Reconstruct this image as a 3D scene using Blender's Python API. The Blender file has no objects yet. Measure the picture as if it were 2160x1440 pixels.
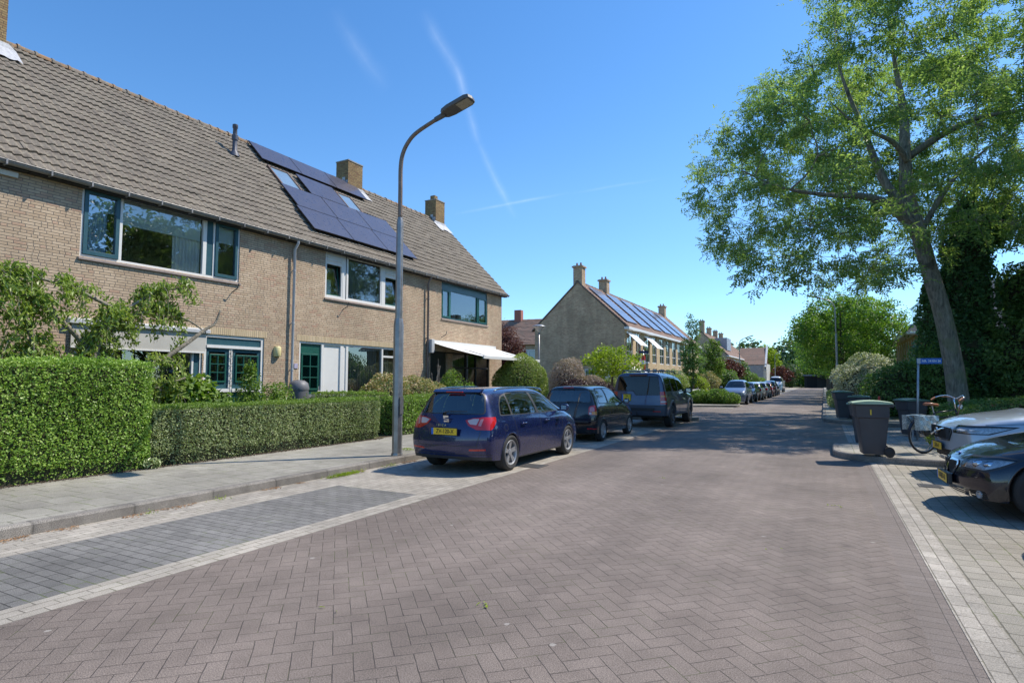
import bpy, bmesh, math, random
import numpy as np
from mathutils import Vector, Matrix
R = math.radians
S = bpy.context.scene
# ---------------------------------------------------------------- camera
F_PX, YH, VX, CAM_H = 1220.0, 803.0, 1738.0, 1.57
cam_d = bpy.data.cameras.new('camera'); cam = bpy.data.objects.new('camera', cam_d)
S.collection.objects.link(cam); S.camera = cam
cam_d.sensor_width = 36.0; cam_d.lens = 36.0*F_PX/2160.0; cam_d.clip_start = 0.05; cam_d.clip_end = 4000
PITCH = math.atan((YH-720)/F_PX); YAW = math.atan((VX-1080)/math.hypot(F_PX, YH-720))
cam.location = (0, 0, CAM_H); cam.rotation_euler = (math.pi/2+PITCH, 0, YAW)
# ---------------------------------------------------------------- daylight
SUN_AZ = math.atan2(1.0, 1.07)      # from +Y towards +X
SUN_EL = R(52)
W = bpy.data.worlds.new('World'); S.world = W; W.use_nodes = True
wn = W.node_tree; wn.nodes.clear()
def wnode(t, **k):
    n = wn.nodes.new(t)
    for a, b in k.items(): setattr(n, a, b)
    return n
sky = wnode('ShaderNodeTexSky'); sky.sky_type = 'NISHITA'; sky.sun_disc = False
sky.sun_elevation = SUN_EL; sky.sun_rotation = SUN_AZ
sky.air_density = 1.0; sky.dust_density = 0.15; sky.ozone_density = 2.2; sky.altitude = 0
bg = wnode('ShaderNodeBackground'); bg.inputs['Strength'].default_value = 0.15
wout = wnode('ShaderNodeOutputWorld')
hs = wnode('ShaderNodeHueSaturation'); hs.inputs['Saturation'].default_value = 1.27; hs.inputs['Value'].default_value = 0.95; hs.inputs['Hue'].default_value = 0.502
wn.links.new(sky.outputs[0], hs.inputs['Color'])
wn.links.new(bg.outputs[0], wout.inputs[0])
sun_d = bpy.data.lights.new('sun', 'SUN'); sun_d.energy = 3.6; sun_d.angle = R(0.53); sun_d.color = (1, 0.93, 0.82)
sun = bpy.data.objects.new('sun', sun_d); S.collection.objects.link(sun)
sd = Vector((math.sin(SUN_AZ)*math.cos(SUN_EL), math.cos(SUN_AZ)*math.cos(SUN_EL), math.sin(SUN_EL)))
sun.rotation_euler = sd.to_track_quat('Z', 'Y').to_euler(); sun.location = (10, 10, 40)
S.view_settings.view_transform = 'Standard'; S.view_settings.look = 'None'
S.view_settings.exposure = 0.62; S.view_settings.gamma = 1.0
try:
    S.cycles.max_bounces = 7; S.cycles.transparent_max_bounces = 12; S.cycles.diffuse_bounces = 3
    S.cycles.glossy_bounces = 3; S.cycles.transmission_bounces = 4; S.cycles.caustics_reflective = False
    S.cycles.caustics_refractive = False; S.cycles.use_denoising = True
except Exception: pass
rng = np.random.default_rng(7); random.seed(7)
# ---------------------------------------------------------------- node maths
class V:
    def __init__(s, nt, k): s.nt, s.k = nt, k
    def _m(s, op, *o):
        n = s.nt.nodes.new('ShaderNodeMath'); n.operation = op
        for i, x in enumerate((s,)+o):
            if isinstance(x, V): s.nt.links.new(x.k, n.inputs[i])
            else: n.inputs[i].default_value = float(x)
        return V(s.nt, n.outputs[0])
    def __add__(s, o): return s._m('ADD', o)
    def __sub__(s, o): return s._m('SUBTRACT', o)
    def __mul__(s, o): return s._m('MULTIPLY', o)
    def __truediv__(s, o): return s._m('DIVIDE', o)
    __radd__ = __add__; __rmul__ = __mul__
    def floor(s): return s._m('FLOOR')
    def frac(s): return s._m('FRACT')
    def abs(s): return s._m('ABSOLUTE')
    def min(s, o): return s._m('MINIMUM', o)
    def max(s, o): return s._m('MAXIMUM', o)
    def lt(s, o): return s._m('LESS_THAN', o)
    def gt(s, o): return s._m('GREATER_THAN', o)
    def pw(s, o): return s._m('POWER', o)
    def mod(s, o): return s._m('FLOORED_MODULO', o)
    def eq(s, o): return (s-o).abs().lt(0.5)
    def inv(s): return s._m('MULTIPLY_ADD', -1, 1)
    def cl(s):
        r = s._m('ADD', 0); r.k.node.use_clamp = True; return r
    def mr(s, a, b, c=0, d=1):
        n = s.nt.nodes.new('ShaderNodeMapRange'); s.nt.links.new(s.k, n.inputs[0])
        for i, x in enumerate((a, b, c, d)): n.inputs[i+1].default_value = x
        return V(s.nt, n.outputs[0])
def newmat(name):
    m = bpy.data.materials.new(name); m.use_nodes = True
    nt = m.node_tree; b = nt.nodes['Principled BSDF']
    return m, nt, b
def objxyz(nt):
    tc = nt.nodes.new('ShaderNodeNewGeometry'); sp = nt.nodes.new('ShaderNodeSeparateXYZ')
    nt.links.new(tc.outputs['Position'], sp.inputs[0])
    return [V(nt, sp.outputs[i]) for i in range(3)], tc
def comb(nt, x, y, z=0.0):
    n = nt.nodes.new('ShaderNodeCombineXYZ')
    for i, a in enumerate((x, y, z)):
        if isinstance(a, V): nt.links.new(a.k, n.inputs[i])
        else: n.inputs[i].default_value = a
    return n.outputs[0]
def noise(nt, vec, scale, detail=3.0, rough=0.55):
    n = nt.nodes.new('ShaderNodeTexNoise'); n.inputs['Scale'].default_value = scale
    n.inputs['Detail'].default_value = detail; n.inputs['Roughness'].default_value = rough
    if vec is not None: nt.links.new(vec, n.inputs['Vector'])
    return V(nt, n.outputs[0])
def wnoise(nt, vec):
    n = nt.nodes.new('ShaderNodeTexWhiteNoise'); nt.links.new(vec, n.inputs['Vector'])
    return V(nt, n.outputs['Value']), n.outputs['Color']
def mixc(nt, f, a, b, blend='MIX'):
    n = nt.nodes.new('ShaderNodeMix'); n.data_type = 'RGBA'; n.blend_type = blend
    if isinstance(f, V): nt.links.new(f.k, n.inputs[0])
    else: n.inputs[0].default_value = f
    for i, c in ((6, a), (7, b)):
        if isinstance(c, (tuple, list)): n.inputs[i].default_value = (*c[:3], 1)
        else: nt.links.new(c, n.inputs[i])
    return n.outputs[2]
def ramp(nt, f, stops):
    n = nt.nodes.new('ShaderNodeValToRGB'); nt.links.new(f.k, n.inputs[0])
    e = n.color_ramp.elements
    while len(e) < len(stops): e.new(0.5)
    for i, (p, c) in enumerate(stops): e[i].position = p; e[i].color = (*c, 1)
    return n.outputs[0]
def bump(nt, b, h, dist=0.01, strength=1.0):
    n = nt.nodes.new('ShaderNodeBump'); n.inputs['Distance'].default_value = dist
    n.inputs['Strength'].default_value = strength
    nt.links.new(h.k, n.inputs['Height']); nt.links.new(n.outputs[0], b.inputs['Normal'])
MATS = {}
def plain(name, col, rough=0.5, metal=0.0, var=0.12, scale=3.0, bmp=0.0, bs=60.0, coat=0.0, spec=None):
    if name in MATS: return MATS[name]
    m, nt, b = newmat(name)
    (x, y, z), g = objxyz(nt)
    n = noise(nt, comb(nt, x, y, z), scale, 5, 0.65)
    c = mixc(nt, n.mr(0.25, 0.75), tuple(v*(1-var) for v in col), tuple(min(1, v*(1+var)) for v in col))
    nt.links.new(c, b.inputs['Base Color'])
    n2 = noise(nt, comb(nt, x, y, z), scale*4, 3)
    nt.links.new(n2.mr(0.3, 0.7, max(0, rough-0.06), min(1, rough+0.08)).k, b.inputs['Roughness'])
    b.inputs['Metallic'].default_value = metal
    if coat: b.inputs['Coat Weight'].default_value = coat; b.inputs['Coat Roughness'].default_value = 0.03
    if spec is not None: b.inputs['Specular IOR Level'].default_value = spec
    if bmp: bump(nt, b, noise(nt, comb(nt, x, y, z), bs, 4), bmp)
    MATS[name] = m; return m
# ---------------------------------------------------------------- mesh helpers
def link(o, parent=None):
    S.collection.objects.link(o)
    if parent is not None: o.parent = parent
    return o
class MB:
    def __init__(s): s.v = []; s.f = []; s.m = []
    def add(s, vs, fs, mi=0):
        k = len(s.v); s.v += [tuple(p) for p in vs]; s.f += [tuple(i+k for i in f) for f in fs]; s.m += [mi]*len(fs)
    def box(s, a, b, mi=0, M=None):
        x0, y0, z0 = a; x1, y1, z1 = b
        vs = [(x0,y0,z0),(x1,y0,z0),(x1,y1,z0),(x0,y1,z0),(x0,y0,z1),(x1,y0,z1),(x1,y1,z1),(x0,y1,z1)]
        if M is not None: vs = [M @ Vector(p) for p in vs]
        s.add(vs, [(0,3,2,1),(4,5,6,7),(0,1,5,4),(1,2,6,5),(2,3,7,6),(3,0,4,7)], mi)
    def tube(s, pts, rad, n=8, mi=0, cap=True):
        pts = [Vector(p) for p in pts]
        if not isinstance(rad, (list, tuple)): rad = [rad]*len(pts)
        up = None; rings = []
        for i, p in enumerate(pts):
            d = (pts[min(i+1, len(pts)-1)]-pts[max(i-1, 0)])
            if d.length < 1e-9: d = Vector((0,0,1))
            d.normalize()
            if up is None:
                up = Vector((1,0,0)) if abs(d.x) < 0.8 else Vector((0,1,0))
            a = (up-d*up.dot(d)).normalized(); b = d.cross(a); up = a
            rings.append([p+(a*math.cos(t)+b*math.sin(t))*rad[i] for t in [2*math.pi*j/n for j in range(n)]])
        vs = [q for r in rings for q in r]; fs = []
        for i in range(len(pts)-1):
            for j in range(n):
                fs.append((i*n+j, i*n+(j+1)%n, (i+1)*n+(j+1)%n, (i+1)*n+j))
        if cap:
            fs.append(tuple(reversed(range(n)))); fs.append(tuple((len(pts)-1)*n+j for j in range(n)))
        s.add(vs, fs, mi)
    def lathe(s, prof, n=16, c=(0,0,0), axis='z', mi=0, a0=0, a1=2*math.pi):
        vs = []; fs = []; full = abs(a1-a0-2*math.pi) < 1e-6
        cnt = n if full else n+1
        for r, h in prof:
            for j in range(cnt):
                t = a0+(a1-a0)*j/n
                p = (r*math.cos(t), r*math.sin(t), h)
                if axis == 'y': p = (p[0], p[2], p[1])
                if axis == 'x': p = (p[2], p[0], p[1])
                vs.append((p[0]+c[0], p[1]+c[1], p[2]+c[2]))
        for i in range(len(prof)-1):
            for j in range(n):
                k = (j+1) % cnt
                fs.append((i*cnt+j, i*cnt+k, (i+1)*cnt+k, (i+1)*cnt+j))
        s.add(vs, fs, mi)
    def prism(s, poly, a, b, axis='x', mi=0):
        n = len(poly)
        def P(p, t):
            return (t, p[0], p[1]) if axis == 'x' else (p[0], t, p[1]) if axis == 'y' else (p[0], p[1], t)
        s.add([P(p, a) for p in poly]+[P(p, b) for p in poly],
              [tuple(range(n)), tuple(reversed(range(n, 2*n)))]+[(i, i+n, (i+1) % n+n, (i+1) % n) for i in range(n)], mi)
    def build(s, name, mats, parent=None, smooth=False, angle=None, recalc=True, bevel=0):
        me = bpy.data.meshes.new(name); me.from_pydata([tuple(v) for v in s.v], [], s.f)
        if not isinstance(mats, (list, tuple)): mats = [mats]
        for m in mats: me.materials.append(m)
        if len(mats) > 1: me.polygons.foreach_set('material_index', s.m)
        if recalc or bevel:
            bm = bmesh.new(); bm.from_mesh(me)
            if bevel:
                bmesh.ops.remove_doubles(bm, verts=bm.verts, dist=1e-5)
                es = [e for e in bm.edges if len(e.link_faces) == 2 and e.calc_face_angle(0) > 0.6]
                bmesh.ops.bevel(bm, geom=es, offset=bevel, segments=2, affect='EDGES', profile=0.6)
            if recalc: bmesh.ops.recalc_face_normals(bm, faces=bm.faces)
            bm.to_mesh(me); bm.free()
        if smooth:
            me.polygons.foreach_set('use_smooth', [True]*len(me.polygons))
            if angle or bevel:
                try: me.set_sharp_from_angle(angle=angle or R(40))
                except Exception: pass
        me.update()
        return link(bpy.data.objects.new(name, me), parent)
def arrmesh(name, verts, faces, mat, parent=None, smooth=False, uvs=None):
    """fast mesh from numpy arrays; faces is (n,4) or (n,3)"""
    me = bpy.data.meshes.new(name); k = faces.shape[1]
    me.vertices.add(len(verts)); me.vertices.foreach_set('co', verts.astype(np.float32).ravel())
    me.loops.add(faces.size); me.loops.foreach_set('vertex_index', faces.astype(np.int32).ravel())
    me.polygons.add(len(faces)); me.polygons.foreach_set('loop_start', np.arange(0, faces.size, k, dtype=np.int32))
    me.polygons.foreach_set('use_smooth', np.full(len(faces), smooth))
    me.materials.append(mat); me.update(calc_edges=True); me.validate()
    return link(bpy.data.objects.new(name, me), parent)
def tag(o, label=None, cat=None, group=None, kind=None):
    if label: o['label'] = label
    if cat: o['category'] = cat
    if group: o['group'] = group
    if kind: o['kind'] = kind
    return o
def empty(name, label, cat, loc=(0,0,0), rz=0.0, group=None):
    o = bpy.data.objects.new(name, None); o.empty_display_size = 0.2
    S.collection.objects.link(o); o.location = loc; o.rotation_euler = (0, 0, rz)
    return tag(o, label, cat, group)
def dup(root, loc=None, rz=None, label=None):
    r = root.copy(); S.collection.objects.link(r)
    if loc is not None: r.location = loc
    if rz is not None: r.rotation_euler = (0, 0, rz)
    if label: r['label'] = label
    for ch in list(root.children):
        c = ch.copy(); S.collection.objects.link(c); c.parent = r
        for g in list(ch.children):
            d = g.copy(); S.collection.objects.link(d); d.parent = c
    return r
def text_obj(name, s, size, mat, parent, M, extrude=0.0015, sx=1.0, align='CENTER'):
    cu = bpy.data.curves.new(name, 'FONT'); cu.body = s; cu.size = size; cu.extrude = extrude
    cu.align_x = align; cu.align_y = 'CENTER'; cu.offset = size*0.012
    t = bpy.data.objects.new('tmp', cu); S.collection.objects.link(t)
    bpy.context.view_layer.update()
    me = bpy.data.meshes.new_from_object(t.evaluated_get(bpy.context.evaluated_depsgraph_get()))
    bpy.data.objects.remove(t); bpy.data.curves.remove(cu)
    me.transform(M @ Matrix.Diagonal((sx, 1, 1, 1))); me.materials.clear(); me.materials.append(mat)
    me.name = name
    return link(bpy.data.objects.new(name, me), parent)
# ================================================================ surface materials
def pave_mat(name, kind, w, cols, mortar=(0.05,0.047,0.042), joint=0.05, bd=0.004, speck=0.35, rough=0.85, moss=0.0, stain=0.25, tracks=False):
    """kind: herring (45 degree), stretch (bricks along Y), tile"""
    m, nt, b = newmat(name)
    (x, y, z), g = objxyz(nt)
    pos = comb(nt, x, y, z)
    wob = noise(nt, pos, 7.0, 2)-0.5
    if kind == 'herring':
        wb2 = noise(nt, pos, 1.3, 1)-0.5
        u = (x+y)*(0.70711/w)+wob*0.10+wb2*0.12; v = (y-x)*(0.70711/w)+wob*0.08
        i = u.floor(); j = v.floor(); f = u-i; h = v-j
        k = (i-j).mod(4.0)
        k0, k1, k2, k3 = [k.eq(float(q)) for q in range(4)]
        d = (f+k1).min(f.inv()+k0).min((h+k2).min(h.inv()+k3))
        idv = comb(nt, i-k1, j-k2, 0.3)
    else:
        wx, wy, off = w
        if kind == 'rowx': v = y*(1.0/wy)+wob*0.05; j = v.floor(); u = x*(1.0/wx)+j*off+wob*0.05; i = u.floor()
        else:
            u = x*(1.0/wx)+wob*0.05; i = u.floor()
            v = y*(1.0/wy)+i*off+wob*0.05 if off else y*(1.0/wy)+wob*0.05
            j = v.floor()
        f = u-i; h = v-j
        s = min(wx, wy)
        d = (f.min(f.inv())*(wx/s)).min(h.min(h.inv())*(wy/s))
        idv = comb(nt, i, j, 0.7)
    rnd, _ = wnoise(nt, idv)
    rnd2, _ = wnoise(nt, comb(nt, rnd, rnd, 0.5))
    c = ramp(nt, rnd, [(p/(len(cols)-1), cc) for p, cc in enumerate(cols)])
    fine = noise(nt, pos, 130.0, 3, 0.85); spk = fine.mr(0.34, 0.68, 1-speck*1.15, 1+speck*1.25)
    c = mixc(nt, 1.0, c, comb(nt, spk, spk, spk), 'MULTIPLY')
    big = noise(nt, pos, 0.45, 4, 0.6).mr(0.3, 0.7, 1-stain*0.6, 1+stain*0.6)
    mid = noise(nt, pos, 3.2, 4, 0.7).mr(0.3, 0.7, 1-stain*0.35, 1+stain*0.35)
    bm_ = big*mid
    c = mixc(nt, 1.0, c, comb(nt, bm_, bm_, bm_), 'MULTIPLY')
    jw = noise(nt, pos, 12.0, 2).mr(0.3, 0.7, joint*0.35, joint*1.35)
    jm = (d-jw).mr(-0.012, 0.018, 1.0, 0.0)
    mc = mortar
    if moss:
        mn = noise(nt, pos, 1.7, 4, 0.7).mr(0.52, 0.62)
        mc = mixc(nt, mn*moss, mortar, (0.13, 0.17, 0.035))
    c = mixc(nt, jm*0.78, c, mc)
    if tracks:
        tr = ((x+2.1).abs()-1.0).abs().mr(0.15, 0.75, 1.07, 0.97)*noise(nt, comb(nt, x*1.5, y*0.12, 0.0), 1.0, 4, 0.6).mr(0.3, 0.7, 0.90, 1.10)
        c = mixc(nt, 1.0, c, comb(nt, tr, tr, tr*0.99), 'MULTIPLY')
        vo = nt.nodes.new('ShaderNodeTexVoronoi'); nt.links.new(pos, vo.inputs['Vector']); vo.inputs['Scale'].default_value = 2.3
        sel = V(nt, vo.outputs['Distance'])+(noise(nt, pos, 40, 2)-0.5)*0.05
        rs = nt.nodes.new('ShaderNodeSeparateColor'); nt.links.new(vo.outputs['Color'], rs.inputs[0])
        c = mixc(nt, sel.lt(0.045)*V(nt, rs.outputs[0]).gt(0.6)*0.55, c, (0.42,0.39,0.35))
        c = mixc(nt, (V(nt, vo.outputs['Distance'])+(noise(nt, pos, 6, 3)-0.5)*0.3).mr(0.05, 0.22, 1, 0)*V(nt, rs.outputs[1]).gt(0.93)*0.4, c, (0.06,0.05,0.045))
    nt.links.new(c, b.inputs['Base Color'])
    b.inputs['Roughness'].default_value = rough; b.inputs['Specular IOR Level'].default_value = 0.35
    hgt = d.mr(0.0, 0.04)*0.8+rnd2*0.25+fine*0.35
    bump(nt, b, hgt, bd, 0.8)
    return m
M_road = pave_mat('brown_clinker', 'herring', 0.112, [(0.176,0.142,0.121),(0.192,0.156,0.133),(0.182,0.148,0.126),(0.201,0.164,0.140),(0.185,0.150,0.128)], mortar=(0.05,0.041,0.036), joint=0.025, speck=0.6, moss=0.4, stain=0.38, tracks=True)
M_edge = pave_mat('dark_soldier_course', 'rowx', (0.22, 0.105, 0), [(0.17,0.14,0.12),(0.19,0.158,0.137)], joint=0.02, speck=0.5)
M_light = pave_mat('light_clinker', 'stretch', (0.105, 0.21, 0.5), [(0.33,0.295,0.245),(0.38,0.34,0.285),(0.30,0.27,0.225),(0.41,0.37,0.31)], mortar=(0.12,0.105,0.08), joint=0.045, moss=0.4, speck=0.4, stain=0.4)
M_bay = pave_mat('dark_bay_clinker', 'rowx', (0.21, 0.105, 0.5), [(0.165,0.158,0.146),(0.198,0.19,0.176),(0.18,0.172,0.16),(0.15,0.144,0.134)], mortar=(0.04,0.038,0.033), joint=0.055, moss=0.7, speck=0.5, stain=0.4)
M_park = pave_mat('beige_parking_clinker', 'stretch', (0.16, 0.19, 0.5), [(0.28,0.25,0.20),(0.32,0.288,0.235),(0.26,0.235,0.19),(0.30,0.27,0.215)], mortar=(0.085,0.078,0.052), joint=0.038, moss=0.8, speck=0.45, stain=0.35)
M_tile = pave_mat('grey_concrete_tile', 'stretch', (0.50, 0.34, 0.5), [(0.265,0.245,0.205),(0.30,0.28,0.235),(0.28,0.26,0.215),(0.32,0.298,0.25)], mortar=(0.085,0.09,0.05), joint=0.018, bd=0.003, speck=0.3, moss=1.0, stain=0.4)
M_kerb = pave_mat('grey_kerb_stone', 'stretch', (5.0, 1.0, 0), [(0.19,0.172,0.15),(0.225,0.205,0.178)], joint=0.004, speck=0.75, stain=0.8)
M_lane = pave_mat('grey_lane_tile', 'stretch', (0.21, 0.105, 0.5), [(0.27,0.25,0.23),(0.32,0.30,0.27)], joint=0.05, moss=0.3)
def soil_mat():
    m, nt, b = newmat('garden_soil'); (x, y, z), g = objxyz(nt); p = comb(nt, x, y, z)
    n = noise(nt, p, 2.0, 6, 0.7); n2 = noise(nt, p, 30, 4, 0.7)
    c = mixc(nt, n.mr(0.4, 0.6), (0.09,0.065,0.04), (0.07,0.10,0.03))
    c = mixc(nt, 1.0, c, comb(nt, n2.mr(0.3,0.7,0.5,1.5), n2.mr(0.3,0.7,0.5,1.5), n2.mr(0.3,0.7,0.5,1.4)), 'MULTIPLY')
    nt.links.new(c, b.inputs['Base Color']); b.inputs['Roughness'].default_value = 1; bump(nt, b, n2, 0.03); return m
M_soil = soil_mat()
def brick_mat(name, c1, c2, mortar, extra=(0.45,0.25,0.17), exf=0.12, bw=0.222, bh=0.0615, dirt=0.35, dark_base=0.0):
    m, nt, b = newmat(name)
    (x, y, z), g = objxyz(nt)
    sn = nt.nodes.new('ShaderNodeSeparateXYZ'); nt.links.new(g.outputs['True Normal'], sn.inputs[0])
    nx = V(nt, sn.outputs[0]).abs().gt(0.6)
    u = y*nx + x*nx.inv()
    v = z*(1.0/bh); j = v.floor(); h = v-j
    rj, _ = wnoise(nt, comb(nt, j, 0.37, 0.11))
    uu = u*(1.0/bw)+j*0.5+rj*0.35
    # wild bond: cells of 1 brick; one in three cut into a half brick
    i = uu.floor(); f = uu-i
    hb, _ = wnoise(nt, comb(nt, i, j, 0.9)); cut = hb.gt(0.72)
    side = f.gt(0.5)*cut
    i2 = i+side*0.5
    f2 = f*cut.inv()+((f*2.0).frac()*0.5)*cut; wv = cut*(-0.5)+1.0
    du = f2.min(wv-f2)*bw; dv = h.min(h.inv())*bh
    wob = (noise(nt, comb(nt, x, y, z), 18.0, 2)-0.5)*0.004
    d = du.min(dv)+wob
    rnd, rc = wnoise(nt, comb(nt, i2, j, 0.2))
    r2, _ = wnoise(nt, comb(nt, j, i2, 0.8))
    c = mixc(nt, rnd, c1, c2)
    pt = noise(nt, comb(nt, x, y, z), 0.55, 3, 0.6).mr(0.48, 0.72)
    c = mixc(nt, (r2.gt(1-exf)*0.55+pt*r2*0.45).cl(), c, extra)
    fn = noise(nt, comb(nt, x, y, z), 120.0, 3, 0.7).mr(0.3, 0.7, 0.85, 1.14)
    big = noise(nt, comb(nt, x, y, z), 0.8, 5, 0.65).mr(0.3, 0.7, 1-dirt*0.5, 1+dirt*0.35)
    strk = noise(nt, comb(nt, x*2.2, y*2.2, z*0.22), 1.0, 4, 0.6).mr(0.35, 0.65, 1-dirt*0.22, 1+dirt*0.16)
    k = fn*big*strk
    c = mixc(nt, 1.0, c, comb(nt, k, k, k), 'MULTIPLY')
    mm = d.mr(0.0042, 0.0068, 1.0, 0.0)
    c = mixc(nt, mm, c, mortar)
    nt.links.new(c, b.inputs['Base Color']); b.inputs['Roughness'].default_value = 0.9
    b.inputs['Specular IOR Level'].default_value = 0.2
    bump(nt, b, d.mr(0.002, 0.009)+rnd*0.25+fn*0.15, 0.007, 0.9)
    return m
M_brick = brick_mat('yellow_brick', (0.48,0.355,0.24), (0.585,0.45,0.315), (0.21,0.175,0.145), extra=(0.49,0.30,0.21), exf=0.09)
M_brick_ch = brick_mat('brown_chimney_brick', (0.26,0.17,0.085), (0.36,0.25,0.12), (0.14,0.11,0.08), extra=(0.22,0.12,0.07), exf=0.15)
M_brick2 = brick_mat('brown_gable_brick', (0.54,0.38,0.23), (0.64,0.47,0.30), (0.38,0.30,0.22), extra=(0.44,0.27,0.17), exf=0.3, dirt=0.6)
M_brick3 = brick_mat('tan_front_brick', (0.60,0.45,0.26), (0.70,0.54,0.33), (0.36,0.29,0.2), exf=0.04)
def soldier_mat():
    m, nt, b = newmat('soldier_brick'); (x, y, z), g = objxyz(nt)
    u = y*(1/0.062); i = u.floor(); f = u-i; d = f.min(f.inv())
    rnd, _ = wnoise(nt, comb(nt, i, 0.2, 0.4))
    c = mixc(nt, rnd, (0.52,0.40,0.24), (0.64,0.50,0.32)); c = mixc(nt, d.mr(0.06, 0.1, 1, 0), c, (0.22,0.18,0.14))
    nt.links.new(c, b.inputs['Base Color']); b.inputs['Roughness'].default_value = 0.9; bump(nt, b, d.mr(0.03, 0.13), 0.006); return m
M_soldier = soldier_mat()
def tile_mat(name, a, bcol, lich=0.5, orange=(0.42,0.20,0.06), of=0.0):
    m, nt, b = newmat(name); (x, y, z), g = objxyz(nt); p = comb(nt, x, y, z)
    rnd, _ = wnoise(nt, comb(nt, (y*(1/0.326)).floor(), (z*(1/0.2)).floor(), 0.1))
    c = mixc(nt, rnd, a, bcol)
    n = noise(nt, p, 9, 5, 0.75); n3 = noise(nt, p, 1.1, 4, 0.6)
    c = mixc(nt, n.mr(0.52, 0.68)*lich, c, (0.36,0.34,0.25)); c = mixc(nt, n3.mr(0.48,0.72)*0.55, c, (0.16,0.14,0.115))
    if of: c = mixc(nt, noise(nt, p, 4, 4, 0.7).mr(0.5, 0.56)*of, c, orange)
    fn = noise(nt, p, 34, 4, 0.8).mr(0.32, 0.68, 0.68, 1.3)
    c = mixc(nt, 1.0, c, comb(nt, fn, fn, fn), 'MULTIPLY')
    nt.links.new(c, b.inputs['Base Color']); b.inputs['Roughness'].default_value = 0.85
    b.inputs['Specular IOR Level'].default_value = 0.3
    bump(nt, b, n+fn*0.3, 0.006); return m
M_tiles = tile_mat('weathered_concrete_tile', (0.168,0.140,0.111), (0.228,0.192,0.150))
M_ridge = tile_mat('ridge_tile_lichen', (0.18,0.15,0.12), (0.23,0.19,0.15), of=0.45)
M_tiles2 = tile_mat('red_brown_tile', (0.24,0.15,0.11), (0.31,0.20,0.15), lich=0.3)
M_tiles3 = tile_mat('grey_slate_tile', (0.17,0.165,0.17), (0.22,0.21,0.215), lich=0.2)
def glass_mat(name, tint=(0.9,0.95,0.95), refl=0.10, rough=0.0, fres=1.5):
    m = bpy.data.materials.new(name); m.use_nodes = True; nt = m.node_tree; nt.nodes.clear()
    o = nt.nodes.new('ShaderNodeOutputMaterial'); t = nt.nodes.new('ShaderNodeBsdfTransparent'); gl = nt.nodes.new('ShaderNodeBsdfGlossy')
    t.inputs[0].default_value = (*tint, 1); gl.inputs['Roughness'].default_value = rough
    fr = nt.nodes.new('ShaderNodeFresnel'); fr.inputs[0].default_value = fres
    mx = nt.nodes.new('ShaderNodeMixShader'); f = (V(nt, fr.outputs[0])+refl).cl()
    nt.links.new(f.k, mx.inputs[0]); nt.links.new(t.outputs[0], mx.inputs[1]); nt.links.new(gl.outputs[0], mx.inputs[2])
    nt.links.new(mx.outputs[0], o.inputs[0]); return m
M_glass = glass_mat('window_glass', (0.95,0.98,0.97), 0.20)
M_glass_b = glass_mat('blue_window_glass', (0.7,0.85,0.98), 0.30)
M_cglass = glass_mat('car_glass', (0.58,0.68,0.64), 0.16)
M_cglass_d = glass_mat('dark_car_glass', (0.03,0.05,0.10), 0.02)
M_clear = glass_mat('lamp_lens', (0.97,0.98,1.0), 0.04)
M_white = plain('white_paint', (0.74,0.73,0.70), 0.45, var=0.04)
M_cream = plain('cream_paint', (0.62,0.58,0.50), 0.5, var=0.06)
M_green = plain('dark_green_paint', (0.018,0.10,0.075), 0.3, var=0.1)
M_teal = plain('blue_green_paint', (0.035,0.10,0.125), 0.35, var=0.1)
M_dark = plain('interior_dark', (0.035,0.036,0.035), 0.9)
M_room = plain('room_wall', (0.42,0.40,0.35), 0.9)
M_blind = plain('pale_blind', (0.74,0.85,0.84), 0.8, var=0.03)
M_curt = plain('white_curtain', (0.84,0.88,0.88), 0.9, var=0.05)
M_curt_g = plain('grey_curtain', (0.20,0.22,0.23), 0.9, var=0.1)
M_gutter = plain('grey_zinc_gutter', (0.27,0.26,0.25), 0.45, 0.3, var=0.25, scale=2.0)
M_zinc = plain('pale_zinc', (0.42,0.43,0.44), 0.4, 0.6, var=0.25)
M_pvc = plain('grey_pvc_pipe', (0.45,0.45,0.46), 0.4, var=0.12)
M_pipe_d = plain('dark_pipe', (0.08,0.085,0.09), 0.5)
M_lead = plain('lead_flashing', (0.45,0.45,0.46), 0.6, var=0.35, scale=9)
M_solar = plain('solar_glass', (0.055,0.054,0.082), 0.32, 0.0, var=0.12, coat=0.25)
M_solarf = plain('black_aluminium', (0.02,0.02,0.022), 0.4, 0.5)
M_rub = plain('black_rubber', (0.022,0.022,0.023), 0.7)
M_blackp = plain('black_plastic', (0.03,0.031,0.033), 0.45, var=0.2)
M_bin = plain('anthracite_bin_plastic', (0.062,0.062,0.068), 0.5, var=0.2, bmp=0.0006)
M_binlid = plain('green_bin_lid', (0.12,0.20,0.14), 0.45, var=0.2)
M_binlid2 = plain('pale_green_bin_lid', (0.36,0.45,0.30), 0.45, var=0.2)
M_pole = plain('galvanised_pole', (0.30,0.29,0.28), 0.42, 0.75, var=0.22, scale=6)
M_pole_r = plain('rust_brown_pole', (0.22,0.16,0.125), 0.5, 0.4, var=0.3, scale=7)
M_grey = plain('grey_metal_panel', (0.30,0.32,0.36), 0.5, var=0.08)
M_black = plain('black_mark', (0.01,0.01,0.01), 0.5)
M_yel = plain('yellow_plate', (0.78,0.52,0.03), 0.4, var=0.04)
M_blue = plain('blue_sign', (0.02,0.12,0.42), 0.35, var=0.05)
M_signw = plain('white_sign', (0.80,0.80,0.80), 0.4, var=0.02)
M_red = plain('red_paint', (0.62,0.045,0.03), 0.4, var=0.1)
M_bluep = plain('plate_blue', (0.02,0.14,0.55), 0.4)
M_conc = plain('raw_concrete', (0.30,0.28,0.25), 0.9, var=0.2, bmp=0.003)
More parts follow.
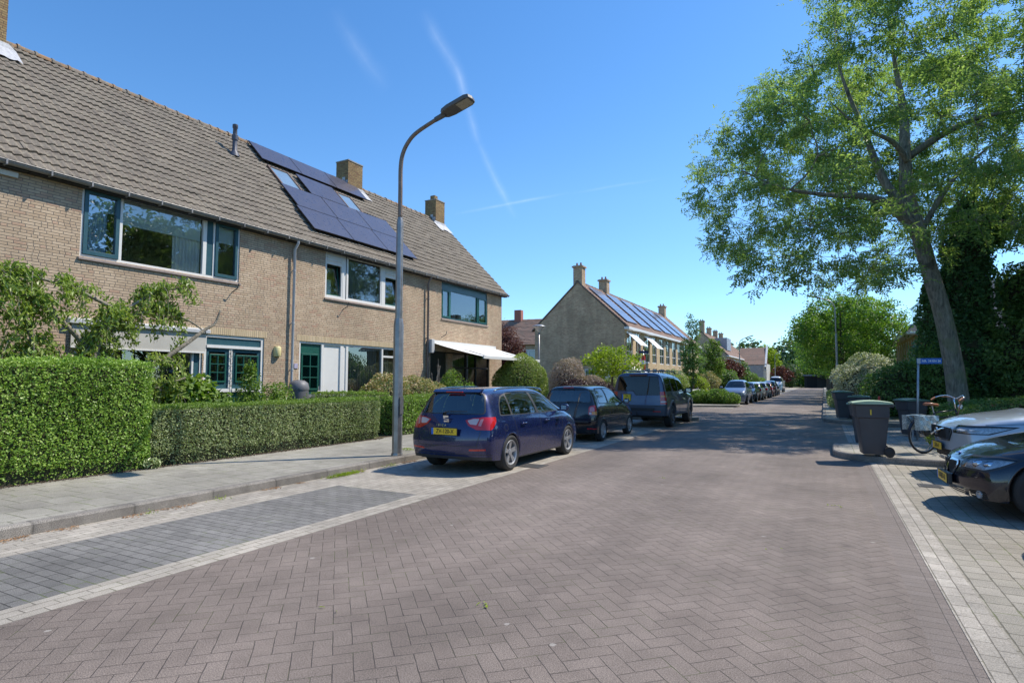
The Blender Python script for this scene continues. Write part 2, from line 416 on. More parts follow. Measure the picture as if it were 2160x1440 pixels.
# contrails in the sky: thin bands along great circles in the world shader
def dirpx(px, py):
    v = Vector(((px-1080)/F_PX, -(py-720)/F_PX, -1.0)); return (cam.rotation_euler.to_matrix() @ v).normalized()
tcw = wnode('ShaderNodeTexCoord')
def vdot(vec):
    n = wnode('ShaderNodeVectorMath', operation='DOT_PRODUCT'); wn.links.new(tcw.outputs['Generated'], n.inputs[0])
    n.inputs[1].default_value = vec; return V(wn, n.outputs['Value'])
def contrail(p0, p1, wid, amt, seed, edge=0.25):
    a, b_ = dirpx(*p0), dirpx(*p1); n = a.cross(b_).normalized(); mid = (a+b_).normalized(); along = n.cross(mid).normalized()
    half = a.angle(b_)/2
    off = noise(wn, tcw.outputs['Generated'], 4.0+seed, 3, 0.6)-0.5
    d = (vdot(n)+off*wid*1.6).abs()
    t = vdot(along)*(1/half)
    w_ = noise(wn, tcw.outputs['Generated'], 9.0+seed*1.7, 4, 0.65)
    band = d.mr(0, wid, 1, 0)
    return band*band*t.abs().mr(1-edge, 1.05, 1, 0)*vdot(mid).gt(0)*w_.mr(0.3, 0.7, 0.35, 1.15)*amt
def build_trails():
    f = contrail((895, 20), (985, 200), 0.017, 0.11, 1, 0.6)+contrail((965, 140), (1010, 300), 0.012, 0.15, 5, 0.5)+contrail((1000, 270), (1085, 460), 0.011, 0.13, 2, 0.6)
    f = f+contrail((700, 20), (820, 190), 0.022, 0.07, 3, 0.8)+contrail((960, 452), (1200, 408), 0.0045, 0.15, 4, 0.8)+contrail((1200, 408), (1400, 376), 0.004, 0.07, 6, 0.8)
    mx = wnode('ShaderNodeMix', data_type='RGBA'); wn.links.new(f.cl().k, mx.inputs[0])
    el = vdot((0, 0, 1.0)).mr(0.0, 0.30, 0, 1)
    tint = mixc(wn, el, (0.56, 0.78, 1.02), (1, 1, 1)); sk = mixc(wn, 1.0, hs.outputs[0], tint, 'MULTIPLY')
    wn.links.new(sk, mx.inputs[6]); mx.inputs[7].default_value = (5.6, 6.3, 7.0, 1)
    wn.links.new(mx.outputs[2], bg.inputs[0])
build_trails()
# ================================================================ ground, street
def sheet(name, poly, z, mat, kind='structure', side=0.0):
    mb = MB(); n = len(poly)
    if side: mb.prism(poly, z-side, z, 'z')
    else: mb.add([(p[0], p[1], z) for p in poly], [tuple(range(n))])
    o = mb.build(name, mat); tag(o, kind=kind); return o
def rect(x0, x1, y0, y1): return [(x0,y0),(x1,y0),(x1,y1),(x0,y1)]
sheet('ground', rect(-900, 900, -300, 1800), -0.03, M_soil)
sheet('road', rect(-4.72, 0.50, -12, 150), 0.0, M_road)
sheet('side_street', rect(-60, -4.72, 26.2, 35.6), -0.004, M_road)
sheet('road_edge_course', rect(0.50, 0.72, -12, 13.5), 0.0, M_edge)
sheet('parking_border', rect(-5.02, -4.72, -12, 26.2), 0.0, M_light)
sheet('parking_bay_paving', rect(-7.2, -5.02, 6.55, 26.2), 0.0, M_light)
sheet('parking_border', rect(0.72, 0.935, -12, 13.5), 0.004, M_light)
sheet('kerb_border', rect(-7.2, -6.5, -12, 6.55), 0.0, M_light)
sheet('dark_parking_bay', rect(-6.5, -5.02, -12, 6.55), 0.0, M_bay)
sheet('far_parking_paving', rect(-7.2, -4.72, 35.6, 150), 0.0, M_light)
sheet('right_parking_paving', rect(0.72, 9, -12, 13.5), 0.0, M_park)
def corner(cx, cy, r, a0, a1, n=10): return [(cx+r*math.cos(R(a0+(a1-a0)*i/n)), cy+r*math.sin(R(a0+(a1-a0)*i/n))) for i in range(n+1)]
# left pavement with its build-out beyond the parking bays, and the kerb round it
kl = [(-7.2, -12)] + [(-7.2, 23.0)] + corner(-6.9, 23.0, 0.3, 180, 90, 4) + [(-5.2, 23.3)] + corner(-5.2, 24.0, 0.75, -75, 60, 8) + [(-6.4, 25.4), (-7.4, 26.0), (-8.5, 26.2), (-60, 26.2)]
def offset(line, d):
    out = []
    for i, p in enumerate(line):
        a = Vector(line[max(i-1, 0)]); b = Vector(line[min(i+1, len(line)-1)]); t = (b-a).normalized()
        out.append((p[0]-t.y*d, p[1]+t.x*d))
    return out
def kerb(name, line, w, side=1):
    inner = offset(line, w*side); mb = MB(); n = len(line)
    c = 0.02
    top_o = offset(line, c*side)
    vs = [(p[0], p[1], -0.02) for p in line]+[(p[0], p[1], 0.10) for p in line]+[(p[0], p[1], 0.122) for p in top_o]+[(p[0], p[1], 0.122) for p in inner]+[(p[0], p[1], 0.0) for p in inner]
    fs = []
    for k in range(4):
        for i in range(n-1): fs.append((k*n+i, k*n+i+1, (k+1)*n+i+1, (k+1)*n+i))
    mb.add(vs, fs); o = mb.build(name, M_kerb); tag(o, kind='structure'); return inner
inn = kerb('kerb', kl, 0.14)
sheet('pavement', inn+[(-60, 20), (-60, 19), (-10.0, 19), (-10.0, -12)], 0.118, M_tile)
sheet('front_garden_soil', rect(-14.1, -10.0, -12, 19), 0.10, M_soil)
# far left pavement
kf = [(-60, 35.6), (-7.9, 35.6)]+corner(-7.9, 37.3, 1.7, -90, -55, 4)+[(-5.2, 36.6)]+corner(-4.95, 37.0, 0.35, -80, 0, 4)+[(-4.6, 38.3), (-4.9, 40.4)]+corner(-6.7, 40.4, 0.5, 90, 180, 4)+[(-7.2, 60), (-7.2, 150)]
inn = kerb('kerb', kf, 0.14, 1)
sheet('pavement', inn+[(-10.0, 150), (-10.0, 40), (-60, 40)], 0.118, M_tile)
sheet('front_garden_soil', rect(-60, -10.0, 40, 150), 0.10, M_soil)
# right: corner island by the parking places, the lane behind it, the next pavement
kr = [(9, 13.05), (2.2, 13.05)]+[(1.2, 13.15)]+corner(1.15, 14.2, 1.03, -90, -180, 10)+corner(0.9, 15.3, 0.78, 180, 90, 8)+[(2.2, 16.15), (9, 16.2)]
inn = kerb('kerb', list(reversed(kr)), 0.13, 1)
sheet('pavement', inn, 0.118, M_tile)
sheet('side_lane', rect(0.50, 14, 13.5, 30), -0.004, M_lane)
kq = [(9, 22.6), (2.6, 23.4)]+corner(2.6, 26.2, 2.7, -92, -178, 10)+[(-0.1, 30), (-0.1, 150)]
inn = kerb('kerb', list(reversed(kq)), 0.14, 1)
sheet('pavement', inn+[(12, 22.7), (12, 150)], 0.118, M_tile)
sheet('verge_soil', [(2.2, 26.2), (14, 24.5), (60, 24.5), (60, 150), (2.2, 150)], 0.135, M_soil)
sheet('verge_soil', [(5.2, 16.3), (30, 13.6), (60, 13.6), (60, 24.5), (14, 24.5), (5.6, 24.0)], 0.02, M_soil)
# gullies and covers
def drain(x, y, w, l, z=0.004):
    mb = MB(); mb.box((x-w/2, y-l/2, z-0.004), (x+w/2, y+l/2, z+0.004), 0)
    n = 7
    for i in range(n):
        yy = y-l/2+l*(i+0.7)/(n+0.4); mb.box((x-w*0.4, yy-l*0.02, z+0.004), (x+w*0.4, yy+l*0.035, z+0.008), 1)
    return mb.build('drain_cover', [plain('iron_cover', (0.07,0.065,0.06), 0.6), plain('iron_cover_bar', (0.16,0.15,0.14), 0.5)])
tag(drain(-4.78, 9.72, 0.42, 0.42), 'small square iron gully grate beside the blue car', 'drain')
tag(drain(-2.1, 22.4, 0.7, 0.6), 'pale iron drain grate in the shaded middle of the brown road', 'drain')
tag(drain(1.35, 10.7, 0.3, 0.3), 'small dark square cover in the beige parking paving', 'drain')
# ================================================================ houses
FX = -14.15                        # front wall plane of the left-hand terrace
EAX, EAZ, RGX, RGZ = -13.96, 5.89, -18.1, 10.15
def wall_x(mb, X0, X1, y0, y1, z0, z1, holes, mi=0):
    """wall slab between planes X0 (outside) and X1, with rectangular openings (y0,y1,z0,z1)"""
    ys = sorted(set([y0, y1]+[h for q in holes for h in q[:2]])); zs = sorted(set([z0, z1]+[h for q in holes for h in q[2:]]))
    ys = [a for a in ys if y0 <= a <= y1]; zs = [a for a in zs if z0 <= a <= z1]
    def solid(a, b, c, d):
        m = ((a+b)/2, (c+d)/2); return not any(q[0] < m[0] < q[1] and q[2] < m[1] < q[3] for q in holes)
    for a, b in zip(ys, ys[1:]):
        for c, d in zip(zs, zs[1:]):
            if solid(a, b, c, d): mb.add([(X0,a,c),(X0,b,c),(X0,b,d),(X0,a,d)], [(0,1,2,3)], mi)
    s = 1 if X0 > X1 else -1
    for a, b, c, d in holes:
        for q in ([(X0,a,c),(X0,a,d),(X1,a,d),(X1,a,c)], [(X0,b,d),(X0,b,c),(X1,b,c),(X1,b,d)], [(X0,a,d),(X0,b,d),(X1,b,d),(X1,a,d)], [(X0,b,c),(X0,a,c),(X1,a,c),(X1,b,c)]):
            mb.add(q, [(0,1,2,3)], mi)
def ring(mb, x0, x1, y0, y1, z0, z1, t, mi=0, tb=None):
    tb = tb or t
    mb.box((x0,y0,z0),(x1,y0+t,z1), mi); mb.box((x0,y1-t,z0),(x1,y1,z1), mi)
    mb.box((x0,y0+t,z0),(x1,y1-t,z0+tb), mi); mb.box((x0,y0+t,z1-t),(x1,y1-t,z1), mi)
def curtain(parent, X, y0, y1, z0, z1, mat, fold=0.09, amp=0.03):
    n = max(6, int((y1-y0)/fold*8)); ph = random.random()*6
    ys = np.linspace(y0, y1, n); xs = X+amp*np.sin(ys/fold*2*math.pi+ph+0.8*np.sin(ys*9+ph))
    mb = MB(); vs = [(x, y, z) for z in (z0, z1) for x, y in zip(xs, ys)]
    mb.add(vs, [(i, i+1, n+i+1, n+i) for i in range(n-1)]); return mb.build('curtain', mat, parent, smooth=True, recalc=False)
def pane(parent, X, y0, y1, z0, z1, mat=None, tilt=0.0):
    mb = MB(); dx = (z1-z0)*math.tan(tilt)
    mb.add([(X,y0,z0),(X,y1,z0),(X-dx,y1,z1),(X-dx,y0,z1)], [(0,1,2,3)]); return mb.build('pane', mat or M_glass, parent, recalc=False)
def room(parent, X, y0, y1, z0, z1, depth=2.2, mat=None):
    mb = MB(); x1 = X-depth
    mb.add([(X,y0,z0),(X,y1,z0),(X,y1,z1),(X,y0,z1),(x1,y0,z0),(x1,y1,z0),(x1,y1,z1),(x1,y0,z1)], [(0,4,5,1),(3,2,6,7),(0,3,7,4),(1,5,6,2),(4,7,6,5)])
    return mb.build('room', mat or M_room, parent)
# --- roof of pantiles: one displaced sheet per course with a real step at each lower edge
def tile_roof(parent, ya, yb, ex=EAX, ez=EAZ, rx=RGX, rz=RGZ, mat=None, tw=0.163, cl=0.292, name='roof', res=8, back=True):
    sl = math.hypot(ex-rx, rz-ez); ux, uz = (rx-ex)/sl, (rz-ez)/sl; nx, nz = uz, -ux
    if nz < 0: nx, nz = -nx, -nz
    nc = int(round(sl/cl)); cl = sl/nc; n0 = math.floor(ya/tw); cols = int(math.ceil((yb-ya)/tw*res))+1
    ys = np.linspace(ya, yb, cols); t = (ys/tw) % 1.0
    prof = np.where(t < 0.8, 0.030*np.sin(np.clip(t/0.8, 0, 1)*math.pi/2)**2.0, 0.030*np.cos((t-0.8)/0.2*math.pi/2)**1.5)-0.008
    Vs, Fs = [], []; k = 0
    for c in range(nc):
        jit = np.repeat(rng.normal(0, 0.0045, cols//(2*res)+2), 2*res)[:cols]
        s0, s1 = c*cl-0.02, (c+1)*cl
        rows = [(s0, -0.005), (s0, 0.036), (s0+0.01, 0.042), ((s0+s1)/2, 0.026), (s1, 0.004)]
        for s, h in rows:
            hh = h+prof+jit*(1 if h > 0 else 0)
            ss = s+jit*0.6
            if h < 0: hh = hh-0.0
            Vs.append(np.stack([ex+ux*ss+nx*hh, ys, ez+uz*ss+nz*hh], 1))
        for r in range(4):
            b = k+r*cols; i = np.arange(cols-1)
            Fs.append(np.stack([b+i, b+i+1, b+cols+i+1, b+cols+i], 1))
        k += 5*cols
    o = arrmesh(name, np.concatenate(Vs), np.concatenate(Fs), mat or M_tiles, parent, smooth=True)
    try: o.data.set_sharp_from_angle(angle=R(45))
    except Exception: pass
    return o
def ridge_caps(parent, ya, yb, x=RGX, z=RGZ, mat=None, L=0.38):
    mb = MB(); y = ya; prof = []
    while y < yb-0.05:
        e = min(y+L, yb); r0, r1 = 0.125+random.uniform(-.006,.006), 0.108
        dz = random.uniform(-.008, .008)
        for r, yy in ((r0, y), (r0-0.005, y+0.05), (r1, e+0.03)): pass
        n = 8; vs = []
        for yy, r in ((y, r0), (y+0.06, r0), (y+0.065, r0-0.02), (e+0.02, r1)):
            for j in range(n+1):
                a = math.pi*(-0.08+1.16*j/n); vs.append((x+r*math.cos(a)*1.15, yy, z-0.03+dz+r*math.sin(a)))
        fs = [(i*(n+1)+j, i*(n+1)+j+1, (i+1)*(n+1)+j+1, (i+1)*(n+1)+j) for i in range(3) for j in range(n)]
        mb.add(vs, fs); y = e
    o = mb.build('ridge', mat or M_ridge, parent, smooth=True, angle=R(40)); return o
def chimney(parent, x0, x1, y0, y1, z0, z1, mat, pot=None, flash=True):
    mb = MB(); mb.box((x0,y0,z0),(x1,y1,z1-0.0)); o = mb.build('chimney', mat, parent)
    mb = MB(); mb.box((x0-0.02,y0-0.02,z1),(x1+0.02,y1+0.02,z1+0.05)); c = mb.build('cap', M_conc, o)
    if pot:
        mb = MB(); mb.box((pot[0],pot[1],z1+0.05),(pot[0]+pot[2],pot[1]+pot[2],z1+0.05+pot[3])); mb.build('pot', M_brick_ch if len(pot) < 5 else pot[4], o)
    if flash:
        mb = MB(); zr = lambda x: RGZ-(x-RGX)*(RGZ-EAZ)/(EAX-RGX)+0.06
        for i in range(5):   # stepped flashing on the near side, apron below
            xa = x1-0.02-0.15*i
            if xa-0.15 < RGX-0.02: break
            mb.box((xa-0.16, y0-0.008-0.001*(i%2), zr(xa)-0.06), (xa, y0-0.002, zr(xa-0.16)+0.16))
        a = x1+0.005; b_ = x1+0.42
        n = 14; vs = []
        for j in range(n+1):
            yy = y0-0.2+(y1-y0+0.4)*j/n; w = random.uniform(-.06,.06)
            vs += [(x1+0.012, min(max(yy, y0-0.05), y1+0.05), zr(x1)+0.14), (x1+0.03, yy, zr(x1+0.03)+0.045), (b_+w, yy, zr(b_+w)+0.05)]
        mb.add(vs, [(3*j+k, 3*j+k+1, 3*j+k+4, 3*j+k+3) for j in range(n) for k in range(2)])
        mb.build('flashing', M_lead, o)
    return o
def gutter(parent, ya, yb, x=EAX+0.04, z=EAZ-0.03, mat=None):
    mb = MB(); n = 8; vs = []
    for y in (ya, yb):
        for j in range(n+1):
            a = math.pi+math.pi*j/n; vs.append((x+0.075*math.cos(a), y, z+0.075*math.sin(a)))
        for j in range(n, -1, -1):
            a = math.pi+math.pi*j/n; vs.append((x+0.066*math.cos(a), y, z+0.066*math.sin(a)))
    m = 2*(n+1); mb.add(vs, [(j, (j+1) % m, m+(j+1) % m, m+j) for j in range(m)])
    mb.tube([(x+0.078, ya, z+0.004), (x+0.078, yb, z+0.004)], 0.011, 6)
    yy = ya+0.3
    while yy < yb-0.1:
        mb.box((x-0.06, yy, z-0.093), (x+0.085, yy+0.03, z-0.076)); mb.box((x+0.076, yy, z-0.08), (x+0.09, yy+0.03, z+0.02)); yy += 0.75
    return mb.build('gutter', mat or M_gutter, parent, smooth=True, angle=R(45))
def downpipe(parent, y, ztop, zbot, mat, x=FX+0.10, r=0.042):
    mb = MB(); mb.tube([(EAX+0.05, y, EAZ-0.08), (EAX+0.05, y, EAZ-0.16), (x, y, EAZ-0.34), (x, y, zbot)], r, 12)
    for z in (4.9, 3.3, 1.9):
        if z > zbot: mb.lathe([(r+0.001, -0.02), (r+0.009, -0.02), (r+0.009, 0.02), (r+0.001, 0.02)], 12, (x, y, z)); mb.box((FX, y-0.012, z-0.012), (x, y+0.012, z+0.012))
    return mb.build('downpipe', mat, parent, smooth=True, angle=R(40))
def house(name, label, ya, yb, holes, end=False):
    h = empty(name, label, 'house', (0, 0, 0), group='row of joined brick houses')
    mb = MB(); wall_x(mb, FX, FX-0.11, ya, yb, 0.0, EAZ+0.12, holes)
    if end:
        xb = 2*RGX-FX
        mb.add([(FX,yb,0),(xb,yb,0),(xb,yb,EAZ+0.1),(RGX,yb,RGZ-0.06),(FX,yb,EAZ+0.1)], [(0,1,2,3,4)])
    mb.build('wall', M_brick, h)
    mb = MB(); mb.box((FX-0.13-0.25, ya, 2.95), (FX-0.125, yb, 3.6)); mb.build('inner_wall', M_dark, h)
    xb = 2*RGX-FX; mb = MB()
    if not end: mb.box((xb, ya, 0), (xb+0.1, yb, EAZ)); 
    else: mb.box((xb, ya, 0), (xb+0.1, yb-0.001, EAZ))
    mb.build('back_wall', M_brick, h)
    yr = yb+(0.28 if end else 0)
    tile_roof(h, ya, yr); ridge_caps(h, ya, yr)
    mb = MB(); mb.add([(RGX, ya, RGZ), (RGX, yr, RGZ), (2*RGX-EAX, yr, EAZ), (2*RGX-EAX, ya, EAZ)], [(0,1,2,3)])
    mb.add([(RGX+0.02, ya, RGZ-0.07), (RGX+0.02, yr-0.01, RGZ-0.07), (EAX+0.0, yr-0.01, EAZ-0.06), (EAX+0.0, ya, EAZ-0.06)], [(0,1,2,3)])
    if end:
        for s in (1, -1):
            f = lambda x: x if s == 1 else 2*RGX-x
            mb.add([(f(RGX), yr-0.015, RGZ+0.02), (f(EAX), yr-0.015, EAZ+0.02), (f(EAX), yr-0.015, EAZ-0.1), (f(RGX), yr-0.015, RGZ-0.12)], [(0,1,2,3)])
    mb.build('roof_underside', plain('dark_soffit', (0.10,0.085,0.07), 0.8), h)
    mb = MB(); mb.box((FX+0.003, ya, EAZ-0.125), (EAX-0.02, yr-0.02, EAZ-0.09)); mb.build('eaves_shade_board', plain('eaves_shadow', (0.03,0.028,0.026), 0.7), h)  # thin board coloured near black for the shadow under the gutter
    gutter(h, ya, yr)
    return h
def window(h, y0, y1, z0, z1, name='window', X=FX-0.03, fm=None, t=0.055, depth=0.09, sill=True, rm=True):
    mb = MB(); ring(mb, X-depth, X, y0, y1, z0, z1, t); o = mb.build(name, fm or M_white, h, bevel=0.004)
    if sill:
        mb = MB(); mb.prism([(X-0.02, z0-0.001), (FX+0.05, z0-0.035), (FX+0.05, z0-0.075), (FX+0.002, z0-0.085), (FX-0.02, z0-0.05)], y0-0.03, y1+0.03, 'y')
        mb.build('sill', plain('stone_sill', (0.30,0.245,0.22), 0.8, var=0.2, scale=8), o)
    if rm: room(o, X-depth-0.03, y0-0.3, y1+0.3, z0-0.4, z1+0.12)
    return o
def mull(o, X, y, z0, z1, w=0.06, depth=0.09, mat=None, name='mullion'):
    mb = MB(); mb.box((X-depth+0.003, y-w/2, z0), (X-0.003, y+w/2, z1)); return mb.build(name, mat or M_white, o, bevel=0.003)
def sash(o, X, y0, y1, z0, z1, mat, t=0.075, out=0.02, glass=None, tilt=0.0, bars=None, barw=0.025):
    mb = MB(); ring(mb, X-0.05, X+out, y0, y1, z0, z1, t, 0, t*1.15)
    if bars:
        ny, nz = bars
        for i in range(1, ny): yy = y0+t+(y1-y0-2*t)*i/ny; mb.box((X-0.03, yy-barw/2, z0+t*1.15), (X+0.012, yy+barw/2, z1-t))
        for i in range(1, nz): zz = z0+t+(z1-z0-2*t)*i/nz; mb.box((X-0.029, y0+t, zz-barw/2), (X+0.014, y1-t, zz+barw/2))
    if tilt:
        M_ = Matrix.Translation((X-0.05, 0, z0)) @ Matrix.Rotation(-tilt, 4, 'Y') @ Matrix.Translation((-(X-0.05), 0, -z0))
        mb.v = [tuple(M_ @ Vector(p)) for p in mb.v]
    s = mb.build('sash', mat, o, bevel=0.004)
    pane(o, X-0.02, y0+t-0.01, y1-t+0.01, z0+t, z1-t+0.01, glass, tilt); return s
# ---------------- house 0 (partly out of frame)
h0 = house('terraced_house', 'brick terraced house at the left edge of the photo behind the weeping tree', -1.3, 5.45, [(0.2, 3.2, 1.0, 2.75)])
o = window(h0, 0.2, 3.2, 1.0, 2.75); pane(o, FX-0.07, 0.25, 3.15, 1.05, 2.7)
mb = MB(); mb.box((FX+0.004, 3.0, 5.62), (FX+0.06, 5.30, 5.72)); mb.build('lintel_board', M_cream, h0)
chimney(h0, -18.45, -17.75, 5.36, 6.27, 9.3, 11.9, M_brick_ch)
# ---------------- house 1: wide upper window, green door
h1 = house('terraced_house', 'brick terraced house with wide blue-framed upper window and green panelled door', 5.45, 12.2,
           [(6.47, 10.37, 4.28, 5.84), (6.47, 9.38, 0.9, 2.8), (9.42, 11.25, 0.1, 2.8)])
X = FX-0.03
o = window(h1, 6.47, 10.37, 4.28, 5.84)
mull(o, X, 7.30, 4.34, 5.78, 0.07); mull(o, X, 9.36, 4.34, 5.78, 0.10); mull(o, X, 9.62, 4.34, 5.78, 0.05)
mb = MB(); mb.box((X-0.05, 9.42, 4.34), (X-0.02, 9.59, 5.78)); mb.build('panel', M_teal, o)
sash(o, X, 6.53, 7.26, 4.34, 5.78, M_teal, 0.08, 0.03, M_glass_b); pane(o, X-0.05, 7.34, 9.30, 4.34, 5.78)
sash(o, X, 9.65, 10.31, 4.34, 5.78, M_teal, 0.075, 0.03)
mb = MB(); mb.box((X-0.10, 7.36, 5.22), (X-0.095, 9.28, 5.78)); mb.box((X-0.105, 7.36, 5.20), (X-0.09, 9.28, 5.219)); mb.build('blind', M_blind, o)
mb = MB(); mb.box((X-0.12, 6.6, 5.38), (X-0.115, 7.2, 5.78)); mb.build('blind', M_blind, o)
mb = MB(); mb.box((X-0.12, 9.7, 5.30), (X-0.115, 10.26, 5.78)); mb.build('blind', M_blind, o)
curtain(o, X-0.13, 6.57, 7.05, 4.33, 5.78, M_curt); curtain(o, X-0.13, 8.58, 9.28, 4.33, 5.78, M_curt)
# ground floor window with outside roller screen
o = window(h1, 6.47, 9.38, 0.9, 2.8); mull(o, X, 7.2, 0.96, 2.74); mull(o, X, 9.14, 0.96, 2.74, 0.05)
pane(o, X-0.05, 6.5, 7.17, 0.96, 2.74); pane(o, X-0.05, 7.23, 9.11, 0.96, 2.74); mb = MB(); mb.box((X-0.05, 9.17, 0.96), (X-0.02, 9.32, 2.74)); mb.build('panel', M_teal, o)
mb = MB(); mb.prism([(FX+0.002, 2.80), (FX+0.13, 2.80), (FX+0.13, 2.88), (FX+0.002, 2.93)], 6.3, 9.5, 'y')
s_ = mb.build('roller_screen_box', plain('pale_grey_box', (0.52,0.53,0.54), 0.4), h1, bevel=0.006)
mb = MB(); mb.box((FX+0.06, 6.36, 2.31), (FX+0.064, 9.42, 2.8)); mb.build('screen_cloth', plain('beige_screen_cloth', (0.50,0.48,0.43), 0.8), s_)
mb = MB(); mb.box((FX+0.05, 6.36, 2.28), (FX+0.08, 9.42, 2.312)); mb.build('bottom_bar', M_white, s_)
# door group
o = window(h1, 9.42, 11.25, 0.1, 2.8, 'door_frame', t=0.08, sill=False)
mb = MB(); mb.box((X-0.07, 9.5, 2.52), (X-0.03, 11.17, 2.72)); mb.build('transom_panel', M_teal, o)
mb = MB(); mb.box((X-0.09, 9.5, 2.44), (X+0.025, 11.17, 2.52)); mb.box((X-0.088, 10.17, 0.1), (X-0.004, 10.27, 2.44)); mb.box((X-0.09, 9.5, 1.27), (X+0.02, 10.17, 1.36)); mb.box((X-0.09, 10.27, 1.27), (X+0.02, 11.17, 1.36)); mb.build('mullion', M_white, o, bevel=0.004)
def green_leaf(y0, y1, ncol):
    mb = MB(); z0 = 1.36; z1 = 2.44
    ring(mb, X-0.07, X-0.03, y0, y1, z0, z1, 0.10, 0, 0.17)
    d = mb.build('panelled_frame', M_teal, o)
    sash(o, X-0.01, y0+0.1, y1-0.08, z0+0.17, z1-0.16, M_green, 0.04, 0.015, None, 0, (ncol, 3), 0.025)
    mb = MB(); mb.box((X-0.07, y0, 0.12), (X-0.045, y1, 1.27))
    n = int((y1-y0-0.14)/0.075)
    for i in range(n): mb.lathe([(0.03, 0.2), (0.03, 1.15)], 6, (X-0.045, y0+0.1+0.075*i, 0))
    mb.build('ribbed_panel', M_green, o, smooth=True, angle=R(50))
green_leaf(9.5, 10.17, 2); green_leaf(10.27, 11.17, 3)
mb = MB()   # iron climbing bracket on the middle post
for k in range(5):
    zc = 2.3-0.2*k; pts = [(X+0.03, 10.22+0.05*math.sin(a)*(1-a/9), zc+0.08*math.cos(a)) for a in [i*0.5 for i in range(12)]]; mb.tube(pts, 0.008, 5)
mb.tube([(X+0.03, 10.19, 1.2), (X+0.03, 10.19, 2.42)], 0.007, 5); mb.build('iron_scroll', M_pipe_d, o)
mb = MB(); mb.box((FX+0.0, 5.9, 2.80), (FX+0.005, 11.35, 2.98)); mb.build('lintel_course', M_soldier, h1)
lamp = MB(); lamp.lathe([(0.0,0.0),(0.1,0.0),(0.115,0.03),(0.115,0.26),(0.09,0.30),(0.0,0.30)], 16, (FX+0.02, 11.68, 2.28)); w_ = lamp.build('wall_lamp', plain('cream_lamp', (0.72,0.62,0.30), 0.4), h1, smooth=True, angle=R(50))
downpipe(h1, 12.17, 5.7, 1.45, M_pvc)
mb = MB(); mb.tube([(FX, 9.55+0.62, 3.98), (FX+0.20, 10.17+0.02, 4.08), (FX+0.25, 10.17+0.02, 4.22)], 0.014, 6); mb.build('flag_bracket', M_pipe_d, h1)
# ---------------- house 2: white windows, solar panels
h2 = house('terraced_house', 'brick terraced house with solar panels, white window frames and glazed green front door', 12.2, 18.95,
           [(13.5, 17.4, 4.28, 5.84), (12.52, 17.4, 0.1, 2.8)])
o = window(h2, 13.5, 17.4, 4.28, 5.84, t=0.05)
mull(o, X, 14.42, 4.33, 5.79, 0.22); mull(o, X+0.012, 14.46, 4.33, 5.79, 0.02, mat=M_dark, name='joint'); mull(o, X, 16.34, 4.33, 5.79, 0.16)
pane(o, X-0.05, 14.54, 16.25, 4.38, 5.68)
mb = MB(); ring(mb, X-0.06, X-0.012, 14.53, 16.26, 4.33, 5.79, 0.05)
for a, b in ((13.55, 14.31), (16.42, 17.35)):
    mb.box((X-0.06, a, 5.45), (X-0.01, b, 5.79)); mb.box((X-0.012, a+0.05, 5.52), (X+0.02, b-0.05, 5.55)); mb.box((X-0.012, a+0.05, 5.60), (X+0.012, b-0.05, 5.66))
    ring(mb, X-0.07, X-0.011, a, b, 4.33, 5.449, 0.05)
mb.build('vent_frame', M_white, o, bevel=0.003)
for a, b in ((13.60, 14.26), (16.47, 17.30)):
    sash(o, X-0.06, a, b, 4.38, 5.42, M_green, 0.035, 0.0, None, 0.13)
mb = MB(); mb.box((X-0.35, 13.6, 4.38), (X-0.345, 14.1, 4.95)); mb.build('blind', M_blind, o)
curtain(o, X-0.2, 14.55, 16.2, 4.30, 5.78, M_curt_g, 0.07, 0.02)
mb = MB(); mb.box((X-0.16, 14.6, 4.3), (X-0.155, 14.95, 5.7)); mb.build('blind', M_curt_g, o)
o = window(h2, 12.52, 17.4, 0.1, 2.8, 'door_frame', t=0.07, sill=False)
mb = MB()
for y, w in ((13.49, 0.10), (14.34, 0.14), (14.58, 0.10), (16.36, 0.08)): mb.box((X-0.088, y-w/2, 0.1), (X-0.002, y+w/2, 2.73))
mb.box((X-0.06, 14.41, 0.1), (X-0.03, 14.53, 2.73)); mb.box((X-0.088, 14.63, 0.86), (X-0.002, 16.32, 0.93)); mb.box((X-0.088, 16.40, 0.86), (X-0.002, 17.33, 0.93)); mb.box((X-0.088, 16.40, 2.42), (X-0.002, 17.33, 2.49))
mb.build('mullion', M_white, o, bevel=0.004)
mb = MB(); mb.box((X-0.075, 12.59, 0.12), (X-0.05, 13.44, 2.73)); d = mb.build('door', M_green, o)
sash(o, X-0.03, 12.66, 13.36, 1.28, 2.42, M_green, 0.05, 0.01, glass_mat('frosted_glass', (0.55,0.68,0.66), 0.15, 0.3), 0, (2, 3), 0.03)
mb = MB(); mb.box((X-0.042, 12.75, 1.05), (X-0.03, 13.27, 1.15)); mb.build('letter_flap', M_zinc, d)
mb = MB(); mb.tube([(X-0.03, 13.40, 1.25), (X+0.02, 13.40, 1.25), (X+0.02, 13.30, 1.25)], 0.012, 6); mb.box((X-0.05, 13.37, 1.1), (X-0.035, 13.43, 1.4)); mb.build('handle', M_zinc, d)
mb = MB(); mb.box((X-0.07, 13.54, 0.12), (X-0.045, 14.27, 2.73)); mb.build('panel', M_white, o)
mb = MB(); mb.box((X-0.085, 14.63, 0.12), (X-0.05, 16.32, 0.86)); mb.box((X-0.085, 16.40, 0.12), (X-0.05, 17.33, 0.86)); mb.build('panel', M_white, o)
pane(o, X-0.06, 14.63, 16.32, 0.93, 2.73); pane(o, X-0.06, 16.40, 17.33, 0.93, 2.42); pane(o, X-0.06, 16.40, 17.33, 2.49, 2.73)
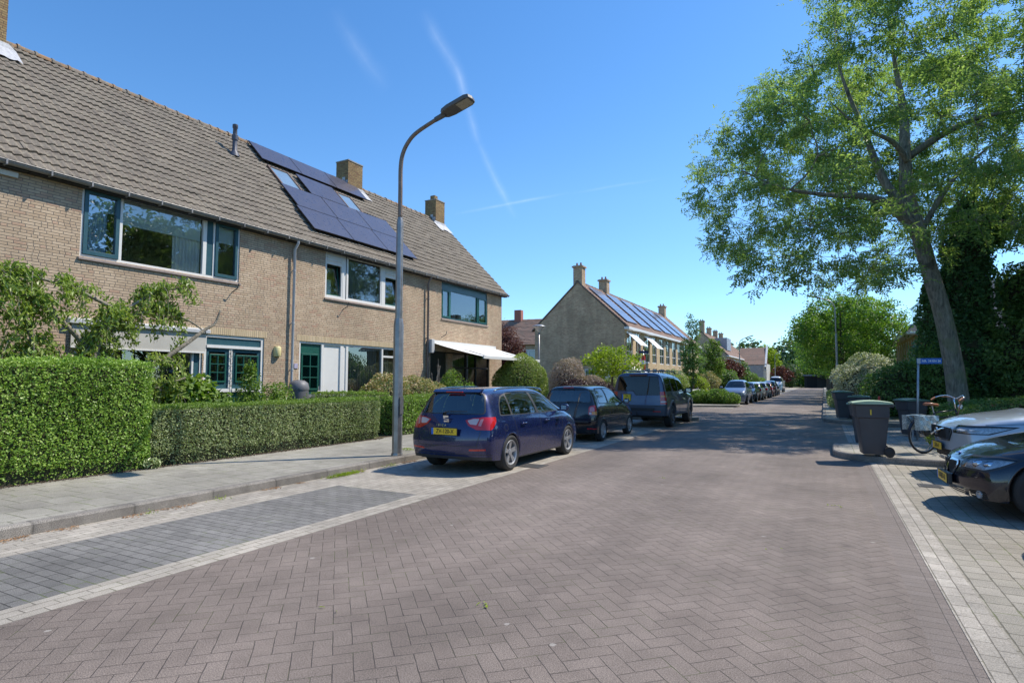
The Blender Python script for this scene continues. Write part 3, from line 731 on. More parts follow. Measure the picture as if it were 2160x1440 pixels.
curtain(o, X-0.25, 14.65, 16.3, 0.9, 2.72, M_curt_g, 0.13, 0.045); curtain(o, X-0.25, 16.42, 17.0, 0.9, 2.72, M_curt_g, 0.13, 0.045)
mb = MB(); mb.box((FX+0.0, 12.42, 2.80), (FX+0.005, 17.5, 2.98)); mb.build('lintel_course', M_soldier, h2)
mb = MB(); mb.box((FX, 12.33, 1.95), (FX+0.02, 12.46, 2.1)); mb.build('number_plate', plain('lilac_plate', (0.45,0.42,0.55), 0.4), h2)
downpipe(h2, 18.93, 5.7, 0.9, plain('brown_pipe', (0.16,0.13,0.12), 0.5))
mb = MB(); mb.tube([(FX, 14.3, 3.95), (FX+0.2, 14.32, 4.05), (FX+0.25, 14.32, 4.19)], 0.014, 6); mb.build('flag_bracket', M_pipe_d, h2)
# solar panels lie parallel to the roof
sl = math.hypot(EAX-RGX, RGZ-EAZ); UX, UZ = (RGX-EAX)/sl, (RGZ-EAZ)/sl; NX, NZ = UZ, -UX
def on_roof(s, y, h): return (EAX+UX*s+NX*h, y, EAZ+UZ*s+NZ*h)
def roof_box(mb, s0, s1, y0, y1, h0, h1, mi=0):
    vs = [on_roof(s0,y0,h0),on_roof(s1,y0,h0),on_roof(s1,y1,h0),on_roof(s0,y1,h0),on_roof(s0,y0,h1),on_roof(s1,y0,h1),on_roof(s1,y1,h1),on_roof(s0,y1,h1)]
    mb.add(vs, [(0,3,2,1),(4,5,6,7),(0,1,5,4),(1,2,6,5),(2,3,7,6),(3,0,4,7)], mi)
def solar(parent, s0, s1, y0, y1, h=0.13):
    mb = MB(); roof_box(mb, s0, s1, y0, y1, h, h+0.035, 1); roof_box(mb, s0+0.012, s1-0.012, y0+0.012, y1-0.012, h+0.035, h+0.037, 0)
    for yy in (y0+0.25, y1-0.25): roof_box(mb, s0, s1, yy-0.02, yy+0.02, 0.04, h, 1)
    return mb.build('solar_panel', [M_solar, M_solarf], parent)
def s_of(x): return (EAX-x)/(EAX-RGX)*sl
top0, top1 = s_of(-17.22), s_of(-18.0)
for i in range(3): solar(h2, top0, top1, 13.3+1.78*i, 13.3+1.78*(i+1)-0.02)
a0, a1, a2, a3 = s_of(-14.42), s_of(-15.30), s_of(-16.2), s_of(-17.08)
for i in range(3): solar(h2, a0, a1-0.01, 13.15+1.80*i, 13.15+1.80*(i+1)-0.02); solar(h2, a1+0.01, a2-0.01, 13.25+1.80*i, 13.25+1.80*(i+1)-0.02)
solar(h2, a2+0.01, a3, 14.62, 16.42)
def skylight(parent, s0, s1, y0, y1, fm):
    mb = MB(); t = 0.06
    roof_box(mb, s0, s1, y0, y0+t, 0, 0.1); roof_box(mb, s0, s1, y1-t, y1, 0, 0.1); roof_box(mb, s0, s0+t, y0+t, y1-t, 0, 0.1); roof_box(mb, s1-t, s1, y0+t, y1-t, 0, 0.1)
    f = mb.build('skylight', fm, parent); mb = MB(); roof_box(mb, s0+t, s1-t, y0+t, y1-t, 0.05, 0.075); mb.build('pane', plain('sky_glass', (0.22,0.30,0.36), 0.05, var=0.1, coat=1.0), f)
skylight(h2, a2+0.08, a3-0.02, 13.42, 14.32, plain('brown_skylight_frame', (0.12,0.07,0.05), 0.5)); skylight(h2, a2+0.1, a3-0.05, 16.62, 17.45, plain('brown_skylight_frame', (0.12,0.07,0.05), 0.5))
chimney(h2, -18.45, -17.75, 18.1, 18.98, 9.3, 11.05, M_brick_ch)
mb = MB(); p = on_roof(s_of(-16.95), 12.1, 0.0); mb.lathe([(0.16,0.0),(0.13,0.12),(0.075,0.2),(0.07,0.55),(0.095,0.56),(0.10,0.72),(0.07,0.74),(0.065,0.95),(0.085,0.97),(0.085,1.08),(0.0,1.12)], 14, p)
mb.build('vent_pipe', plain('slate_blue_pipe', (0.08,0.085,0.11), 0.5), h1, smooth=True, angle=R(50))
# ---------------- house 3: end house with awning
h3 = house('terraced_house', 'end brick terraced house with green framed upper window and white awning below', 18.95, 25.2,
           [(20.0, 23.8, 4.22, 5.84), (19.25, 24.0, 0.1, 2.8)], end=True)
o = window(h3, 20.0, 23.8, 4.22, 5.84, fm=M_teal, t=0.06)
mb = MB(); mb.box((X-0.085, 20.06, 5.45), (X-0.01, 23.74, 5.78)); mb.build('panel', M_teal, o)
mull(o, X, 20.68, 4.28, 5.45, 0.12, mat=M_green); mull(o, X, 22.95, 4.28, 5.45, 0.08, mat=M_green)
sash(o, X, 20.07, 20.61, 4.28, 5.44, M_green, 0.05); sash(o, X, 23.0, 23.72, 4.28, 5.44, M_green, 0.05); pane(o, X-0.05, 20.74, 22.91, 4.28, 5.45)
for k in range(5):
    mb = MB(); c = (X-0.25, 21.0+0.4*k+random.uniform(-.1,.1), 4.42); mb.lathe([(0.05,-0.14),(0.09,0.0),(0.07,0.12),(0.02,0.16)], 8, c)
    mb.build('ornament', M_curt, o, smooth=True)
o = window(h3, 19.25, 24.0, 0.1, 2.8, 'door_frame', fm=M_dark, t=0.06, sill=False)
mb = MB()
for y in (20.7,): mb.box((X-0.088, y-0.2, 0.1), (X-0.002, y+0.2, 2.74))
mb.build('post', M_brick, o)
mb = MB(); mb.box((X-0.075, 19.31, 0.12), (X-0.04, 20.4, 2.74)); d = mb.build('door', plain('black_green_door', (0.02,0.03,0.03), 0.35), o)
mb = MB(); mb.box((X-0.042, 19.6, 0.95), (X-0.03, 20.0, 1.05)); mb.build('letter_flap', M_zinc, d)
mb = MB()
for y in (22.0, 22.85): mb.box((X-0.088, y-0.035, 0.1), (X-0.002, y+0.035, 2.74))
for a, b in ((20.9, 21.965), (22.035, 22.815), (22.885, 23.94)): mb.box((X-0.07, a, 2.12), (X-0.01, b, 2.18)); mb.box((X-0.07, a, 0.1), (X-0.01, b, 0.6))
mb.build('glazing_bar', M_dark, o)
pane(o, X-0.05, 20.9, 23.94, 0.6, 2.74); curtain(o, X-0.3, 21.0, 22.6, 0.6, 2.7, M_curt_g, 0.2, 0.04)
# awning
mb = MB(); mb.box((FX+0.005, 19.2, 3.08), (FX+0.14, 24.4, 3.24)); aw = mb.build('awning', M_white, h3, bevel=0.01)
mb = MB(); n = 14; vs = []; xo, zo, zi = FX+2.5, 2.52, 3.12
for i in range(n+1):
    y = 19.3+5.0*i/n
    for k in range(5): f = k/4; vs.append((FX+0.12+(xo-FX-0.12)*f, y, zi+(zo-zi)*f-0.03*math.sin(math.pi*f)))
mb.add(vs, [(i*5+k, i*5+k+1, i*5+k+6, i*5+k+5) for i in range(n) for k in range(4)])
m_, nt_, b_ = newmat('white_awning_cloth'); (x_, y_, z_), g_ = objxyz(nt_)
st = (y_*(1/0.7)).frac().gt(0.92); nt_.links.new(mixc(nt_, st, (0.74,0.74,0.72), (0.50,0.50,0.49)), b_.inputs['Base Color']); b_.inputs['Roughness'].default_value = 0.9
mb.build('cloth', m_, aw, smooth=True, recalc=False)
mb = MB(); mb.box((xo-0.01, 19.28, zo-0.08), (xo+0.04, 24.32, zo+0.03)); mb.build('front_bar', M_white, aw)
mb = MB()
for y in (19.7, 23.9): mb.tube([(FX+0.1, y, 3.05), (FX+1.3, y+(0.5 if y < 20 else -0.5), 2.8), (xo-0.02, y, 2.52)], 0.025, 6)
mb.build('folding_arm', M_cream, aw)
mb = MB(); mb.box((FX+0.02, 19.0, 2.7), (FX+0.25, 19.2, 3.26)); mb.build('end_cap', plain('pale_grey_box', (0.52,0.53,0.54), 0.4), aw, bevel=0.03)
chimney(h3, -18.45, -17.75, 24.5, 25.3, 9.3, 11.12, M_brick_ch, pot=(-18.3, 24.75, 0.28, 0.3, M_brick_ch))
mb = MB(); mb.tube([(FX, 20.0, 3.4), (FX+0.2, 20.05, 3.5), (FX+0.25, 20.05, 3.64)], 0.014, 6); mb.build('flag_bracket', M_pipe_d, h3)
# ---------------- further rows
def row(name, label, X, ya, yb, depth, ez, rz, wall_front, wall_end, roofm, chims, hip=False, tile=True):
    """terrace along the street whose near gable faces the viewer"""
    h = empty(name, label, 'house'); rx = X-depth/2; xb = X-depth
    mb = MB(); mb.add([(X,ya,0),(xb,ya,0),(xb,ya,ez),(rx,ya,rz-0.1),(X,ya,ez)], [(0,1,2,3,4)]); mb.add([(X,yb,0),(xb,yb,0),(xb,yb,ez),(rx,yb,rz-0.1),(X,yb,ez)], [(4,3,2,1,0)])
    mb.add([(xb,ya,0),(xb,yb,0),(xb,yb,ez),(xb,ya,ez)], [(0,1,2,3)]); mb.build('gable_wall', wall_end, h)
    tile_roof(h, ya-0.06, yb+0.1, X+0.35, ez-0.15, rx, rz, roofm, tw=0.3, cl=0.34, res=6)
    mb = MB(); mb.add([(rx, ya-0.06, rz), (rx, yb+0.1, rz), (xb-0.3, yb+0.1, ez-0.2), (xb-0.3, ya-0.06, ez-0.2)], [(0,1,2,3)]); mb.build('rear_roof', roofm, h)
    for s in (1, -1):
        mb = MB(); xe = X+0.35 if s > 0 else xb-0.3
        mb.add([(rx, ya-0.07, rz+0.06), (xe, ya-0.07, ez-0.12), (xe, ya-0.07, ez-0.24), (rx, ya-0.07, rz-0.07), (rx, ya-0.002, rz+0.06), (xe, ya-0.002, ez-0.12), (xe, ya-0.002, ez-0.24), (rx, ya-0.002, rz-0.07)], [(0,1,2,3),(7,6,5,4),(0,4,5,1),(3,2,6,7)])
        mb.build('verge', plain('verge_brown', (0.17,0.13,0.11), 0.8), h)
    ridge_caps(h, ya-0.06, yb+0.1, rx, rz, roofm)
    mb = MB(); mb.box((X+0.002, ya-0.1, ez-0.33), (X+0.42, yb+0.1, ez-0.13)); mb.build('fascia', M_white, h)
    for cy, ch in chims:
        c = chimney(h, rx-0.4, rx+0.4, cy, cy+0.8, rz-0.7, rz+ch, wall_end, flash=False)
        mb = MB(); mb.box((rx-0.5, cy-0.1, rz+ch-0.12), (rx+0.5, cy+0.9, rz+ch)); mb.build('cornice', wall_end, c)
        mb = MB()
        for q in (-0.2, 0.15): mb.lathe([(0.1, 0), (0.08, 0.28), (0.0, 0.29)], 8, (rx+q, cy+0.4, rz+ch+0.05))
        mb.build('pot', plain('terracotta', (0.34,0.17,0.12), 0.8), c)
    return h
R2 = row('terraced_house', 'brown brick gable house with a row of solar panels across the side street', -14.15, 45.6, 77, 8.1, 6.1, 10.0, M_brick3, M_brick2, M_tiles2, [(45.62, 1.35), (52.0, 1.15), (74.6, 1.2)])
holes = []
for k in range(5):
    y0 = 46.2+5.4*k; holes += [(y0, y0+1.75, 3.2, 5.75), (y0, y0+1.75, 0.5, 2.7), (y0+2.6, y0+4.2, 3.2, 5.75), (y0+2.6, y0+4.2, 0.3, 2.7)]
mb = MB(); wall_x(mb, -14.15, -14.27, 45.6, 77, 0, 6.1, holes); mb.build('front_wall', M_brick3, R2)
for q in holes:
    mb = MB(); ring(mb, -14.28, -14.2, q[0], q[1], q[2], q[3], 0.09); mb.box((-14.26, (q[0]+q[1])/2-0.03, q[2]+0.09), (-14.21, (q[0]+q[1])/2+0.03, q[3]-0.09)); mb.box((-14.255, q[0]+0.09, q[2]+0.8), (-14.215, q[1]-0.09, q[2]+0.86))
    w_ = mb.build('window', M_white, R2); pane(w_, -14.24, q[0], q[1], q[2], q[3], M_glass_b)
mb = MB(); mb.box((-14.5, 45.8, 0.1), (-14.4, 76.8, 5.9)); mb.build('inner_wall', M_room, R2)
for k, y0 in enumerate((46.0, 51.4)):
    mb = MB(); z0, z1 = 5.55, 4.45; vs = []
    for t_ in (0, 0.02): vs += [(-14.1, y0, z0+t_), (-14.1, y0+2.3, z0+t_), (-12.95, y0+2.3, z1+t_), (-12.95, y0, z1+t_)]
    mb.add(vs, [(0,1,2,3),(7,6,5,4),(0,4,5,1),(1,5,6,2),(2,6,7,3),(3,7,4,0)]); mb.build('drop_awning', plain('white_screen', (0.80,0.79,0.76), 0.8, var=0.02), R2)
mb = MB(); vs = []
for t_ in (0, 0.02): vs += [(-14.1, 46.0, 2.75+t_), (-14.1, 48.6, 2.75+t_), (-12.5, 48.6, 1.95+t_), (-12.5, 46.0, 1.95+t_)]
mb.add(vs, [(0,1,2,3),(7,6,5,4),(0,4,5,1),(1,5,6,2),(2,6,7,3),(3,7,4,0)]); mb.build('drop_awning', plain('white_screen', (0.80,0.79,0.76), 0.8, var=0.02), R2)
mb = MB(); ring(mb, 0, 0.06, 0, 2.2, 0, 1.2, 0.08)
mb.v = [(-17.6+y, 45.6-x-0.005, 1.35+z) for x, y, z in mb.v]; w_ = mb.build('window', M_white, R2)
mb = MB(); mb.box((-17.55, 45.57, 1.4), (-15.45, 45.585, 2.5)); mb.build('pane', plain('sky_glass', (0.22,0.30,0.36), 0.05, coat=1.0), w_)
# solar groups on row 2
ex2, ez2, rx2, rz2 = -13.8, 5.95, -18.2, 10.0
def roof2_box(s0, s1, y0, y1, parent, nm='solar_panel', mat=None):
    L = math.hypot(ex2-rx2, rz2-ez2); a, b = (rx2-ex2)/L, (rz2-ez2)/L; mb = MB()
    P = lambda s, y, h: (ex2+a*s+b*h, y, ez2+b*s-a*h)
    mb.add([P(s0,y0,.1),P(s1,y0,.1),P(s1,y1,.1),P(s0,y1,.1),P(s0,y0,.16),P(s1,y0,.16),P(s1,y1,.16),P(s0,y1,.16)], [(0,3,2,1),(4,5,6,7),(0,1,5,4),(1,2,6,5),(2,3,7,6),(3,0,4,7)])
    return mb.build(nm, mat or plain('blue_solar', (0.15,0.16,0.21), 0.3, coat=0.4), parent)
for k in range(6):
    y0 = 46.6+4.4*k
    for j in range(3):
        for i in range(3): roof2_box(0.7+1.62*j*0.95, 0.7+1.62*j*0.95+1.5, y0+1.05*i, y0+1.05*(i+1)-0.03, R2)
# dormer behind the ridge of row 2, left
mb = MB(); mb.box((-21.8, 52, 6.6), (-19.6, 55, 8.9)); mb.build('dormer', M_cream, R2)
R3 = row('terraced_house', 'distant brick gable house with four chimneys beyond the green street trees', -14.3, 103, 135, 8.0, 6.0, 10.0, M_brick3, M_brick2, M_tiles2, [(103.1, 1.9), (110, 1.2), (117, 1.2), (124, 1.2)])
mb = MB(); wall_x(mb, -14.3, -14.4, 103, 135, 0, 6.0, [(104+4*k, 106+4*k, 3.2, 5.4) for k in range(7)]); mb.build('front_wall', M_brick3, R3)
for k in range(7):
    mb = MB(); ring(mb, -14.4, -14.32, 104+4*k, 106+4*k, 3.2, 5.4, 0.15); w_ = mb.build('window', M_white, R3); pane(w_, -14.36, 104+4*k, 106+4*k, 3.2, 5.4, M_glass_b)
mb = MB(); mb.box((-17.0, 108, 7.0), (-14.9, 113, 9.2)); mb.build('dormer', M_grey, R3)
R4 = empty('detached_house', 'small distant house with brown tiled roof and big grey framed front window', 'house', (-12.4, 123, 0))
mb = MB(); mb.box((-2.2, 0.02, 0), (2.6, 9, 4.9)); mb.build('wall', M_cream, R4)
mb = MB(); mb.add([(-2.6, -0.3, 4.75), (2.3, -0.3, 4.75), (2.3, 4.5, 8.3), (-2.6, 4.5, 8.3), (-2.6, 9.3, 4.7), (2.3, 9.3, 4.7)], [(0,1,2,3),(3,2,5,4)]); mb.build('roof', M_tiles2, R4)
mb = MB(); mb.add([(2.3,-0.5,4.3),(2.3,4.5,8.7),(2.3,4.5,8.0),(2.3,-0.5,3.6),(2.6,-0.5,4.3),(2.6,4.5,8.7),(2.6,4.5,8.0),(2.6,-0.5,3.6)], [(0,1,2,3),(7,6,5,4),(0,4,5,1),(3,2,6,7)]); mb.build('bargeboard', M_white, R4)
mb = MB(); ring(mb, 0, 0, 0, 0, 0, 0, 0.1) if False else mb.box((-2.0, -0.1, 1.9), (2.0, 0.0, 4.7)); mb.build('window', M_grey, R4)
mb = MB(); mb.box((-1.5, -0.13, 3.3), (1.6, -0.105, 4.55)); mb.build('pane', plain('sky_glass', (0.22,0.30,0.36), 0.05, coat=1.0), R4)
# house behind, between the rows
R5 = empty('rear_house', 'house with brown tiled roof far behind the gap between the two terraces', 'house', (-31, 62, 0), R(8))
mb = MB(); mb.box((-10, 0, 0), (10, 8, 6.0)); mb.build('wall', M_brick2, R5)
mb = MB(); mb.add([(-10.3, -0.4, 5.9), (10.3, -0.4, 5.9), (10.3, 4, 9.3), (-10.3, 4, 9.3)], [(0,1,2,3)])
rf = tile_roof(R5, -10, 10, 0.4, 5.9, -4.0, 9.4, M_tiles2, res=4); rf.rotation_euler = (0, 0, -math.pi/2)
for k, x0 in enumerate((-8, -4.6, -1.0, 2.6, 6)):
    mb = MB(); ring(mb, 0, 0.08, 0, 1.9, 0, 1.6, 0.12); mb.box((0.0, 0.9, 0.12), (0.08, 1.0, 1.48)); mb.v = [(x0+y, -x-0.002, 3.7+z) for x, y, z in mb.v]; w_ = mb.build('window', M_white, R5)
    mb = MB(); mb.box((x0+0.1, -0.03, 3.8), (x0+1.8, -0.02, 5.2)); mb.build('pane', plain('sky_glass', (0.22,0.30,0.36), 0.05, coat=1.0), w_)
c_ = MB(); c_.box((-3.2, 3.5, 8.6), (-2.3, 4.4, 10.6)); c_.build('chimney', plain('red_chimney', (0.36,0.14,0.10), 0.9), R5)
# house on the right with hipped dormer
R6 = empty('corner_house', 'yellow brick house with dormer seen between the avenue trees and ivy', 'house', (5.6, 47.2, 0))
mb = MB(); wall_x(mb, 0, 0.1, 0, 13, 0, 4.9, [(0.9+1.5*k, 1.95+1.5*k, 2.7, 4.5) for k in range(8)]); mb.add([(0,0,0),(9,0,0),(9,0,4.9),(0,0,4.9)], [(0,1,2,3)]); mb.build('wall', M_brick3, R6)
for k in range(8):
    mb = MB(); a = 0.9+1.5*k; ring(mb, 0.04, 0.14, a, a+1.05, 2.7, 4.5, 0.1); w_ = mb.build('window', M_white, R6); pane(w_, 0.1, a, a+1.05, 2.7, 4.5, M_glass_b); 
mb = MB(); mb.box((0.4, 0.3, 0), (0.5, 12.8, 4.8)); mb.build('inner_wall', M_dark, R6)
mb = MB(); mb.add([(-0.6, -0.6, 4.85), (-0.6, 13.6, 4.85), (3.2, 11, 8.4), (3.2, 2.4, 8.4), (9.6, -0.6, 4.85), (5.8, 2.4, 8.4), (5.8, 11, 8.4)], [(0,1,2,3), (0,3,5,4), (3,2,6,5)]); mb.build('roof', M_tiles3, R6)
mb = MB(); mb.box((-0.62, -0.62, 4.7), (9.6, 13.6, 4.84)); mb.build('fascia', M_white, R6)
mb = MB(); mb.box((0.7, 1.2, 5.6), (3.2, 8.6, 7.35)); d_ = mb.build('dormer', M_white, R6)
for k in range(5):
    mb = MB(); mb.box((0.67, 1.35+1.45*k, 5.9), (0.695, 2.6+1.45*k, 7.1)); mb.build('pane', plain('sky_glass', (0.22,0.30,0.36), 0.05, coat=1.0), d_)
c_ = MB(); c_.box((3.6, 9.2, 7.6), (4.6, 10.0, 9.3)); c_.build('chimney', M_brick_ch, R6)
# far end building behind the end of the street
R7 = empty('flat_garage', 'low flat-roofed dark building closing the far end of the street', 'building', (-2, 150, 0))
mb = MB(); mb.box((-2.0, 0, 0), (4.0, 6, 2.7)); mb.build('wall', plain('dark_wood', (0.06,0.06,0.055), 0.8), R7)
mb = MB(); mb.box((-2.3, -0.5, 2.7), (4.3, 6.5, 3.0)); mb.build('roof', M_grey, R7)
mb = MB(); mb.box((-1.5, -0.05, 0.1), (0.6, -0.005, 2.4)); mb.build('door', M_dark, R7)
# ================================================================ plants
def leaf_mat(name, cols, trans=0.35, rough=0.5, noise_s=0.9, vein=0.0, tcol=None):
    m, nt, b = newmat(name); (x, y, z), g = objxyz(nt)
    rp = V(nt, g.outputs['Random Per Island'])
    big = noise(nt, comb(nt, x, y, z), noise_s, 3, 0.6).mr(0.32, 0.68)
    f = rp*0.62+big*0.38
    c = ramp(nt, f.cl(), [(i/(len(cols)-1), q) for i, q in enumerate(cols)])
    nt.links.new(c, b.inputs['Base Color']); b.inputs['Roughness'].default_value = rough; b.inputs['Specular IOR Level'].default_value = 0.45
    tr = nt.nodes.new('ShaderNodeBsdfTranslucent'); c2 = mixc(nt, 1.0, c, (1.22,1.35,0.62), 'MULTIPLY'); nt.links.new(c2, tr.inputs[0])
    mx = nt.nodes.new('ShaderNodeMixShader'); mx.inputs[0].default_value = trans
    nt.links.new(b.outputs[0], mx.inputs[1]); nt.links.new(tr.outputs[0], mx.inputs[2])
    nt.links.new(mx.outputs[0], nt.nodes['Material Output'].inputs[0]); return m
L_hedge = leaf_mat('hedge_leaf_bright', [(0.11,0.20,0.03),(0.21,0.35,0.05),(0.32,0.47,0.085),(0.46,0.58,0.18)], 0.3, 0.4)
L_hedge2 = leaf_mat('hedge_leaf_grey', [(0.12,0.165,0.055),(0.23,0.285,0.11),(0.36,0.42,0.19),(0.50,0.55,0.32)], 0.25, 0.4)
L_hedge3 = leaf_mat('hedge_leaf_top', [(0.10,0.18,0.03),(0.20,0.30,0.05),(0.28,0.38,0.07)], 0.3, 0.45)
L_ash = leaf_mat('ash_leaf', [(0.09,0.15,0.045),(0.165,0.25,0.08),(0.26,0.35,0.13),(0.40,0.47,0.24)], 0.6, 0.5, 0.35)
L_ivy = leaf_mat('ivy_leaf', [(0.04,0.11,0.04),(0.075,0.17,0.065),(0.12,0.23,0.09),(0.19,0.32,0.14)], 0.32, 0.35, 0.5)
L_dark = leaf_mat('dark_shrub_leaf', [(0.06,0.125,0.035),(0.11,0.20,0.055),(0.18,0.28,0.085),(0.28,0.39,0.15)], 0.38, 0.4, 0.6)
L_maple = leaf_mat('avenue_leaf', [(0.06,0.13,0.02),(0.12,0.23,0.035),(0.21,0.34,0.05),(0.34,0.46,0.11)], 0.42, 0.45, 0.4)
L_green = leaf_mat('fresh_leaf', [(0.06,0.12,0.015),(0.12,0.21,0.03),(0.20,0.30,0.05),(0.30,0.40,0.09)], 0.35, 0.45)
L_lime = leaf_mat('lime_leaf', [(0.16,0.22,0.015),(0.27,0.36,0.02),(0.40,0.48,0.05)], 0.4, 0.45)
L_olive = leaf_mat('olive_bush_leaf', [(0.10,0.14,0.025),(0.19,0.25,0.045),(0.30,0.36,0.08),(0.40,0.46,0.14)], 0.3, 0.45)
L_weep = leaf_mat('weeping_leaf', [(0.11,0.17,0.025),(0.20,0.29,0.05),(0.32,0.40,0.09),(0.45,0.51,0.2)], 0.35, 0.4)
L_purple = leaf_mat('copper_leaf', [(0.05,0.015,0.018),(0.10,0.03,0.03),(0.17,0.06,0.05),(0.24,0.11,0.09)], 0.3, 0.4)
L_pink = leaf_mat('pinkish_leaf', [(0.20,0.13,0.11),(0.32,0.23,0.20),(0.45,0.36,0.33),(0.52,0.45,0.42)], 0.25, 0.5)
L_plum = leaf_mat('plum_leaf', [(0.018,0.006,0.009),(0.04,0.012,0.018),(0.075,0.02,0.03)], 0.2, 0.4)
L_white = leaf_mat('variegated_leaf', [(0.18,0.23,0.10),(0.36,0.38,0.25),(0.56,0.55,0.45),(0.72,0.69,0.62)], 0.25, 0.5, 1.5)
L_pieris = leaf_mat('pieris_leaf', [(0.08,0.14,0.03),(0.20,0.25,0.06),(0.36,0.34,0.14),(0.52,0.34,0.18),(0.55,0.48,0.34)], 0.25, 0.45, 2.0)
L_far = leaf_mat('far_leaf', [(0.05,0.09,0.03),(0.09,0.15,0.05),(0.14,0.20,0.08)], 0.3, 0.6, 0.15)
M_bark = plain('grey_bark', (0.25,0.22,0.17), 0.95, var=0.5, scale=3.5, bmp=0.04, bs=14)
def bark_mat():
    m, nt, b = newmat('fissured_bark'); (x, y, z), g = objxyz(nt)
    fs = noise(nt, comb(nt, x*16, y*16, z*3.0), 1.0, 5, 0.7); bl = noise(nt, comb(nt, x*1.6, y*1.6, z*1.3), 1.0, 4, 0.6); fn = noise(nt, comb(nt, x, y, z), 45, 3, 0.7)
    c = ramp(nt, fs, [(0.3, (0.10,0.085,0.065)), (0.5, (0.24,0.21,0.165)), (0.7, (0.38,0.345,0.28))])
    c = mixc(nt, bl.mr(0.58, 0.66)*0.75, c, (0.045,0.038,0.03)); c = mixc(nt, bl.mr(0.44, 0.38)*0.4, c, (0.20,0.22,0.10))
    nt.links.new(c, b.inputs['Base Color']); b.inputs['Roughness'].default_value = 0.95
    bump(nt, b, fs*1.0+fn*0.3, 0.05, 1.0); return m
M_barkf = bark_mat()
M_bark2 = plain('brown_bark', (0.10,0.08,0.06), 0.95, var=0.35, scale=8, bmp=0.01, bs=40)
M_twig = plain('grey_twig', (0.24,0.21,0.18), 0.9, var=0.3, scale=10)
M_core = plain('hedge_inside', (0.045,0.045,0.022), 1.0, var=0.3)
def lump(P, s, seed, k=5):
    r = np.random.default_rng(seed); out = np.zeros(len(P))
    for i in range(k):
        v = r.normal(size=3)*s*(1+0.5*i); out += np.sin(P @ v+r.uniform(0, 6.28))/(1+0.4*i)
    return out/2.2
def leaf_cloud(name, P, N, size, mat, parent=None, aspect=0.55, droop=0.0, bend=0.25):
    n = len(P)
    N = N/np.maximum(np.linalg.norm(N, axis=1, keepdims=True), 1e-6)
    d = rng.normal(size=(n, 3)); d[:, 2] -= droop
    d -= N*np.sum(d*N, 1, keepdims=True)*0.85; d /= np.linalg.norm(d, axis=1, keepdims=True)
    w = np.cross(N, d); w /= np.maximum(np.linalg.norm(w, axis=1, keepdims=True), 1e-6)
    s = (np.asarray(size)*rng.uniform(0.65, 1.3, n))[:, None]
    a = P-d*s*0.5; t = P+d*s*0.5-N*s*bend*0.4; l = P+w*s*aspect*0.5+N*s*bend*0.3-d*s*0.05; r = P-w*s*aspect*0.5+N*s*bend*0.3-d*s*0.05
    v = np.stack([a, l, t, r], 1).reshape(-1, 3); f = np.arange(4*n).reshape(-1, 4)
    return arrmesh(name, v, f, mat, parent)
def rdir(n):
    v = rng.normal(size=(n, 3)); return v/np.linalg.norm(v, axis=1, keepdims=True)
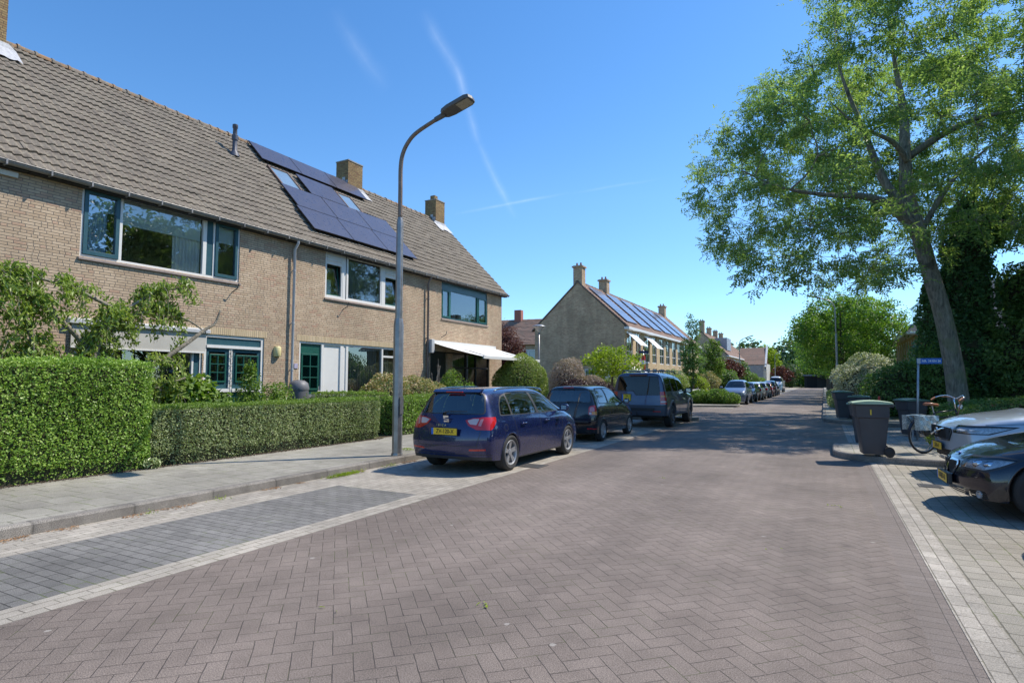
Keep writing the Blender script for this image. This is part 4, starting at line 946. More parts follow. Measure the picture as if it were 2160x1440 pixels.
def hedge(name, label, x0, x1, y0, y1, z0, z1, mat, size=0.045, dens=1500, seed=1, top=None, wav=0.04, group='clipped garden hedges'):
    h = empty(name, label, 'hedge', ((x0+x1)/2, (y0+y1)/2, z0), group=group); off = np.array([(x0+x1)/2, (y0+y1)/2, z0])
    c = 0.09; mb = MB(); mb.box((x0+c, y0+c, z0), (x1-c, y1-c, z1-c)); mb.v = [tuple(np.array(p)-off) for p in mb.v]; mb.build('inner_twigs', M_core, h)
    Ps, Ns = [], []
    def face(area, gen, nrm):
        n = int(area*dens); P = gen(n); N = np.tile(np.array(nrm, float), (n, 1))
        P = P-N*np.abs(rng.normal(0, 0.045, (n, 1)))+N*rng.uniform(0, 0.03, (n, 1))
        P += N*(lump(P, 2.2, seed)*wav+lump(P, 9.0, seed+5)*0.022)[:, None]
        Ps.append(P); Ns.append(N*0.55+rdir(n)*0.8+np.array([0, 0, 0.35]))
    U = lambda a, b, n: rng.uniform(a, b, n)
    face((y1-y0)*(z1-z0), lambda n: np.stack([np.full(n, x1), U(y0, y1, n), U(z0, z1, n)], 1), (1, 0, 0))
    face((y1-y0)*(x1-x0), lambda n: np.stack([U(x0, x1, n), U(y0, y1, n), np.full(n, z1)], 1), (0, 0, 1))
    face((x1-x0)*(z1-z0), lambda n: np.stack([U(x0, x1, n), np.full(n, y0), U(z0, z1, n)], 1), (0, -1, 0))
    face((x1-x0)*(z1-z0), lambda n: np.stack([U(x0, x1, n), np.full(n, y1), U(z0, z1, n)], 1), (0, 1, 0))
    face((y1-y0)*(z1-z0)*0.4, lambda n: np.stack([np.full(n, x0), U(y0, y1, n), U(z0, z1, n)], 1), (-1, 0, 0))
    for q in range(int((y1-y0)*16)):     # stray shoots
        o = np.array([rng.uniform(x0+.1, x1), rng.uniform(y0, y1), z1]) if rng.random() < .7 else np.array([x1, rng.uniform(y0, y1), rng.uniform(z0+.2, z1)])
        d = np.array([0.15, 0, 1.0])+rng.normal(0, .3, 3) if o[2] == z1 else np.array([1.0, 0, .5])+rng.normal(0, .3, 3)
        m = 9; L = rng.uniform(.05, .14); Ps.append(o+d*np.linspace(0.1, 1, m)[:, None]*L+rng.normal(0, .008, (m, 3))); Ns.append(rdir(m)+np.array([0, 0, .5]))
    P = np.concatenate(Ps); N = np.concatenate(Ns)
    kp = ~((P[:, 2]-z0 < 0.20) & (rng.random(len(P)) < 0.6)) & ~((lump(P, 1.6, seed+9) > 1.05) & (rng.random(len(P)) < 0.55)); P, N = P[kp], N[kp]
    cut = np.minimum(P[:, 2]-z0, 0.25); P[:, 0] -= np.where(N[:, 0] > -9, (0.25-cut)*0.25, 0)*(P[:, 0] > (x0+x1)/2)
    top_l = P[:, 2] > z1-0.05
    leaf_cloud('foliage', P[~top_l]-off, N[~top_l], size, mat, h, 0.6)
    leaf_cloud('new_growth', P[top_l]+np.array([0,0,0.01])-off, N[top_l], size, top or mat, h, 0.6)
    return h
def blob(center, rad, n, seed, shell=0.35, lum=0.16, lf=1.6):
    d = rdir(n); r = 1-np.abs(rng.normal(0, shell, n)); r = np.clip(r, 0.15, 1.05)
    P = d*r[:, None]*np.array(rad); k = 1+lump(P/np.mean(rad)*1.0, lf*2, seed)*lum
    return np.array(center)+P*k[:, None], d
def bush(name, label, cat, base, blobs, mat, size=0.06, dens=900, seed=1, core=0.62, aspect=0.5, group=None, shell=0.2, stems=True, lum=0.16):
    """blobs: (dx,dy,z,rx,ry,rz) relative to the base"""
    h = empty(name, label, cat, base, group=group); Ps, Ns = [], []; mb = MB()
    for i, (dx, dy, z, rx, ry, rz) in enumerate(blobs):
        area = 4*math.pi*((rx*ry)**1.6/3+(rx*rz)**1.6/3+(ry*rz)**1.6/3)**(1/1.6)
        P, d = blob((dx, dy, z), (rx, ry, rz), int(area*dens), seed+i*7, shell, lum)
        Ps.append(P); Ns.append(d*0.7+rdir(len(P))*0.8+np.array([0, 0, 0.3]))
        if core:
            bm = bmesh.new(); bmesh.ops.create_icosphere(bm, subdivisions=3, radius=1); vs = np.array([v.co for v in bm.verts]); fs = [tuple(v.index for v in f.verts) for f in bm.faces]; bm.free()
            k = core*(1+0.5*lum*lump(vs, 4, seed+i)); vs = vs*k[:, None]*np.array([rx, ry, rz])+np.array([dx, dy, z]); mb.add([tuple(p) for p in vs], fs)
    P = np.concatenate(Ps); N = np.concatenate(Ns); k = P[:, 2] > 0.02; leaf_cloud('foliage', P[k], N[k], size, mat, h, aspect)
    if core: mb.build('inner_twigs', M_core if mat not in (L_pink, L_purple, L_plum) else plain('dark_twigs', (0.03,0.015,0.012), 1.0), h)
    if stems:
        mb = MB()
        for i, (dx, dy, z, rx, ry, rz) in enumerate(blobs):
            for q in range(3): mb.tube([(dx*0.3, dy*0.3, -0.05), (dx*0.7+random.uniform(-.1,.1), dy*0.7, z*0.5), (dx+random.uniform(-.3,.3)*rx, dy, z+rz*0.3)], [0.03, 0.02, 0.008], 5)
        mb.build('stems', M_bark2, h)
    return h
def grow(mb, trunk, clumps, r_end=0.012, wig=0.12, nseg=4, rscale=1.0, up=0.25):
    """connect every clump centre to the nearest, lower part of the growing skeleton"""
    pts = [np.array(p[:3], float) for p in trunk]; rad = [p[3] for p in trunk]
    mb.tube(trunk_smooth([p[:3] for p in trunk]), trunk_smooth_r([p[3] for p in trunk]), 14)
    nodes = list(pts); nr = list(rad); k0 = max(1, len(pts)//2)
    for i in range(k0): nr[i] = 0
    order = sorted(range(len(clumps)), key=lambda i: np.linalg.norm(clumps[i]-pts[-1]))
    tips = []
    for i in order:
        c = np.array(clumps[i]); A = np.array(nodes); d = np.linalg.norm(A-c, axis=1)+np.maximum(0, A[:, 2]-c[2]+0.3)*0.9+(np.array(nr) <= 0)*50
        j = int(np.argmin(d)); a = A[j]; L = np.linalg.norm(c-a)
        if L < 0.05: continue
        r0 = max(r_end, min(nr[j]*0.72, 0.018*L*rscale+0.02)); seg = []
        for s in range(1, nseg+1):
            t = s/nseg; p = a+(c-a)*t+np.array([0, 0, up*L*0.3*math.sin(math.pi*t)])+rng.normal(0, wig*L*0.12, 3)*(t < 1)
            seg.append(p)
        rr = [r0*(1-0.55*s/nseg) for s in range(nseg+1)]
        mb.tube([tuple(a)]+[tuple(p) for p in seg], rr, 6 if r0 > 0.03 else 4, cap=False)
        for p, r in zip(seg, rr[1:]): nodes.append(p); nr.append(r)
        tips.append((c, (c-a)/L, rr[-1]))
    return tips
def trunk_smooth(pts, k=5):
    P = [Vector(p) for p in pts]; out = []
    for i in range(len(P)-1):
        a, b, c, d = P[max(i-1,0)], P[i], P[i+1], P[min(i+2,len(P)-1)]
        for s in range(k):
            t = s/k; out.append(0.5*((2*b)+(c-a)*t+(2*a-5*b+4*c-d)*t*t+(3*b-a-3*c+d)*t**3))
    return out+[P[-1]]
def trunk_smooth_r(r, k=5):
    return [r[i]+(r[i+1]-r[i])*s/k for i in range(len(r)-1) for s in range(k)]+[r[-1]]
def tree(name, label, base, trunk, clumps, crad, nleaf, size, mat, bark=None, aspect=0.45, droop=0.0, group=None, twigs=5, cat='tree', flat=0.75, rscale=1.0, up=0.25, fleaf=0.55):
    h = empty(name, label, cat, base, group=group); b = np.array(base)
    mb = MB(); tips = grow(mb, trunk, clumps, rscale=rscale, up=up); Ps, Ns = [], []
    for (c, d, r) in tips:
        cr = crad*random.uniform(0.7, 1.3); m = int(nleaf*random.uniform(0.6, 1.35)*(cr/crad)**2)
        ends = []
        for q in range(twigs):
            e = c+rdir(1)[0]*cr*np.array([1, 1, flat])*random.uniform(0.6, 1.0)+d*cr*0.3-np.array([0, 0, droop*cr*0.6]); ends.append(e)
            mb.tube([tuple(c), tuple((c+e)/2+np.array([0, 0, 0.06*cr])), tuple(e)], [max(0.006, r*0.8), 0.007, 0.004], 3, cap=False)
        ends = np.array(ends); j = rng.integers(0, twigs, m); t = rng.uniform(0.25, 1.12, (m, 1))**0.8
        P = c+(ends[j]-c)*t+rng.normal(0, cr*0.19, (m, 3)); k = rng.random(m) > fleaf
        P[k] = c+rdir(int(k.sum()))*cr*np.array([1, 1, flat])*(rng.random((int(k.sum()), 1))**0.45)
        Ps.append(P); Ns.append(rdir(m)*0.9+np.array([0, 0, 0.75])+(P-c)*0.4)
    mb.build('trunk', bark or M_bark, h, smooth=True, recalc=False)
    leaf_cloud('crown', np.concatenate(Ps), np.concatenate(Ns), size, mat, h, aspect, droop)
    return h
def campos(lat, k, z):   # metres to the right of the view axis / depth along it -> world
    c, s = math.cos(YAW), math.sin(YAW); return np.array([lat*c-k*s, lat*s+k*c, z])
def img(P):
    c, s = math.cos(YAW), math.sin(YAW); k = -P[:, 0]*s+P[:, 1]*c; l = P[:, 0]*c+P[:, 1]*s
    return 1080+F_PX*l/k, YH-F_PX*(P[:, 2]-CAM_H)/k
def inside(poly, x, y):
    r = np.zeros(len(x), bool); n = len(poly)
    for i in range(n):
        (x0, y0), (x1, y1) = poly[i], poly[(i+1) % n]
        if y0 == y1: continue
        c = ((y0 > y) != (y1 > y)) & (x < (x1-x0)*(y-y0)/(y1-y0)+x0); r ^= c
    return r
def pick(P, dist, n):
    out = []
    for p in P:
        if all(np.linalg.norm(p-q) > dist for q in out):
            out.append(p)
            if len(out) >= n: break
    return out
# ---- the big ash on the right
TB = campos(15.5, 20.0, 0.0)      # trunk foot
def ash():
    ctr = TB+np.array([0.3, 1.5, 0]); N = 60000
    P = np.stack([rng.uniform(ctr[0]-10, ctr[0]+9, N), rng.uniform(ctr[1]-9, ctr[1]+9, N), rng.uniform(4.6, 19, N)], 1)
    rad = np.hypot(P[:, 0]-ctr[0], P[:, 1]-ctr[1])
    x, y = img(P)
    outl = [(1480,350),(1500,305),(1560,235),(1610,170),(1690,140),(1740,90),(1770,-150),(2900,-300),(2900,560),(2160,470),(2060,480),(1960,500),(1920,560),(1840,590),(1720,600),(1640,575),(1560,545),(1505,480),(1490,430)]
    xs = P[:, 0]-0.53*P[:, 2]; ys = P[:, 1]-0.57*P[:, 2]
    ok = inside(outl, x, y) & (rad < 9.6-0.02*(P[:, 2]-9)**2) & (ys > 14.7+0.42*np.minimum(xs, 0.3)+0.5) & (P[:, 2] < 17.5)
    inner = (rad < 2.6) & (P[:, 2] < 7.6)          # open inside, foliage towards the outside
    P = P[ok & ~inner]
    C = pick(P, 0.88, 420)
    tr = [(*TB, 0.38), (*(campos(15.38, 20, 0.8)), 0.32), (*campos(15.25, 20, 2.2), 0.29), (*campos(14.95, 20, 4.0), 0.27), (*campos(14.55, 20, 5.6), 0.26), (*campos(14.25, 20, 6.9), 0.25), (*campos(14.1, 20.2, 8.0), 0.24), (*campos(14.2, 20.4, 9.6), 0.19), (*campos(14.5, 20.8, 11.5), 0.14), (*campos(14.4, 21, 13.5), 0.07), (*campos(14.2, 21, 15.5), 0.02)]
    b = np.array(TB); tr = [(p[0]-b[0], p[1]-b[1], p[2], p[3]) for p in tr]
    C = [c-b for c in C]
    h = empty('ash_tree', 'large leaning ash tree whose airy crown fills the upper right corner', 'tree', tuple(TB))
    mb = MB(); extra = [[(14.25,20,6.7,0.21),(13.4,19.8,7.5,0.19),(12.3,19.6,7.9,0.12),(10.6,19.2,7.85,0.075),(9.0,18.9,8.0,0.045),(7.6,18.7,8.5,0.02)], [(14.15,20,7.4,0.18),(13.4,20.3,8.6,0.15),(12.9,20.6,10.6,0.10),(12.2,20.6,12.6,0.05),(11.9,20.6,14.0,0.02)], [(14.3,20.1,6.6,0.10),(15.1,20.0,8.0,0.09),(15.9,20.0,9.0,0.06),(17.2,20.2,10.0,0.03),(18.2,20.2,10.8,0.012)], [(14.3,20.5,9.6,0.14),(15.3,20.2,10.3,0.12),(16.6,20,10.9,0.08),(18.2,20,11.2,0.04),(19.6,20,11.9,0.015)], [(14.0,20,9.3,0.10),(13.3,19.7,9.9,0.09),(12.0,19.5,10.4,0.04),(11.0,19.4,11.2,0.015)]]
    nodes_extra = []
    for e in extra:
        pp = [tuple(campos(a, k, z)-b) for a, k, z, r in e]; sp = trunk_smooth(pp); mb.tube(sp, trunk_smooth_r([r for *_, r in e]), 9)
        nodes_extra += [(np.array(p), r) for p, r in zip(sp, trunk_smooth_r([r for *_, r in e]))][4:]
    global grow
    pts = [np.array(p[:3]) for p in tr]
    mb.tube(trunk_smooth([p[:3] for p in tr]), trunk_smooth_r([p[3] for p in tr]), 18)
    nodes = pts[6:]+[n for n, r in nodes_extra]; nr = [p[3] for p in tr][6:]+[r for n, r in nodes_extra]; tips = []
    for c in sorted(C, key=lambda c: np.linalg.norm(c-pts[7])):
        A = np.array(nodes); d = np.linalg.norm(A-c, axis=1)+np.maximum(0, A[:, 2]-c[2]+0.2)*0.6; j = int(np.argmin(d)); a = A[j]; L = np.linalg.norm(c-a)
        if L < 0.1: continue
        r0 = max(0.014, min(nr[j]*0.75, 0.02*L+0.012)); seg = []
        for s in range(1, 6): t = s/5; seg.append(a+(c-a)*t+np.array([0, 0, 0.07*L*math.sin(math.pi*t)])+rng.normal(0, 0.02*L, 3)*(t < 1))
        rr = [r0*(1-0.5*s/5) for s in range(6)]; mb.tube([tuple(a)]+[tuple(p) for p in seg], rr, 6, cap=False)
        nodes += seg; nr += rr[1:]; tips.append((c, (c-a)/L, rr[-1]))
    Ps, Ns = [], []
    for c, d, r in tips:
        cr = 0.95*random.uniform(0.75, 1.25); tw = 9; ends = []
        for q in range(tw):
            e = c+rdir(1)[0]*cr*np.array([1, 1, 0.7])*random.uniform(0.6, 1.0)+d*cr*0.35-np.array([0, 0, 0.2]); ends.append(e)
            mb.tube([tuple(c), tuple((c+e)/2+np.array([0, 0, 0.05])), tuple(e)], [max(0.008, r*0.7), 0.009, 0.004], 3, cap=False)
        ends = np.array(ends)
        for e in ends:      # compound leaves: sprays of leaflets at the twig ends
            ns = random.randint(9, 13)
            for q in range(ns):
                o = c+(e-c)*random.uniform(0.35, 1.05)+rng.normal(0, 0.13, 3); ax = rdir(1)[0]*0.8+(e-c)/cr*0.5-np.array([0, 0, 0.35]); ax /= np.linalg.norm(ax); sd_ = np.cross(ax, [0, 0, 1.0]); sd_ /= np.linalg.norm(sd_)+1e-6
                m = 7; t = np.repeat(np.linspace(0.06, 0.30, 4), 2)[:m]; sg = np.array([1, -1]*4)[:m]
                Ps.append(o+ax*t[:, None]+sd_*(sg*0.055)[:, None]); nn = np.cross(sd_, ax); Ns.append(np.tile(nn*np.sign(nn[2]+1e-6), (m, 1))+rng.normal(0, 0.35, (m, 3)))
    P = np.concatenate(Ps); Nn = np.concatenate(Ns)
    x, y = img(P+b); lo = (P[:, 2] < 4.4)
    P, Nn = P[~lo], Nn[~lo]
    mb.build('trunk', M_barkf, h, smooth=True, recalc=False)
    leaf_cloud('crown', P, Nn, 0.12, L_ash, h, 0.45, 0.2)
ash()
# ---- avenue trees on the right pavement
k = 0
for i, (Y, hgt, rr, xx) in enumerate([(48.5, 7.4, 3.2, 1.2), (55, 7.8, 3.1, 1.1), (62, 7.6, 3.1, 1.0), (70, 7.6, 3.2, 0.9), (79, 7.6, 3.3, 0.8), (89, 7.6, 3.4, 0.7), (100, 7.6, 3.5, 0.6), (112, 7.6, 3.5, 0.5)]):
    n = 700; P = np.stack([rng.uniform(-rr-.5, rr+.5, n), rng.uniform(-rr, rr, n), rng.uniform(2.5, hgt, n)], 1)
    q = ((P[:, 0]-0.4)/(rr+0.4))**2+(P[:, 1]/rr)**2+((P[:, 2]-5.2)/(hgt-5.2+0.2))**2; P = P[(q < 1)]
    P = P[lump(P, 0.85, 300+i) > -0.1]; C = pick(P, 0.8 if i < 3 else 1.3, 120 if i < 3 else 45); tr = [(0,0,0,0.21),(0.03,0,1.2,0.17),(0,0.05,2.4,0.155),(0.05,0,3.6,0.13),(0,0,5.0,0.09),(0,0,6.4,0.04)]
    lab = ['nearest avenue tree, behind the tall lamp post at the wheelie bins', 'second tree of the avenue row on the right pavement', 'third tree of the avenue row on the right pavement', 'fourth tree of the avenue row on the right pavement'][i] if i < 4 else ['fifth tree of the avenue row, mostly hidden by nearer crowns','sixth avenue tree, deep in the row','seventh avenue tree, near the end of the row','last and farthest tree of the avenue row'][i-4]
    tree('avenue_tree', lab, (xx, Y, 0.1), tr, C, 0.78 if i < 3 else 1.2, 240 if i < 3 else 200, 0.16 if i < 3 else 0.26, L_maple, M_bark2, 0.7, group='avenue trees', twigs=4)
# ---- dark ivy clad trees and the thicket on the right
def mass(name, label, spec, mat, size, dens, seed, cat='tree', core=0.75, group=None, trunk=None, shell=0.16):
    b = campos(*spec[0][:2], 0.0) if len(spec[0]) else (0,0,0); bl = []
    for lat, kk, z, rl, rk, rz in spec:
        p = campos(lat, kk, z); bl.append((p[0]-b[0], p[1]-b[1], z, rl, rk, rz))
    return bush(name, label, cat, (b[0], b[1], 0.0), bl, mat, size, dens, seed, core, 0.7, group, shell, True, 0.28)
mass('ivy_tree', 'tall tree trunk wrapped in very dark ivy, right of the leaning ash trunk', [(19.6,25,2.5,1.5,1.5,2.6),(19.7,25,5.0,1.15,1.1,2.2),(19.9,25,7.2,0.95,0.9,1.9),(20.2,25,8.6,0.7,0.7,1.1),(21.2,25,8.5,0.6,0.6,1.1)], L_ivy, 0.15, 330, 11)
mass('ivy_tree', 'lower dark ivy column left of and behind the leaning ash trunk', [(18.9,25.5,2.0,1.0,1.2,2.3),(18.9,25.5,4.3,0.75,0.9,1.6),(18.8,25.5,5.4,0.5,0.6,1.0)], L_ivy, 0.15, 330, 12)
mass('evergreen_tree', 'broad dark green tree at the right edge of the photo behind the grey car', [(21.5,23,2.2,2.3,2.0,2.6),(23.2,23.5,4.0,2.3,2,2.3),(22.0,24,5.3,1.5,1.5,1.4),(20.6,22.6,1.2,1.5,1.3,1.4),(24.5,23,6,2,2,2)], L_dark, 0.14, 330, 13)
mass('dark_shrub', 'dark glossy shrub between the white flowering shrub and the ash trunk', [(16.3,24,1.0,1.5,1.2,1.35),(17.6,24.2,1.3,1.2,1.2,1.5)], L_dark, 0.11, 420, 14, 'shrub')
mass('variegated_shrub', 'big pale variegated shrub behind the green-lidded bins', [(18.4,30,1.35,1.65,1.6,1.5)], L_white, 0.10, 620, 15, 'shrub', 0.7)
mass('variegated_shrub', 'small round pale variegated shrub in front of the big one', [(17.7,27.2,0.85,1.0,1.0,0.95)], L_white, 0.09, 700, 16, 'shrub', 0.7)
mass('green_shrub', 'yellow-green shrub between the lamp post and the big pale shrub', [(19.6,34,0.7,0.8,0.8,0.9)], L_green, 0.11, 400, 17, 'shrub')
for q, (lat, kk, lab) in enumerate([(17.8, 31.0, 'low grey-green plants on the verge left of the far lamp post'), (16.4, 28.0, 'low bushy plants at the kerb in front of the far lamp post')]):
    mass('verge_plants', lab, [(lat+0.6*q,kk,0.3,0.5,1.6,0.45)], L_hedge2, 0.07, 500, 18+q, 'plants', 0.6)
bush('verge_plants', 'line of low plants along the right kerb under the avenue trees', 'plants', (0.6, 46, 0.1), [(0,-9+3.4*i,0.25,0.45,1.7,0.42) for i in range(9)], L_hedge2, 0.09, 300, 21, 0.6)
bush('ground_ivy', 'dark ground cover behind the bicycle at the foot of the ash', 'plants', (4.6, 19.2, 0.0), [(0,0,0.25,1.3,1.0,0.5),(1.8,0.2,0.3,1.4,1.1,0.6),(-0.6,2.4,0.3,1.2,1.1,0.5),(1.6,2.4,0.3,1.5,1.1,0.6),(3.6,-0.2,0.4,1.5,1.2,0.8),(0.8,4.4,0.4,2.4,1.3,0.7)], L_dark, 0.08, 650, 23, 0.7)
bush('yellow_flower_clump', 'yellow-green flowering clump behind the bicycle wheel', 'plants', (2.25, 15.55, 0.12), [(0,0,0.17,0.34,0.25,0.22)], L_lime, 0.05, 1800, 24, 0.4)
# trees outside the frame on the right: they stand in the window reflections
for i, (x, y, s) in enumerate([(14, 22, 1.0), (20, 30, 1.15), (18, 13, 0.9)]):
    n = 400; P = np.stack([rng.uniform(-5, 5, n), rng.uniform(-5, 5, n), rng.uniform(3, 14, n)], 1); P = P[((P[:, 0]/4.6)**2+(P[:, 1]/4.6)**2+((P[:, 2]-8.5)/5.5)**2) < 1]
    tree('park_tree', ['broad leafy tree just outside the right edge of the photo', 'leafy tree far outside the right edge of the photo', 'leafy tree beside the parking places outside the right edge'][i], (x, y, 0), [(0,0,0,0.35),(0,0,3,0.28),(0,0,7,0.2),(0,0,11,0.1)], pick(P, 1.7, 70), 1.6, 380, 0.34, L_dark, aspect=0.7, twigs=3)
for i, (x, y, r, h_) in enumerate([(13, 40, 4.0, 3.0), (20, 46, 5, 4), (24, 36, 5, 4), (27, 22, 5, 4), (25, 10, 5, 4), (17, 3, 3, 2), (16, -6, 4, 3)]):  # added shrubs out of view, so window reflections hide the pale horizon
    bush('unseen_shrub', ['shrub mass beyond the evergreen tree, outside the photo', 'large shrub mass farther right, outside the photo', 'big shrubs well right of the ash, outside the photo', 'big shrubs behind the parked cars, outside the photo', 'shrubs right of the parking places, outside the photo', 'small shrubs at the near right, outside the photo', 'shrubs behind the viewer on the right, outside the photo'][i], 'shrub', (x, y, 0), [(0,0,h_*.6,r,r,h_*.7),(r*.6,r*.5,h_*.5,r*.7,r*.7,h_*.6)], L_dark, 0.3, 40, 400+i, 0.85)
# ---- left gardens
hedge('hedge', 'tall bright green clipped hedge at the left edge of the photo', -11.0, -9.93, -0.5, 5.72, 0.1, 1.86, L_hedge, 0.040, 3500, 1, L_hedge, 0.05)
hedge('hedge', 'long low grey-green clipped hedge beside the street lamp', -10.75, -10.0, 5.78, 11.45, 0.1, 1.12, L_hedge2, 0.034, 4200, 2, L_hedge3, 0.03)
hedge('hedge', 'low hedge running back to the door between two front gardens', -13.4, -10.9, 12.35, 12.9, 0.1, 1.22, L_hedge2, 0.045, 2000, 3, L_hedge3, 0.03)
hedge('hedge', 'second low roadside hedge behind the lamp post and blue car', -10.75, -10.05, 12.35, 18.0, 0.1, 1.12, L_hedge, 0.045, 2000, 4, L_hedge3, 0.03)
def weeping():
    b = np.array([-12.3, 6.05, 0.1]); h = empty('weeping_tree', 'gnarled weeping tree with drooping leaves behind the tall hedge', 'tree', tuple(b)); h.scale = (1, 1, 0.88); mb = MB()
    limbs = [[(0,0,0,.13),(0.02,0.0,0.9,.11),(0.05,0.02,1.5,.105),(0.0,-0.1,2.2,.09),(0.05,0.1,2.9,.07),(0.1,0.3,3.25,.05)],
             [(0.05,0,1.45,.085),(0.1,0.45,1.85,.075),(0.15,0.95,2.05,.06),(0.2,1.5,2.5,.05),(0.2,2.0,2.95,.04),(0.2,2.25,3.15,.03),(0.22,2.35,3.5,.018)],
             [(0.0,-0.1,2.2,.06),(0.1,-0.7,2.9,.05),(0.1,-1.5,3.45,.045),(0.0,-2.3,3.5,.03),(0,-2.9,3.35,.02)],
             [(0.1,0.3,3.2,.045),(0.1,-0.4,3.55,.04),(0.15,-1.2,3.75,.03),(0.1,-1.9,3.8,.02)],
             [(0.05,0.1,2.9,.045),(0.1,0.9,3.3,.04),(0.1,1.6,3.2,.025),(0.1,2.1,2.9,.015)],
             [(0.1,0.3,3.2,.03),(0.1,0.9,3.7,.025),(0.1,1.5,3.95,.015)],
             [(0.1,0.2,1.6,.04),(0.2,0.9,1.5,.03),(0.2,1.6,1.75,.02)],
             [(0.1,-1.3,3.4,.03),(0.15,-1.2,2.6,.022),(0.2,-1.0,1.9,.012)]]
    nodes = []
    for l in limbs:
        sp = trunk_smooth([q[:3] for q in l]); mb.tube(sp, trunk_smooth_r([q[3] for q in l]), 8); nodes += [np.array(p) for p in sp[len(sp)//3:]]
    Ps, Ns = [], []
    A = [p for p in nodes if p[2] > 1.4]
    for i in range(250):
        a = A[random.randrange(len(A))]; d = rdir(1)[0]*np.array([0.45, 0.6, 0.2]); L = random.uniform(0.2, 0.75)
        if a[1] > 1.7 or (a[1] > 1.1 and random.random() < .5): continue
        pts = [a, a+d*0.35+np.array([0,0,0.1]), a+d*0.7+np.array([0,0,-0.12*L]), a+d*0.9+np.array([0,0,-L])]; mb.tube([tuple(p) for p in pts], [0.012,0.009,0.006,0.003], 4, cap=False)
        for j in range(random.randint(40, 75)):
            t = random.uniform(0.2, 1.0)*3; k = min(2, int(t)); p = pts[k]+(pts[k+1]-pts[k])*(t-k)
            Ps.append(p+rng.normal(0, 0.06, 3)); Ns.append(rng.normal(0, 0.7, 3)+np.array([0.5, 0, 0.35]))
    P = np.array(Ps); mb.build('trunk', M_bark, h, smooth=True, recalc=False); leaf_cloud('leaves', P, np.array(Ns), 0.12, L_weep, h, 0.36, 1.6)
weeping()
bush('vine_shrub', 'loose leafy climber at the left edge below the weeping tree', 'shrub', (-12.6, 4.1, 0.1), [(0,0,1.5,0.5,0.8,0.9),(0.1,0.9,1.6,0.4,0.6,0.7),(0,-0.8,1.7,0.5,0.7,0.7)], L_weep, 0.10, 420, 31, 0, shell=0.35)
bush('broadleaf_shrub', 'broad bright-leaved shrub between the tall hedge and green door', 'shrub', (-12.6, 8.3, 0.1), [(0,0,0.8,0.45,0.55,0.8),(0.2,-0.5,0.9,0.4,0.5,0.7),(0.1,0.55,0.6,0.3,0.3,0.6)], L_green, 0.15, 300, 32, 0.5, 0.8, shell=0.3)
bush('rose_shrub', 'loose climbing rose shrub in front of the green panelled door', 'shrub', (-12.9, 9.85, 0.1), [(0,0,1.0,0.35,0.35,0.95),(0.1,0.6,0.8,0.4,0.4,0.7),(0,1.0,0.9,0.3,0.35,0.6),(-0.05,0.05,1.75,0.18,0.18,0.25)], L_green, 0.085, 500, 33, 0, shell=0.4)
bush('pieris_shrub', 'red and cream tipped shrub in front of the white framed window', 'shrub', (-12.3, 14.4, 0.1), [(0,0,0.9,0.8,0.9,0.85),(0.1,1.3,0.85,0.8,0.9,0.85),(0.1,2.3,0.7,0.7,0.8,0.75),(0,-0.7,0.7,0.5,0.5,0.7)], L_pieris, 0.075, 900, 34, 0.6)
bush('green_shrub', 'upright fresh green shrub left of the round bush by the awning', 'shrub', (-12.2, 17.9, 0.1), [(0,0,1.0,0.45,0.5,1.0),(0.1,0.9,0.75,0.5,0.6,0.75)], L_green, 0.085, 500, 35, 0.4, shell=0.35)
def bare_shrub():
    b = (-12.6, 17.3, 0.1); h = empty('bare_shrub', 'leafless grey branching shrub beside the dark front door', 'shrub', b); mb = MB()
    for i in range(26):
        a = random.uniform(-1.9, 1.9); L = random.uniform(1.3, 2.3); pts = [(0, 0, 0.1), (0.1*math.cos(a*3), 0.16*a, L*0.4), (0.2*math.cos(a*2), 0.36*a, L*0.75), (0.2*math.cos(a*2), 0.40*a+random.uniform(-.15,.15), L)]
        mb.tube(trunk_smooth(pts, 3), trunk_smooth_r([0.024, 0.016, 0.009, 0.004], 3), 5)
    mb.build('branches', M_twig, h, smooth=True, recalc=False)
bare_shrub()
bush('round_bush', 'large round yellow-green bush behind the blue car roof', 'shrub', (-11.7, 22.6, 0.1), [(0,0,1.2,1.25,1.45,1.35)], L_olive, 0.075, 1200, 36, 0.8, shell=0.1, lum=0.1)
bush('copper_tree', 'dark copper-leaved tree in the gap between the two terraces', 'tree', (-21.5, 38, 0.1), [(0,0,4.0,1.7,1.7,1.7),(0.9,0.5,2.8,1.4,1.4,1.4),(-1.0,0,3.0,1.4,1.4,1.4),(0,0,1.6,1.5,1.5,1.3)], L_purple, 0.13, 330, 37, 0.6, shell=0.25, lum=0.3)
bush('pink_shrub', 'pinkish-grey feathery shrub above the black car', 'shrub', (-11.8, 28.2, 0.1), [(0,0,1.5,1.0,1.1,1.15),(0.9,1.0,1.1,0.8,0.9,0.75)], L_pink, 0.075, 1000, 38, 0.6)
bush('plum_shrub', 'very dark purple shrub between the blue car and the black car', 'shrub', (-10.9, 26.9, 0.1), [(0,0,0.75,0.9,1.1,0.8),(0.9,1.2,0.7,0.8,1.0,0.75)], L_plum, 0.08, 700, 39, 0.75)
